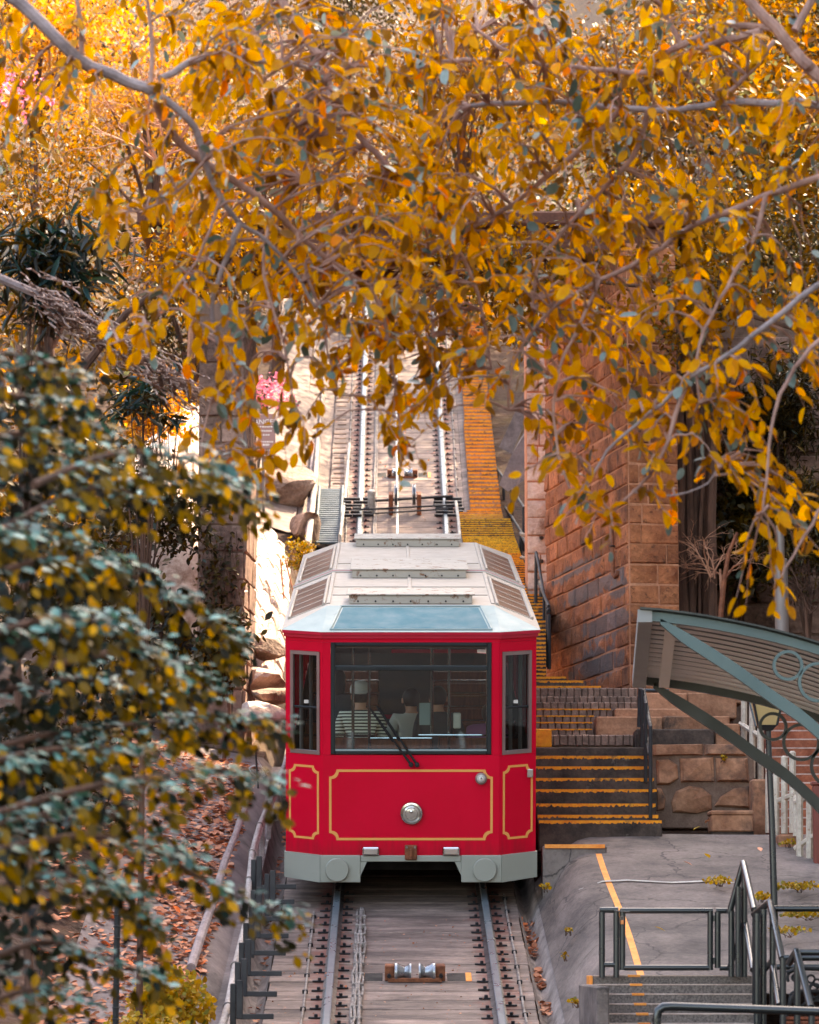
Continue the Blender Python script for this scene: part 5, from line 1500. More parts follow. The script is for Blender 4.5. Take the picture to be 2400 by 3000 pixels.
# ------------------------------------------------------------------ canopy of the stop
C1, C2 = 25.0, 26.75
t = thing('shelter_canopy', (P(2480, 2600, 26).x, 26, P(2480, 2600, 26).z), 'green curved station canopy with ring-filled brackets and corrugated underside', 'canopy')
top = [(1878, 1783), (1960, 1790), (2090, 1809), (2250, 1842), (2400, 1884), (2540, 1936), (2680, 2000)]
def shift(p):
    """Pixel on the near frame -> same place on the far frame."""
    d = P(2266, 2127, C2) - P(2309.5, 1948, C1)
    return P(p[0], p[1], C1) + d
def band(pts, wid, thick, near):
    """Flat bar following pixel points, wid px wide (below), with real thickness."""
    f_ = (lambda p: P(p[0], p[1], C1)) if near else shift
    V = []
    for (x, y), w in zip(pts, wid):
        V += [f_((x, y)), f_((x, y + w))]
    n = len(V)
    V2 = [v_ + Vector((0, thick, 0)) for v_ in V]
    F = []
    for i in range(0, n - 2, 2):
        F += [(i, i + 2, i + 3, i + 1), (n + i, n + i + 1, n + i + 3, n + i + 2), (i, n + i, n + i + 2, i + 2), (i + 1, i + 3, n + i + 3, n + i + 1)]
    F += [(0, 1, n + 1, n), (n - 2, 2 * n - 2, 2 * n - 1, n - 1)]
    return MB().add(V + V2, F)
brace = [(1935, 1812), (2000, 1846), (2080, 1893), (2170, 1952), (2260, 2018), (2350, 2080), (2440, 2160), (2520, 2250), (2570, 2350), (2590, 2450)]
bw = [16, 36, 42, 42, 42, 42, 46, 54, 60, 60]
def dense(pts, k=4):
    out = []
    n = len(pts)
    for i in range(n - 1):
        p0 = pts[max(i - 1, 0)]; p1 = pts[i]; p2 = pts[i + 1]; p3 = pts[min(i + 2, n - 1)]
        for j in range(k):
            s = j / k
            out.append(tuple(.5 * ((2 * b) + (-a + c) * s + (2 * a - 5 * b + 4 * c - d_) * s * s + (-a + 3 * b - 3 * c + d_) * s ** 3) for a, b, c, d_ in zip(p0, p1, p2, p3)))
    out.append(tuple(pts[-1]))
    return out
for near, mt, mt2 in ((True, M['green'], 'near'), (False, M['green_dark'], 'far')):
    tp = dense(top); band(tp, [34] * len(tp), .06, near).build('arched_beam', mt, t)
    bp = dense([(x, y, w) for (x, y), w in zip(brace, bw)]); band([(p_[0], p_[1]) for p_ in bp], [p_[2] for p_ in bp], .06, near).build('curved_brace', mt, t)
    f_ = (lambda p: P(p[0], p[1], C1)) if near else shift
    for (x, y), rr in (((2309.5, 1949), 41), ((2398, 1998), 55), ((2492, 2072), 62)):
        c = f_((x, y)) + Vector((0, .03, 0))
        MB().ring(c, (1, 0, 0), (0, 0, 1), rr * mpp(C1), .017, 36, 4, 0, .03).build('iron_ring', mt, t, True)
# corrugated underside: waves across, following the arch
nw = 168; tpd = dense(top, 5); V = []; F = []
dv = P(2266, 2127, C2) - P(2309.5, 1948, C1)
for i, p in enumerate(tpd):
    a = P(p[0], p[1] + 12, C1)
    for j in range(nw + 1):
        q = a + dv * (j / nw * .985) + Vector((0, .03, 0))
        ph_ = (j / nw * 14) % 1.0; q.z += .02 * max(0.0, min(1.0, 1.6 - abs(ph_ - .5) * 5.2))
        V.append(q)
for i in range(len(tpd) - 1):
    for j in range(nw):
        a = i * (nw + 1) + j
        F.append((a, a + 1, a + nw + 2, a + nw + 1))
MB().add(V, F).build('corrugated_sheet', M['corrugated'], t, True)
V = []
for p in tpd:
    V += [P(p[0] - 4, p[1] - 3, C1) + Vector((0, -.06, 0)), P(p[0] - 4, p[1] - 3, C1) + dv * 1.03]
n = len(tpd); F = [(2 * i, 2 * i + 1, 2 * i + 3, 2 * i + 2) for i in range(n - 1)]
V2 = [v_ + Vector((0, 0, -.015)) for v_ in V]
MB().add(V + V2, F + [tuple(k + 2 * n for k in f_[::-1]) for f_ in F] + [(2 * i, 2 * i + 2, 2 * i + 2 + 2 * n, 2 * i + 2 * n) for i in range(n - 1)]).build('roof_sheet', M['green_dark'], t)
a = P(1872, 1786, C1)
A = [a + Vector((-.01, -.03, 0)), a + Vector((.10, -.03, -.01)), a + Vector((.10, -.03, -.10)), a + Vector((-.01, -.03, -.10))]
MB().add(A + [p_ + dv * 1.03 for p_ in A], [(0, 1, 2, 3), (7, 6, 5, 4), (0, 4, 5, 1), (1, 5, 6, 2), (2, 6, 7, 3), (3, 7, 4, 0)]).build('gutter', M['gutter'], t)
a = P(1952, 1824, C1)
A = [a + Vector((0, .07, 0)), a + Vector((.085, .07, -.005)), a + Vector((.085, .07, -.04)), a + Vector((0, .07, -.04))]
MB().add(A + [p_ + dv * .93 for p_ in A], [(0, 1, 2, 3), (7, 6, 5, 4), (0, 4, 5, 1), (1, 5, 6, 2), (2, 6, 7, 3), (3, 7, 4, 0)]).build('purlin', M['purlin'], t)
for near in (True, False):
    b = (P(2600, 2400, C1) if near else shift((2600, 2400)))
    rl_ = MB().tube([(b.x, b.y, b.z - 2.6), (b.x, b.y, b.z), (b.x, b.y, b.z + .8)], .07, 12).build('column', M['green'], t, True)

# street lamp on the platform
LY = 30.2
t = thing('platform_lamp', P(2268, 2665, LY), 'slim black lamp post with a four-sided lantern behind the canopy bracket', 'lamp')
MB().tube([P(2270, 2700, LY), P(2262, 2420, LY), P(2251, 2160, LY), P(2249, 2130, LY)], [.034, .031, .028, .034], 10).build('post', RB, t, True)
c = P(2246, 2125, LY)
def frust(z0, r0, z1, r1):
    V = [c + Vector((sx * r0, sy * r0, z0)) for sx, sy in ((-1, -1), (1, -1), (1, 1), (-1, 1))] + [c + Vector((sx * r1, sy * r1, z1)) for sx, sy in ((-1, -1), (1, -1), (1, 1), (-1, 1))]
    return MB().add(V, [(3, 2, 1, 0), (4, 5, 6, 7), (0, 1, 5, 4), (1, 2, 6, 5), (2, 3, 7, 6), (3, 0, 4, 7)])
ln_ = frust(0, .085, .30, .15).build('lantern_glass', M['lantern_glass'], t)
for sx, sy in ((-1, -1), (1, -1), (1, 1), (-1, 1)):
    MB().tube([c + Vector((sx * .087, sy * .087, -.005)), c + Vector((sx * .153, sy * .153, .305))], .012, 6).build('lantern_bar', RB, ln_)
frust(.305, .17, .40, .05).build('lantern_hood', RB, t)
frust(-.05, .05, -.003, .09).build('lantern_base', RB, t)
# galvanised mast behind the canopy, rusty pipe on the abutment
t = thing('grey_mast', P(2292, 1900, 40.5), 'plain grey pipe mast standing among the dark shrubs above the canopy', 'mast')
MB().tube([P(2294, 2060, 40.5), P(2290, 1750, 40.5), P(2287, 1640, 40.5)], .088, 12).build('lower_tube', M['galv'], t, True)
MB().tube([P(2287, 1642, 40.5), P(2286, 1600, 40.5), P(2285, 1540, 40.5)], .055, 12).build('upper_tube', M['galv'], t, True)
MB().ring(P(2287, 1641, 40.5), (1, 0, 0), (0, 1, 0), .07, .02, 14, 6).build('collar', M['galv'], t, True)
t = thing('abutment_pipe', P(1800, 1690, 41.9), 'short rusty drain pipe hooked at its foot on the abutment', 'pipe')
MB().tube([P(1793, 1545, 42.6), P(1795, 1600, 42.55), P(1796, 1682, 42.5), P(1802, 1690, 42.45), P(1811, 1682, 42.4), P(1811, 1672, 42.4)], .026, 8).build('tube', M['rust'], t, True)
MB().ring(P(1794, 1600, 42.55), (1, 0, 0), (0, 1, 0), .035, .01, 12, 5).build('pipe_clip', M['clip'], t, True)
# ------------------------------------------------------------------ foliage tools
def leaf_template(wide=.42, kind='big'):
    """Leaf lying along +y, base at 0, tip at 1, normal +z; returns verts, tris."""
    if kind == 'big':
        st = [(0, 0), (.2, .74), (.5, 1.0), (.82, .76), (1, 0)]
        V = [(0, t, -.10 * t * t) for t, w in st]
        V += [(-wide / 2 * w, t - .02, .07 * w - .10 * t * t) for t, w in st[1:4]] + [(wide / 2 * w, t - .02, .07 * w - .10 * t * t) for t, w in st[1:4]]
        F = [(0, 5, 1), (1, 5, 6), (1, 6, 2), (2, 6, 7), (2, 7, 3), (3, 7, 4), (0, 1, 8), (1, 9, 8), (1, 2, 9), (2, 10, 9), (2, 3, 10), (3, 4, 10)]
    elif kind == 'mid':
        V = [(0, 0, 0), (-wide / 2, .38, .06), (-wide / 2 * .8, .72, .02), (0, 1, -.08), (wide / 2 * .8, .72, .02), (wide / 2, .38, .06), (0, .5, -.02)]
        F = [(0, 6, 1), (1, 6, 2), (2, 6, 3), (3, 6, 4), (4, 6, 5), (5, 6, 0)]
    else:
        V = [(0, 0, 0), (-wide / 2, .48, .05), (0, 1, -.06), (wide / 2, .48, .05)]
        F = [(0, 2, 1), (0, 3, 2)]
    return np.array(V, float), np.array(F, int)
def unit(a):
    return a / np.maximum(np.linalg.norm(a, axis=1, keepdims=True), 1e-9)
def leaf_frames(D, N):
    D = unit(D); X = unit(np.cross(D, N)); Z = np.cross(X, D)
    return X, D, Z
def leaf_mesh(name, C, D, N, L, mat, tmpl):
    TV, TF = tmpl
    X, Y_, Z = leaf_frames(D, N)
    n = len(C); k = len(TV)
    V = C[:, None, :] + L[:, None, None] * (TV[None, :, 0:1] * X[:, None, :] + TV[None, :, 1:2] * Y_[:, None, :] + TV[None, :, 2:3] * Z[:, None, :])
    V = V.reshape(-1, 3)
    F = (TF[None] + (np.arange(n) * k)[:, None, None]).reshape(-1, 3)
    me = bpy.data.meshes.new(name)
    me.vertices.add(len(V)); me.vertices.foreach_set('co', V.astype(np.float32).ravel())
    me.loops.add(F.size); me.loops.foreach_set('vertex_index', F.astype(np.int32).ravel())
    me.polygons.add(len(F)); me.polygons.foreach_set('loop_start', np.arange(0, F.size, 3, dtype=np.int32))
    me.polygons.foreach_set('use_smooth', np.ones(len(F), bool))
    me.materials.append(mat); me.update(calc_edges=True); me.validate()
    return me
BIG, MID, SMALL = leaf_template(.52), leaf_template(.5, 'mid'), leaf_template(.46, 'small')
NARROW = leaf_template(.2, 'mid'); ROUND = leaf_template(.85, 'mid')
def single_leaf(mat, tmpl, name='leaf'):
    me = leaf_mesh(name, np.zeros((1, 3)), np.array([[0, 1., 0]]), np.array([[0, 0, 1.]]), np.ones(1), mat, tmpl)
    return me
def leaf_objects(parent, C, D, N, L, meshes):
    X, Y_, Z = leaf_frames(D, N)
    for i in range(len(C)):
        Mx = Matrix(((X[i, 0], Y_[i, 0], Z[i, 0], C[i, 0]), (X[i, 1], Y_[i, 1], Z[i, 1], C[i, 1]), (X[i, 2], Y_[i, 2], Z[i, 2], C[i, 2]), (0, 0, 0, 1)))
        place('leaf', random.choice(meshes), parent, mtx=Mx @ Matrix.Diagonal((L[i], L[i], L[i], 1)))
def V3(p):
    return np.array(p, float)
def curve3(a, b, sag, n=5):
    a = Vector(a); b = Vector(b); out = []
    for i in range(n + 1):
        t = i / n
        q = a.lerp(b, t); q.z += sag * 4 * t * (1 - t)
        out.append(q)
    return out

# ------------------------------------------------------------------ the two yellow trees in front
def build_yellow_tree(name, label, trunk, branches, clusters, seed, pale=.15):
    rs = random.Random(seed)
    base = trunk[0][0]
    t = thing(name, base, label, 'tree', 'yellow-leaved trees framing the view')
    MB().tube([p for p, r in trunk], [r for p, r in trunk], 12).build('trunk', M['bark'], t, True)
    nodes = []
    for pts, r0, r1, grey in branches:
        r0 *= 1.25 if r0 < .025 else .85; r1 *= 1.3 if r1 < .025 else .85
        px = dense(pts, 3)
        W = [P(*p) for p in px]
        n = len(W)
        for i in range(1, n - 1):
            W[i] = W[i] + Vector((rs.uniform(-.006, .006), rs.uniform(-.02, .02), rs.uniform(-.006, .006)))
        MB().tube(W, [r0 + (r1 - r0) * i / (n - 1) for i in range(n)], 8).build('branch', M['bark_grey'] if grey else M['bark'], t, True)
        nodes += [(w, r0 + (r1 - r0) * i / (n - 1)) for i, w in enumerate(W)]
    NP = np.array([list(w) for w, r in nodes])
    tw = MB(); C = []; D = []; N = []; L = []
    for (x, y, Yc) in clusters:
        c = P(x, y, Yc)
        dd = NP - V3(c); d2 = (dd ** 2).sum(1) + np.where(dd[:, 2] < -.15, .3, 0)
        k = int(np.argmin(d2)); a = nodes[k][0]
        dist = (c - a).length
        if dist > 1.25: continue
        if dist < .12:
            c = a + Vector((rs.uniform(-.25, .25), rs.uniform(-.15, .15), rs.uniform(-.25, .05))); dist = .2
        end = c + Vector((rs.uniform(-.06, .06), rs.uniform(-.05, .05), -.10))
        W = curve3(a, end, .06 + .1 * dist, 6)
        for i in range(1, 6): W[i] += Vector((rs.uniform(-.02, .02), rs.uniform(-.02, .02), rs.uniform(-.02, .02)))
        tw.tube(W, [.0085 - .0011 * i for i in range(7)], 5)
        nl = rs.randint(6, 11)
        for j in range(nl):
            tt = 1 - .42 * (j / nl) / max(dist, .35) * .8 if j else 1.0
            tt = max(0.1, tt)
            f = tt * 6; i0 = min(int(f), 5); q = W[i0].lerp(W[i0 + 1], f - i0)
            ax = (W[min(i0 + 1, 6)] - W[i0]).normalized()
            side = ax.orthogonal().normalized(); side = Quaternion(ax, rs.uniform(0, 6.28)) @ side
            d = (ax * rs.uniform(.2, .8) + side * rs.uniform(.5, 1.0) + Vector((0, 0, -rs.uniform(.05, .85)))).normalized()
            nn = (Vector((0, 0, 1)) * rs.uniform(.2, 1.0) + Vector((rs.uniform(-.8, .8), rs.uniform(-.9, .5), rs.uniform(-.3, .3)))).normalized()
            C.append(list(q)); D.append(list(d)); N.append(list(nn)); L.append(rs.uniform(.05, .128))
    o_ = tw.build('twigs', M['bark'], t, True); o_['kind'] = 'stuff'
    C, D, N, L = (np.array(a, float) for a in (C, D, N, L))
    # size on the picture decides which leaves are objects of their own
    X, Y_, Z = leaf_frames(D, N)
    app = L * (np.abs(Y_[:, 2]) + np.abs(Y_[:, 0])) * (np.abs(Z[:, 1]) + .25) / C[:, 1]
    order = np.argsort(-app)
    big = order[:290]; rest = order[290:]
    lm = [single_leaf(M['leaf_yellow'], BIG) for _ in range(3)] + [single_leaf(M['leaf_yellow'], leaf_template(.38))]
    leaf_objects(t, C[big], D[big], N[big], L[big], lm)
    pk = np.array([rs.random() < pale for _ in rest])
    ye = rest[~pk]; tm = leaf_template(.46); tm[0][:, 2] *= 3.2; tm2 = leaf_template(.6); tm2[0][:, 0] *= 1 - .25 * tm2[0][:, 1]
    for q_, tt_ in enumerate((BIG, tm, tm2)):
        u_ = ye[q_::3]
        place('foliage', leaf_mesh('foliage', C[u_], D[u_], N[u_], L[u_], M['leaf_yellow'], tt_), t)['kind'] = 'stuff'
    me = leaf_mesh('pale_foliage', C[rest[pk]], D[rest[pk]], N[rest[pk]], L[rest[pk]], M['leaf_pale'], BIG)
    place('pale_foliage', me, t)['kind'] = 'stuff'
    return t
YL, YR = 17.6, 18.6
def br(pts, Y, r0, r1, grey=False, dY=0.0):
    n = len(pts)
    return ([(x, y, Y + dY * i / max(n - 1, 1)) for i, (x, y) in enumerate(pts)], r0, r1, grey)
left_br = [
    br([(-260, -160), (-60, -60), (60, 10), (225, 170), (330, 222), (425, 255), (466, 280)], YL, .048, .034, True),
    br([(466, 280), (570, 369), (598, 473), (647, 577), (703, 654), (758, 689), (860, 790), (925, 900)], YL, .019, .006, True, .6),
    br([(466, 280), (470, 335), (540, 430), (640, 500), (800, 610), (870, 680), (960, 760), (1085, 840)], YL, .021, .011, False, 1.0),
    br([(703, 654), (680, 720), (640, 820), (620, 900), (640, 1000), (690, 1100), (715, 1250), (728, 1380)], YL + .3, .014, .004, True, .3),
    br([(470, 230), (600, 170), (720, 175), (870, 190), (950, 240), (1020, 330)], YL, .017, .009, True, 1.2),
    br([(240, 178), (238, 80), (220, -60)], YL, .013, .008), br([(440, 262), (445, 120), (425, -40)], YL, .012, .007),
    br([(720, 178), (800, 270), (870, 370), (905, 430), (885, 520)], YL + .5, .012, .005, False, .5),
    br([(1085, 840), (1115, 900), (1140, 1000), (1158, 1120), (1168, 1230), (1180, 1330)], YL + 1.0, .009, .003),
    br([(870, 680), (905, 820), (950, 950), (965, 1060), (1000, 1160)], YL + .7, .009, .003),
    br([(598, 473), (520, 560), (430, 610), (330, 620)], YL + .1, .008, .004), br([(647, 577), (600, 720), (520, 840), (430, 960), (320, 1010)], YL + .2, .008, .003),
    br([(800, 610), (770, 760), (800, 900), (840, 1050), (860, 1200)], YL + .6, .009, .003),
    br([(690, 1100), (620, 1180), (590, 1300), (600, 1420)], YL + .5, .006, .003),
    br([(800, -60), (826, 0), (900, 120), (950, 185), (965, 270), (1000, 330), (1075, 420), (1150, 505), (1210, 520), (1280, 560), (1285, 650), (1340, 725), (1390, 830), (1420, 950), (1440, 1080)], YL + 1.6, .022, .006),
    br([(965, 205), (1060, 190), (1150, 210), (1200, 205), (1290, 185), (1390, 178), (1400, 230), (1450, 260)], YL + 1.6, .015, .008)]
right_br = [
    br([(2560, 380), (2400, 225), (2350, 180), (2270, 80), (2190, 0), (2120, -80)], YR, .046, .034),
    br([(2270, 85), (2200, 75), (2130, 85), (2000, 130), (1920, 172)], YR, .025, .018, False, .4),
    br([(2230, 92), (2120, 122), (2040, 150), (1935, 212), (1800, 205), (1640, 195), (1500, 160), (1400, 90)], YR, .02, .008, False, 1.0),
    br([(2640, 380), (2400, 312), (2250, 300), (2100, 305), (1980, 325), (1880, 318), (1700, 305), (1480, 300), (1380, 310)], YR - .3, .03, .011, True, .8),
    br([(1820, 320), (1740, 400), (1650, 480), (1500, 600), (1350, 680), (1210, 780), (1120, 850)], YR, .017, .007, False, .5),
    br([(1900, 322), (1870, 430), (1800, 520), (1700, 620), (1600, 740), (1570, 810), (1560, 900)], YR, .014, .006, False, .4),
    br([(2268, 120), (2190, 220), (2100, 295)], YR - .1, .012, .01),
    br([(2640, 470), (2400, 520), (2243, 577), (2035, 661), (1896, 751), (1757, 821), (1650, 880), (1560, 970), (1500, 1080), (1490, 1200)], YR - .6, .017, .005, False, .8),
    br([(2243, 577), (2210, 690), (2153, 800), (2083, 925), (2040, 1050), (2050, 1180)], YR - .6, .011, .005),
    br([(2640, 720), (2400, 835), (2250, 950), (2130, 1040), (2020, 1105), (1940, 1180), (1864, 1243), (1780, 1320), (1720, 1420)], YR - .9, .015, .005, True, .5),
    br([(2020, 1105), (1985, 1190), (1957, 1290), (1904, 1394), (1852, 1440), (1790, 1510)], YR - .6, .012, .004),
    br([(2560, 900), (2400, 1000), (2330, 1080), (2270, 1200), (2250, 1350), (2235, 1500)], YR - 1.2, .012, .004),
    br([(2640, 1250), (2480, 1400), (2400, 1500), (2340, 1600), (2290, 1690)], YR - 1.5, .011, .004),
    br([(1852, 1440), (1940, 1452), (2050, 1430), (2100, 1376)], YR - .5, .006, .003, True),
    br([(1757, 821), (1700, 950), (1640, 1080), (1620, 1220), (1650, 1380), (1690, 1480)], YR - .2, .009, .004),
    br([(1350, 680), (1330, 800), (1280, 900), (1260, 1020)], YR + .4, .008, .003),
    br([(1995, 130), (1960, 60), (1900, -60)], YR + .3, .014, .01), br([(1640, 195), (1580, 80), (1560, -60)], YR + .6, .012, .008), br([(2330, 90), (2400, -40), (2440, -120)], YR, .02, .015)]
low_x = [0, 200, 330, 450, 600, 700, 800, 900, 960, 1060, 1150, 1250, 1310, 1400, 1500, 1560, 1650, 1750, 1850, 1950, 2050, 2150, 2250, 2330, 2400]
low_y = [640, 680, 980, 1060, 1420, 1440, 1380, 1330, 1230, 1150, 1330, 1360, 1150, 1200, 1180, 1290, 1500, 1540, 1440, 1400, 1300, 1400, 1680, 1740, 1600]
def clusters_for(x0, x1, n, Y, seed, dens):
    rs = random.Random(seed); out = []; ph = [rs.uniform(0, 6) for _ in range(4)]
    while len(out) < n:
        x = rs.uniform(x0, x1); y = rs.uniform(-60, 1750)
        lim = float(np.interp(x, low_x, low_y))
        if y > lim - 40: continue
        lump = .55 + .45 * math.sin(x / 95 + ph[0] + 1.4 * math.sin(y / 130 + ph[1])) * math.sin(y / 85 + ph[2] + 1.2 * math.sin(x / 150 + ph[3]))
        if rs.random() > dens(x, y, lim) * lump: continue
        out.append((x, y, Y + rs.uniform(-.9, 2.2)))
    return out
def dl(x, y, lim):
    if x < 520 and y < 900: return .30 if x < 330 else .45
    if y > lim - 260: return .75
    if y > 950: return .8
    return 1.0
def dr(x, y, lim):
    if y > 1150: return 1.0
    if x > 1900 and 250 < y < 520: return .6
    return 1.0
cl = clusters_for(-40, 1330, 430, YL + .6, 11, dl) + [(x, y, YL + .6) for x, y in ((600, 1330), (640, 1400), (700, 1420), (560, 1250), (610, 1180), (760, 1330), (1190, 1360), (1170, 1300), (1240, 1330), (1150, 1250), (330, 1010), (420, 990), (280, 560), (420, 620), (560, 610), (330, 640), (690, 1000), (900, 1200), (840, 1230))] + [(760 + 47 * k, 900 + (k * 67) % 190, YL + 1.2 + (k % 4) * .3) for k in range(13)] + [(880 + 36 * k, 960 + (k * 53) % 130, YL + 1.0 + (k % 5) * .3) for k in range(14)] + [(420 + 48 * k, 590 + (k * 43) % 110, YL + .4 + (k % 5) * .35) for k in range(19)]
cr_ = clusters_for(1180, 2440, 520, YR, 12, dr) + [(x, y, YR - .8) for x, y in ((1640, 1480), (1700, 1520), (1760, 1560), (1800, 1490), (1680, 1420), (2200, 1720), (2260, 1740), (2320, 1720), (2150, 1700), (1580, 1330), (2230, 1480), (2300, 1560))] + [(1330 + 45 * k, 880 + (k * 71) % 200, YR + .2 + (k % 4) * .3) for k in range(12)] + [(1320 + 42 * k, 590 + (k * 47) % 110, YR + (k % 5) * .3) for k in range(20)] + [(1590 + 27 * k, 1130 + (k * 83) % 370, YR - .5 + (k % 4) * .3) for k in range(14)] + [(2020 + 24 * k, 1120 + (k * 77) % 300, YR - .8 + (k % 4) * .3) for k in range(12)]
b0 = Vector((-3.9, 16.6, gz(-3.9, 16.6) - .1))
build_yellow_tree('yellow_tree', 'yellow-leaved tree with pale grey limbs reaching in from the upper left', [(b0, .17), (b0 + Vector((.2, .2, 3)), .13), (Vector((-3.3, 17.2, 3.2)), .09), (P(-260, -160, YL), .05)], left_br, cl, 31)
b0 = Vector((3.9, 18.2, gz(3.9, 18.2) - .1))
build_yellow_tree('yellow_tree', 'yellow-leaved tree with brown limbs reaching in from the upper right', [(b0, .18), (b0 + Vector((-.1, .1, 3.4)), .14), (Vector((3.3, 18.5, 3.0)), .11), (Vector((2.75, 18.6, 5.0)), .075), (P(2560, 380, YR), .048)], right_br, cr_, 32)

# ------------------------------------------------------------------ out-of-focus shrub on the left
def left_shrub():
    rs = random.Random(5)
    base = Vector((-2.6, 12.4, gz(-2.6, 12.4) - .1))
    t = thing('broadleaf_shrub', base, 'glossy olive shrub in layered sprays with sky sheen painted teal, out of focus along the left edge', 'shrub')
    MB().tube([base, base + Vector((.05, 0, 2)), P(-260, 2600, 12.2), P(-220, 1700, 12.2), P(-160, 1000, 12.3)], [.10, .09, .07, .055, .02], 10).build('stem', M['bark_dark'], t, True)
    boughs = [([(-120, 1640), (60, 1520), (230, 1440), (450, 1400), (640, 1420), (735, 1470)], 520), ([(-120, 1720), (120, 1640), (300, 1650), (470, 1730), (620, 1830), (670, 1900)], 520),
              ([(-140, 1180), (60, 1160), (180, 1200), (300, 1290)], 300), ([(-120, 2220), (150, 2150), (400, 2120), (600, 2100), (820, 2115)], 520),
              ([(-60, 2400), (200, 2320), (450, 2275), (650, 2255), (800, 2300)], 460), ([(-140, 2260), (120, 2200), (300, 2190), (430, 2200)], 300),
              ([(-60, 2500), (220, 2450), (420, 2480), (600, 2580), (720, 2645), (850, 2685)], 400), ([(-120, 2640), (150, 2560), (330, 2600), (430, 2720)], 380),
              ([(-140, 2860), (120, 2760), (300, 2810), (470, 2870)], 240), ([(-140, 1400), (120, 1370), (280, 1400), (420, 1470)], 380),
              ([(-140, 1900), (150, 1810), (330, 1850), (500, 1990)], 440), ([(-140, 2050), (200, 1990), (380, 2010), (500, 2060)], 360),
              ([(-140, 2440), (200, 2380), (400, 2410), (560, 2510)], 340), ([(-140, 1040), (60, 1040), (200, 1100)], 200), ([(-140, 1300), (40, 1270), (160, 1300), (240, 1360)], 240),
              ([(-140, 1560), (60, 1560), (200, 1590), (330, 1660)], 300), ([(-140, 2980), (80, 2900), (220, 2930)], 150), ([(100, 1420), (330, 1330), (520, 1340), (640, 1380)], 260), ([(150, 1950), (420, 1900), (560, 1960), (610, 2030)], 160)]
    S = {'leaf_sky_sheen': [], 'leaf_olive': [], 'leaf_deep': []}
    tw = MB()
    for bi, (pts, n) in enumerate(boughs):
        n = int(n * (.74 if bi not in (0, 3) else .85))
        Yb = 12.2 + rs.uniform(-1.1, 1.1)
        W = [P(x, y, Yb + .12 * k) for k, (x, y) in enumerate(dense(pts, 4))]
        m_ = len(W)
        MB().tube(W, [.016 - .012 * k / (m_ - 1) for k in range(m_)], 6).build('branch', M['bark_dark'], t, True)
        k = 0
        while k < n:
            f = (rs.random() ** .8) * (m_ - 1.001); i0 = int(f); q = W[i0].lerp(W[i0 + 1], f - i0)
            ax = (W[i0 + 1] - W[i0]).normalized()
            wide = .34 * (1 - .55 * f / m_)
            sdl = rs.uniform(-1, 1) * wide
            e = q + Vector((abs(sdl) * .35 + rs.uniform(-.03, .06), sdl, rs.uniform(-.05, .03) - abs(sdl) * .12))
            if rs.random() < .45: tw.tube([q, q.lerp(e, .5) + Vector((0, 0, .012)), e], [.003, .0025, .0015], 4)
            cnt = rs.randint(4, 7); tone = rs.random()
            for j_ in range(cnt):
                hang = rs.random()
                c = q.lerp(e, rs.uniform(.4, 1.05)) + Vector((rs.uniform(-.035, .05), rs.uniform(-.04, .04), 0))
                if hang < .60:  # upper leaves get the painted sky sheen
                    c.z += rs.uniform(-.012, .035); mt = 'leaf_sky_sheen' if tone < .86 else 'leaf_olive'
                    d = Vector((rs.uniform(.1, 1), rs.uniform(-.8, .8), rs.uniform(-.45, .1))); nn = Vector((rs.uniform(-.3, .5), rs.uniform(-.75, .05), 1))
                else:
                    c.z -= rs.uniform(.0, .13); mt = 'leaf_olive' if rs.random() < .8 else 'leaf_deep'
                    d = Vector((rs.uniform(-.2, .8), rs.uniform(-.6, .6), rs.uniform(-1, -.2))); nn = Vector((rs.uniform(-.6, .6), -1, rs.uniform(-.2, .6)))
                S[mt].append((c, d.normalized(), nn.normalized(), rs.uniform(.040, .070)))
                k += 1
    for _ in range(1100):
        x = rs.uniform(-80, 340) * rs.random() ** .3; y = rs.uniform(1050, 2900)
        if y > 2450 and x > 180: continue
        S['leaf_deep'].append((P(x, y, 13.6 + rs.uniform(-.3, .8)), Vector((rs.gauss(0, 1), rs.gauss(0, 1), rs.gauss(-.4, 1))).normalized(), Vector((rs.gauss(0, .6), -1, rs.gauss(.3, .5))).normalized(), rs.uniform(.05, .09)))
    tw.build('twigs', M['bark_dark'], t, True)['kind'] = 'stuff'
    for mt, L_ in S.items():
        C = np.array([list(a[0]) for a in L_]); D = np.array([list(a[1]) for a in L_]); N = np.array([list(a[2]) for a in L_]); L = np.array([a[3] for a in L_])
        if mt != 'leaf_deep':
            order = np.argsort(-L / C[:, 1]); big = order[:140]; rest = order[140:]
            leaf_objects(t, C[big], D[big], N[big], L[big], [single_leaf(M[mt], leaf_template(w_)) for w_ in (.5, .6)])
        else:
            rest = np.arange(len(C))
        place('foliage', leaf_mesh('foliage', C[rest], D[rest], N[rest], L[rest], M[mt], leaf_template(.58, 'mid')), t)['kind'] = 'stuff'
left_shrub()

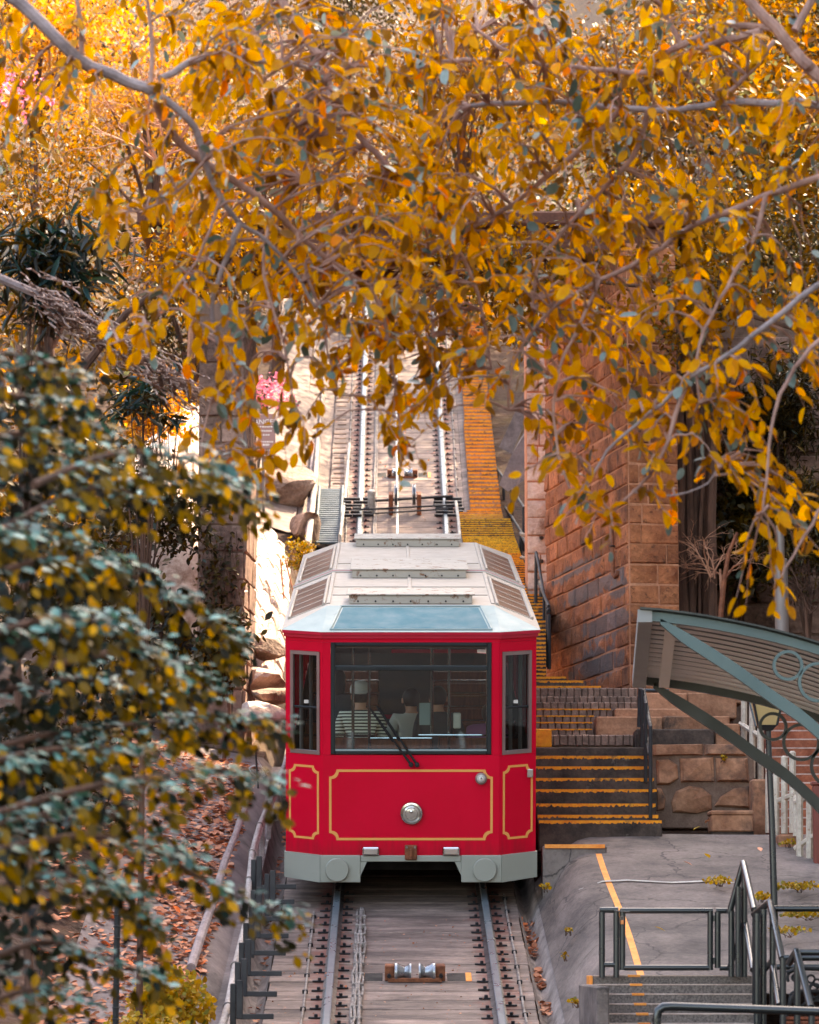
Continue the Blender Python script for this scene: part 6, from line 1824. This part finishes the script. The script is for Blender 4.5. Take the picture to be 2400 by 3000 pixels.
# ------------------------------------------------------------------ trees and shrubs behind
def crown_points(c, r, n, clumps, rs):
    """Leaf positions gathered in clumps through an ellipsoid, denser towards its skin."""
    K = []
    for _ in range(clumps):
        d = Vector((rs.gauss(0, 1), rs.gauss(0, 1), rs.gauss(0, 1))).normalized() * (rs.random() ** .45)
        K.append((c[0] + d.x * r[0], c[1] + d.y * r[1], c[2] + d.z * r[2], rs.uniform(.5, 1.3)))
    K = np.array(K)
    g = np.random.default_rng(rs.randrange(10 ** 6))
    i = g.integers(0, clumps, n)
    spread = .26 * (r[0] + r[1] + r[2]) / 3
    C = K[i, :3] + g.normal(0, 1, (n, 3)) * (spread * K[i, 3:4]) * np.array([1, 1, .7])
    return C, K, g
def crown_leaves(C, c, g, L0, L1, droop=.4):
    n = len(C)
    D = g.normal(0, 1, (n, 3)); D[:, 2] -= droop
    N = g.normal(0, .6, (n, 3)); N[:, 2] += 1
    return D, N, g.uniform(L0, L1, n)
def tree(label, px, py, Y, r, n, mat, leaf=(.14, .24), tmpl=SMALL, seed=0, group=None, name='tree', bark='bark_dark', clumps=40, trunk_r=.12, world_c=None, lean=0.0):
    rs = random.Random(seed)
    c = Vector(world_c) if world_c else P(px, py, Y)
    gx = c.x + lean; base = Vector((gx, c.y + .3, gz(gx, c.y + .3) - .2))
    if base.z > c.z - .2: base.z = c.z - max(.5, r[2])
    t = thing(name, base, label, 'shrub' if name.endswith('shrub') else 'tree', group)
    tr = MB(); mid = base.lerp(c, .55) + Vector((rs.uniform(-.2, .2), rs.uniform(-.2, .2), 0))
    if lean:
        hi = Vector((base.x - lean * .08, base.y, base.z + (c.z - base.z) * .75)); mid = c.copy()
        tr.tube([base, base.lerp(hi, .5), hi, hi.lerp(c, .3) + Vector((0, 0, .35)), hi.lerp(c, .65) + Vector((0, 0, .35)), c], [trunk_r, trunk_r * .9, trunk_r * .8, trunk_r * .65, trunk_r * .5, trunk_r * .3], 8)
    else:
        tr.tube([base, base.lerp(mid, .5), mid, c], [trunk_r, trunk_r * .85, trunk_r * .7, trunk_r * .3], 8)
    tr.build('trunk', M[bark], t, True)
    C, K, g = crown_points(c, r, n, clumps, rs)
    for k in K[:: max(1, clumps // 9)]:
        e = Vector(k[:3])
        W = curve3(mid, e, .12 * (e - mid).length, 4)
        MB().tube(W, [trunk_r * .4, trunk_r * .3, trunk_r * .2, trunk_r * .12, trunk_r * .05], 6).build('limb', M[bark], t, True)
    D, N, L = crown_leaves(C, c, g, *leaf)
    o_ = place('crown', leaf_mesh('crown', C, D, N, L, mat, tmpl), t)
    o_['kind'] = 'stuff'
    return t
GB = 'trees on the hillside behind the bridge'
tree('golden tree glowing in the sun in the top left corner', 120, 120, 66, (2.6, 2.2, 2.0), 5200, M['leaf_gold'], (.10, .20), SMALL, 1, GB, clumps=60)
tree('golden tree with small leaves left of the bare twigs', 420, 330, 62, (1.9, 1.8, 1.5), 3600, M['leaf_gold'], (.09, .17), SMALL, 2, GB, clumps=45)
tree('dark blue-green tree at the top of the picture', 1000, 40, 74, (1.7, 1.5, 1.3), 3200, M['leaf_dark'], (.10, .18), SMALL, 3, GB)
tree('ochre tree behind the middle of the yellow branches', 820, 420, 64, (2.2, 2.0, 1.7), 3600, M['leaf_back'], (.10, .2), SMALL, 4, GB, clumps=45)
tree('ochre tree high behind the bridge centre', 1350, 240, 72, (2.8, 2.2, 2.0), 4600, M['leaf_back'], (.12, .22), SMALL, 5, GB, clumps=50)
tree('ochre tree right of the bridge, behind the long limbs', 1800, 300, 68, (2.6, 2.2, 2.0), 4600, M['leaf_back'], (.12, .22), SMALL, 6, GB, clumps=50)
tree('ochre tree in the upper right corner of the hillside', 2240, 240, 64, (2.2, 2.0, 2.0), 4200, M['leaf_back'], (.10, .2), SMALL, 7, GB, clumps=50)
tree('olive tree above the abutment top', 1900, 760, 52, (1.7, 1.4, 1.4), 4200, M['leaf_back'], (.08, .15), SMALL, 8, GB, clumps=50)
tree('dark tree right of the abutment top', 2320, 760, 50, (1.6, 1.4, 1.5), 3800, M['leaf_dark'], (.08, .16), SMALL, 9, GB, clumps=45)
tree('brown-olive tree left of the bridge deck', 560, 880, 56, (1.7, 1.4, 1.4), 2600, M['leaf_dark'], (.08, .15), SMALL, 10, GB, clumps=40)
tree('brown-olive tree at the left edge behind the drooping fronds', 120, 640, 52, (1.6, 1.6, 1.5), 2800, M['leaf_back'], (.09, .16), SMALL, 15, GB, clumps=40)
tree('broad ochre tree added on the far right slope to shade the track, lowest of three', 0, 0, 0, (2.6, 3.0, 2.6), 4200, M['leaf_back'], (.2, .36), SMALL, 81, GB, clumps=50, trunk_r=.16, world_c=(8.6, 60, 15.0))  # this and the next two trees are added to shade the upper track
tree('broad dark tree added on the far right slope to shade the track between two ochre trees', 0, 0, 0, (2.8, 3.2, 2.8), 4200, M['leaf_dark'], (.2, .36), SMALL, 82, GB, clumps=50, trunk_r=.16, world_c=(9.2, 67, 18.6))
tree('broad ochre tree added on the far right slope to shade the track, highest of three', 0, 0, 0, (2.8, 3.2, 2.8), 4200, M['leaf_back'], (.2, .36), SMALL, 83, GB, clumps=50, trunk_r=.16, world_c=(9.8, 74, 22.0))
GS = 'dark shrubs right of the abutment'
tree('dark narrow-leaved shrub above the grey mast', 2280, 1180, 43.5, (.8, .8, .8), 3800, M['leaf_dark'], (.10, .17), NARROW, 11, GS, 'shrub', clumps=36, trunk_r=.05)
tree('dark shrub beside the grey mast at the picture edge', 2370, 1560, 42.5, (.6, .7, .9), 3200, M['leaf_dark'], (.09, .16), NARROW, 12, GS, 'shrub', clumps=36, trunk_r=.05)
tree('dark shrub with broad leaves between roots and mast', 2150, 1600, 43.8, (.55, .6, .8), 900, M['leaf_dark'], (.10, .2), MID, 13, GS, 'shrub', clumps=26, trunk_r=.04)
tree('olive shrub under the yellow leaves right of the roots', 2200, 1400, 44.2, (.6, .6, .6), 1800, M['leaf_dark'], (.10, .17), NARROW, 14, GS, 'shrub', clumps=26, trunk_r=.04)
GL = 'shrubs on the left bank'
tree('olive and gold shrub left of the pier', 430, 1480, 40, (.7, .8, .8), 2600, M['leaf_dark'], (.06, .12), MID, 21, GL, 'shrub', clumps=30, trunk_r=.05)
tree('golden shrub glowing through the gap left of the pier', 460, 1200, 46, (.5, .6, .5), 1500, M['leaf_gold'], (.06, .11), MID, 22, GL, 'shrub', clumps=26, trunk_r=.04)
tree('yellow-green shrub at the pier foot', 330, 1950, 36, (.7, .7, .8), 2400, M['leaf_bush'], (.07, .12), MID, 23, GL, 'shrub', clumps=30, trunk_r=.05)
tree('dark leafy plant growing against the pier base', 650, 1900, 40.6, (.34, .4, .5), 800, M['leaf_dark'], (.09, .17), MID, 24, GL, 'shrub', clumps=18, trunk_r=.03)
tree('dark shrub low at the left edge', 120, 2300, 33, (.8, .7, .9), 2600, M['leaf_dark'], (.06, .12), MID, 25, GL, 'shrub', clumps=30, trunk_r=.05)
tree('dark shrub hanging in the middle of the left edge', 170, 1720, 34, (.8, .7, .9), 2800, M['leaf_dark'], (.06, .12), MID, 26, GL, 'shrub', clumps=32, trunk_r=.05)
tree('small sunlit plant beside the tram roof', 880, 1620, 49.6, (.22, .4, .22), 700, M['leaf_shrub'], (.04, .08), MID, 27, GL, 'shrub', clumps=14, trunk_r=.02)
tree('drooping shrub with long dark leaves at the upper left edge', 130, 800, 24, (.42, .5, .42), 900, M['leaf_bush'], (.12, .24), NARROW, 28, GL, 'shrub', clumps=26, trunk_r=.04)
tree('second drooping shrub of long leaves below the dead vines', 420, 1180, 26, (.34, .4, .22), 380, M['leaf_bush'], (.09, .2), NARROW, 29, GL, 'shrub', clumps=16, trunk_r=.03)
# small-leaved trees reaching over the bridge
tree('small-leaved ochre tree leaning over the bridge from the pier side', 700, 760, 39.5, (1.3, .9, .8), 2400, M['leaf_back'], (.07, .13), MID, 71, GB, clumps=34, trunk_r=.07, lean=-2.2)
tree('small-leaved ochre tree leaning over the bridge from the abutment side', 1500, 800, 39.5, (1.9, .9, .75), 3400, M['leaf_back'], (.07, .13), MID, 72, GB, clumps=44, trunk_r=.05, lean=5.6)
tree('small-leaved ochre tree over the abutment and roots', 2100, 900, 40.0, (1.1, .8, .9), 2000, M['leaf_back'], (.07, .13), MID, 73, GB, clumps=30, trunk_r=.05, lean=3.6)
tree('dark ochre tree closing over the top of the track', 1190, 960, 70.5, (2.0, .9, .95), 3000, M['leaf_back'], (.12, .24), SMALL, 74, GB, clumps=44, trunk_r=.08, lean=4.2)
# tower block added out of view on the right; it keeps the sun off the lower track
bt = thing('added_shade_block', (12, 28, gz(12, 28)), 'unseen apartment block added right of the line to shade the lower track', 'shade blocker')
z0 = -6.0; z1 = 30.0
m = MB(); m.span((12, 0, z0), (26, 55.0, z1)); m.build('wall', paint('block_render', lin(196, 184, 170), .85, .08), bt)
m = MB(); m.span((11.8, -.2, z1 + .002), (26.2, 55.2, z1 + .5)); m.build('roof', paint('block_roof', lin(130, 126, 120), .9, .1), bt)
m = MB(); m.span((-.045, -.75, -.8), (.0, .75, .8), 0, .01); fm_ = m.mesh('window', M['frame_dark'])
m = MB(); m.add([(-.05, -.66, -.7), (-.05, .66, -.7), (-.05, .66, .7), (-.05, -.66, .7)], [(0, 1, 2, 3)]); pm_ = m.mesh('pane', M['lamp_glass'])
for f_ in range(10):
    for k in range(13):
        w_ = place('window', fm_, bt, mtx=Matrix.Translation((11.998, 3.2 + k * 4.05, 2.0 + f_ * 2.9)))
        WORLD_INV[w_.name] = Matrix.Identity(4)
        p_ = place('pane', pm_, w_, local=True)
# strangler roots right of the abutment
rs = random.Random(8)
t = thing('banyan_tree', (P(2000, 1900, 42.8).x, 42.8, P(2000, 1900, 42.8).z), 'dark hanging strangler roots growing down the wall right of the abutment', 'tree')
for k in range(26):
    x = rs.uniform(1965, 2075); Yq = 42.9 + rs.uniform(-.2, .5)
    W = []
    xx = x
    for i in range(9):
        xx += rs.uniform(-9, 9)
        W.append(P(xx + (i - 4) * rs.uniform(-2, 1), 850 + i * 135, Yq))
    r0 = rs.uniform(.02, .07)
    MB().tube(W, [r0 * rs.uniform(.8, 1.2) for _ in W], 7).build('root', M['bark_dark'], t, True)
C, K, g = crown_points(P(2020, 700, 43.4), (.9, .8, .7), 2600, 30, rs)
D, N_, L_ = crown_leaves(C, None, g, .07, .13)
place('crown', leaf_mesh('crown', C, D, N_, L_, M['leaf_back'], MID), t)['kind'] = 'stuff'
# dead twigs over the slope right of the roots
def twigs(label, c, spread, n, seed, mat, r0=.018, depth=4, name='bare_shrub', up=(0, 0, 1), joined=True, length=.55):
    rs = random.Random(seed); mb = MB(); segs = []
    def grow(a, d, l, r, k):
        W = [a]
        for i in range(3):
            d = (d + Vector((rs.uniform(-.35, .35), rs.uniform(-.35, .35), rs.uniform(-.3, .3)))).normalized()
            W.append(W[-1] + d * l / 3)
        mb.tube(W, [r, r * .9, r * .8, r * .65], 5)
        if k > 0:
            for _ in range(rs.randint(2, 3)):
                nd = (d + Vector((rs.uniform(-1, 1), rs.uniform(-.8, .8), rs.uniform(-.9, .7)))).normalized()
                grow(W[rs.randint(1, 3)], nd, l * rs.uniform(.55, .9), r * .62, k - 1)
    t_ = thing(name, c, label, 'shrub')
    for i in range(n):
        grow(c + Vector((rs.uniform(-.15, .15), rs.uniform(-.3, .3), 0)), (Vector(up) + Vector((rs.uniform(-spread, spread), rs.uniform(-.4, .4), rs.uniform(-.4, .3)))).normalized(), length, r0, depth)
    h = len(mb.f) // 2
    mb.build('twigs', mat, t_, True)['kind'] = 'stuff'
    MB().tube([c + Vector((0, 0, -.9)), c + Vector((.02, 0, -.3)), c + Vector((0, 0, .1))], [r0 * 2, r0 * 1.8, r0 * 1.4], 7).build('stem', mat, t_, True)
    return t_
twigs('pink-brown bare shrub of tangled twigs left of the bridge', P(560, 860, 44), 1.3, 7, 3, M['twig'], .026, 4, length=.75)
twigs('pale bare twigs left of the upper yellow branches', P(480, 480, 48), 1.4, 6, 4, M['twig'], .022, 4, length=.8)
twigs('tangle of dry twigs on the slope right of the roots', P(2110, 1690, 42.2), 1.3, 6, 5, M['twig'], .012, 4, length=.4)
twigs('dry twigs behind the canopy at the picture edge', P(2360, 1800, 42), 1.3, 5, 6, M['bark_dark'], .014, 4, length=.4)
twigs('bare reddish twigs along the top left', P(760, 200, 54), 1.5, 6, 9, M['twig'], .02, 4, length=.9)
t = thing('thin_sapling', P(2108, 1850, 41.6), 'thin reddish sapling trunk rising behind the canopy', 'tree')
MB().tube([P(2105, 1900, 41.6), P(2112, 1800, 41.6), P(2122, 1700, 41.6), P(2135, 1620, 41.6), P(2160, 1560, 41.6)], [.04, .038, .034, .028, .02], 8).build('trunk', M['rust'], t, True)
MB().tube([P(2122, 1700, 41.6), P(2150, 1660, 41.5), P(2200, 1640, 41.5)], [.02, .014, .006], 6).build('branch', M['rust'], t, True)
# dead vine hanging across the upper left
t = thing('dead_vine', P(300, 960, 23), 'greyish mat of dead vines drooping across the upper left', 'vine')
rs = random.Random(12); mb = MB()
for k in range(240):
    u0 = rs.random(); off = rs.gauss(0, 26)
    W = []
    x = 60 + 480 * u0; y = 830 + 300 * u0 + off
    for i in range(7):
        W.append(P(x, y, 23 + rs.uniform(-.25, .25))); x += rs.uniform(2, 24); y += rs.uniform(0, 17)
    mb.tube(W, rs.uniform(.003, .007), 4)
mb.build('strands', M['deadvine'], t, True)['kind'] = 'stuff'
MB().tube([P(-60, 790, 23.1), P(200, 900, 23.1), P(400, 1020, 23.1), P(560, 1160, 23.1)], [.035, .03, .024, .014], 7).build('main_stem', M['bark_grey'], t, True)
# creepers on the pier
t = thing('creeper', P(640, 1500, 42), 'leafy creeper climbing the left bridge pier', 'creeper')
rs = random.Random(13); mb = MB(); C = []
for k in range(22):
    x = rs.uniform(580, 715); y = rs.uniform(1850, 2050); W = []
    for i in range(9):
        W.append(P(x, y, 42.12)); C.append([*P(x + rs.uniform(-12, 12), y + rs.uniform(-20, 20), 42.08)]); x += rs.uniform(-12, 12); y -= rs.uniform(25, 70)
    mb.tube(W, .006, 4)
mb.build('stems', M['bark_dark'], t, True)['kind'] = 'stuff'
C = np.array(C * 3) + rng.normal(0, .05, (len(C) * 3, 3)) * np.array([1, .3, 1]); g = np.random.default_rng(3)
D, N_, L_ = crown_leaves(C, None, g, .05, .10); N_[:, 1] -= 1.2
place('foliage', leaf_mesh('foliage', C, D, N_, L_, M['leaf_dark'], MID), t)['kind'] = 'stuff'
# pink blossom by the sign, yellow shrub and ground plants
def plant(name, label, cat, c, r, n, mat, leaf, tmpl=ROUND, seed=0, group=None, up=.6):
    g = np.random.default_rng(seed); c = Vector(c)
    C = g.normal(0, .5, (n, 3)); C = unit(C) * (g.random((n, 1)) ** .4) * np.array(r); C[:, 2] = np.abs(C[:, 2]); C += V3(c)
    D = g.normal(0, 1, (n, 3)); D[:, 2] -= .2; N = g.normal(0, .45, (n, 3)); N[:, 2] += up; N[:, 1] -= .5
    t_ = thing(name, c, label, cat, group)
    L = g.uniform(*leaf, n)
    k = min(40, n // 6)
    place('foliage', leaf_mesh('foliage', C[k:], D[k:], N[k:], L[k:], mat, tmpl), t_)['kind'] = 'stuff'
    leaf_objects(t_, C[:k], D[:k], N[:k], L[:k] * 1.1, [single_leaf(mat, tmpl)])
    mb = MB()
    for i in range(6):
        mb = MB(); mb.tube([c + Vector((jit(.03), jit(.03), -.05)), c.lerp(Vector(C[i]), .8)], [.004, .002], 5); mb.build('stem', M['bark_dark'], t_, True)
    return t_
plant('blossom_shrub', 'pink blossoming shrub above the danger sign', 'shrub', P(790, 1190, 57), (.5, .5, .6), 300, M['petal'], (.05, .09), ROUND, 1)
plant('blossom_shrub', 'pink blossoms scattered through the golden top left corner', 'shrub', P(60, 320, 56), (.7, .8, .8), 160, M['petal'], (.06, .1), ROUND, 2)
plant('yellow_shrub', 'round bright yellow shrub low on the left bank', 'shrub', P(500, 2990, 27.2), (.38, .36, .46), 1300, M['leaf_shrub'], (.035, .07), ROUND, 3)
plant('yellow_shrub', 'lower spread of yellow leaves at the very bottom left', 'shrub', P(420, 3030, 26.2), (.46, .3, .16), 520, M['leaf_shrub'], (.03, .06), ROUND, 4)
GP = 'yellow weeds on the platform'
for i, (x, y, r, n, lab) in enumerate(((2108, 2582, .16, 120, 'flat yellow-green weeds left of the peaked handrail'), (2075, 2600, .0, 0, ''), (2232, 2628, .09, 120, 'yellow-green weeds between the peaked handrail and the lamp post'), (2340, 2600, .26, 260, 'broad yellow weeds below the cream fence'), (2370, 2680, .26, 260, 'largest yellow weeds at the right edge of the platform'), (2310, 2730, .2, 90, 'sparse yellow weeds nearest the level rail'), (1665, 2725, .05, 26, 'tiny yellow seedling on the sloping apron'), (1600, 2600, .06, 26, 'tiny yellow seedling beside the drain near the tram'), (1652, 2800, .03, 12, 'tiny yellow seedling lower on the apron'), (1690, 2935, .06, 30, 'small yellow seedling beside the granite steps'), (2310, 2470, .08, 40, 'small green plant at the fence plinth'))):
    if not n: continue
    hh = 6.12 if x > 1740 else 6.35
    D_ = 9500 * hh / (y - 745); 
    if x < 1740: D_ = 9500 * 6.42 / (y - 745)
    if y < 2500: D_ = 33.7
    plant('ground_plant', lab, 'weed', P(x, y, D_ * .998), (r, r * 1.9, .03 + r * .08), n, M['leaf_shrub'], (.022, .045), ROUND, 40 + i, GP)
plant('small_plant', 'small leafy plant sprouting on the rough wall face', 'weed', P(2118, 2222, 35.8), (.04, .04, .04), 20, M['leaf_shrub'], (.03, .05), ROUND, 60)
# fallen leaves
def litter(name, label, n, xr, yr, zf, size, seed, mat=None, tmpl=ROUND):
    g = np.random.default_rng(seed)
    x = g.uniform(*xr, n) if not callable(xr) else xr(g, n); y = g.uniform(*yr, n)
    C = np.array([(a, b, zf(a, b) + g.uniform(.004, .03)) for a, b in zip(x, y)])
    D = g.normal(0, 1, (n, 3)); D[:, 2] *= .25; D[:, 2] += D[:, 1] * .2; N = g.normal(0, .28, (n, 3)); N[:, 2] += 1
    o_ = place(name, leaf_mesh(name, C, D, N, g.uniform(*size, n), mat or M['leaf_fallen'], tmpl))
    return tag(o_, label, 'leaves', None, 'stuff')
litter('fallen_leaves', 'pinkish fallen leaves thick on the left bank', 3600, lambda g, n: -1.9 - np.abs(g.normal(0, .8, n)), (28.5, 41), lambda x, Y: gz(x, Y) + .035, (.05, .115), 1)
litter('fallen_leaves', 'orange fallen leaves at the bottom left corner', 700, (-3.2, -1.95), (24.5, 28.5), lambda x, Y: gz(x, Y) + .035, (.05, .11), 2)
dz_r = lambda x, Y: tpt(x, Y, SL - .165 + .6 * abs(x - 1.2) ** 1.2).z
def gcl(lo, hi, x0, sd):
    return lambda g, n: g.normal(x0, sd, n)
for i, (a, b, n, lab) in enumerate(((32.0, 33.6, 90, 'heap of fallen leaves in the platform drain beside the tram'), (30.7, 31.4, 46, 'second heap of fallen leaves in the platform drain'), (29.6, 30.0, 30, 'third heap of fallen leaves in the platform drain'), (28.4, 28.7, 16, 'fourth small heap of fallen leaves in the platform drain'), (27.4, 27.7, 14, 'lowest heap of fallen leaves in the platform drain'), (26.4, 26.6, 8, 'few fallen leaves in the platform drain at the picture bottom'))):
    litter('fallen_leaves', lab, n, gcl(0, 0, 1.2, .04), (a, b), dz_r, (.05, .10), 10 + i)
litter('fallen_leaves', 'fallen leaves strewn in the drain below the cable brackets', 130, gcl(0, 0, -1.44, .04), (25.5, 40), lambda x, Y: tpt(x, Y, SL - .165).z, (.05, .1), 30)
litter('fallen_leaves', 'small leaf scraps scattered over the track slabs', 420, (-1.3, 1.08), (25, 33), lambda x, Y: tpt(x, Y, SL + .0).z, (.012, .032), 31)
litter('fallen_leaves', 'leaf scraps on the track above the tram', 260, (-1.3, 1.08), (50, 68), lambda x, Y: tpt(x, Y, SL + .0).z, (.02, .05), 32)
fl = single_leaf(M['leaf_fallen'], MID); yl_ = single_leaf(M['leaf_shrub'], MID)
for i, (x, y, me, lab) in enumerate(((2030, 2542, fl, 'orange fallen leaf flat on the platform below the loose block'), (2080, 2520, yl_, 'curled yellow fallen leaf upright on the platform'), (2065, 2418, fl, 'orange fallen leaf near the foot of the rough wall'), (2030, 2438, yl_, 'olive fallen leaf at the platform kerb'), (2230, 2500, fl, 'small red fallen leaf beside the lamp post'), (1950, 2735, yl_, 'tiny pale leaf seen through the gate'))):
    D_ = 9500 * 6.12 / (y - 745)
    p = P(x, y, D_ * .998)
    o_ = place('fallen_leaf', me, None, mtx=Matrix.Translation(p + Vector((0, 0, .02))) @ Matrix.Rotation(i * 1.3 + 1.2, 4, 'Z') @ Matrix.Rotation(.5, 4, 'X') @ Matrix.Diagonal((.11, .11, .11, 1)))
    tag(o_, lab, 'leaf', 'single leaves on the platform')

# undergrowth over the hillside behind the bridge
def undergrowth(name, label, n, seed, mat, size, y0, y1):
    g = np.random.default_rng(seed)
    Y = y0 + (y1 - y0) * g.random(n) ** 1.4
    hw = Y * .135 + 2.5
    x = g.uniform(-1, 1, n) * hw
    ok = (np.abs(x) > np.where(Y < 72, 3.0, 0.0)) & ~((x > 0) & (Y < 47))
    x, Y = x[ok], Y[ok]; n = len(x)
    lump = .5 + .5 * np.sin(x * 2.1 + np.sin(Y * .9) * 2) * np.sin(Y * 1.3 + x)
    C = np.array([(a, b, gz(a, b)) for a, b in zip(x, Y)]); C[:, 2] += g.random(n) * (.25 + 1.5 * lump)
    D = g.normal(0, 1, (n, 3)); N = g.normal(0, .7, (n, 3)); N[:, 2] += .7; N[:, 1] -= .5
    o_ = place(name, leaf_mesh(name, C, D, N, g.uniform(*size, n), mat, SMALL))
    return tag(o_, label, 'undergrowth', None, 'stuff')
undergrowth('undergrowth', 'dark leafy undergrowth covering the hillside', 26000, 5, M['leaf_dark'], (.14, .34), 46, 105)
undergrowth('undergrowth', 'ochre leafy undergrowth covering the hillside', 20000, 6, M['leaf_back'], (.14, .32), 48, 105)
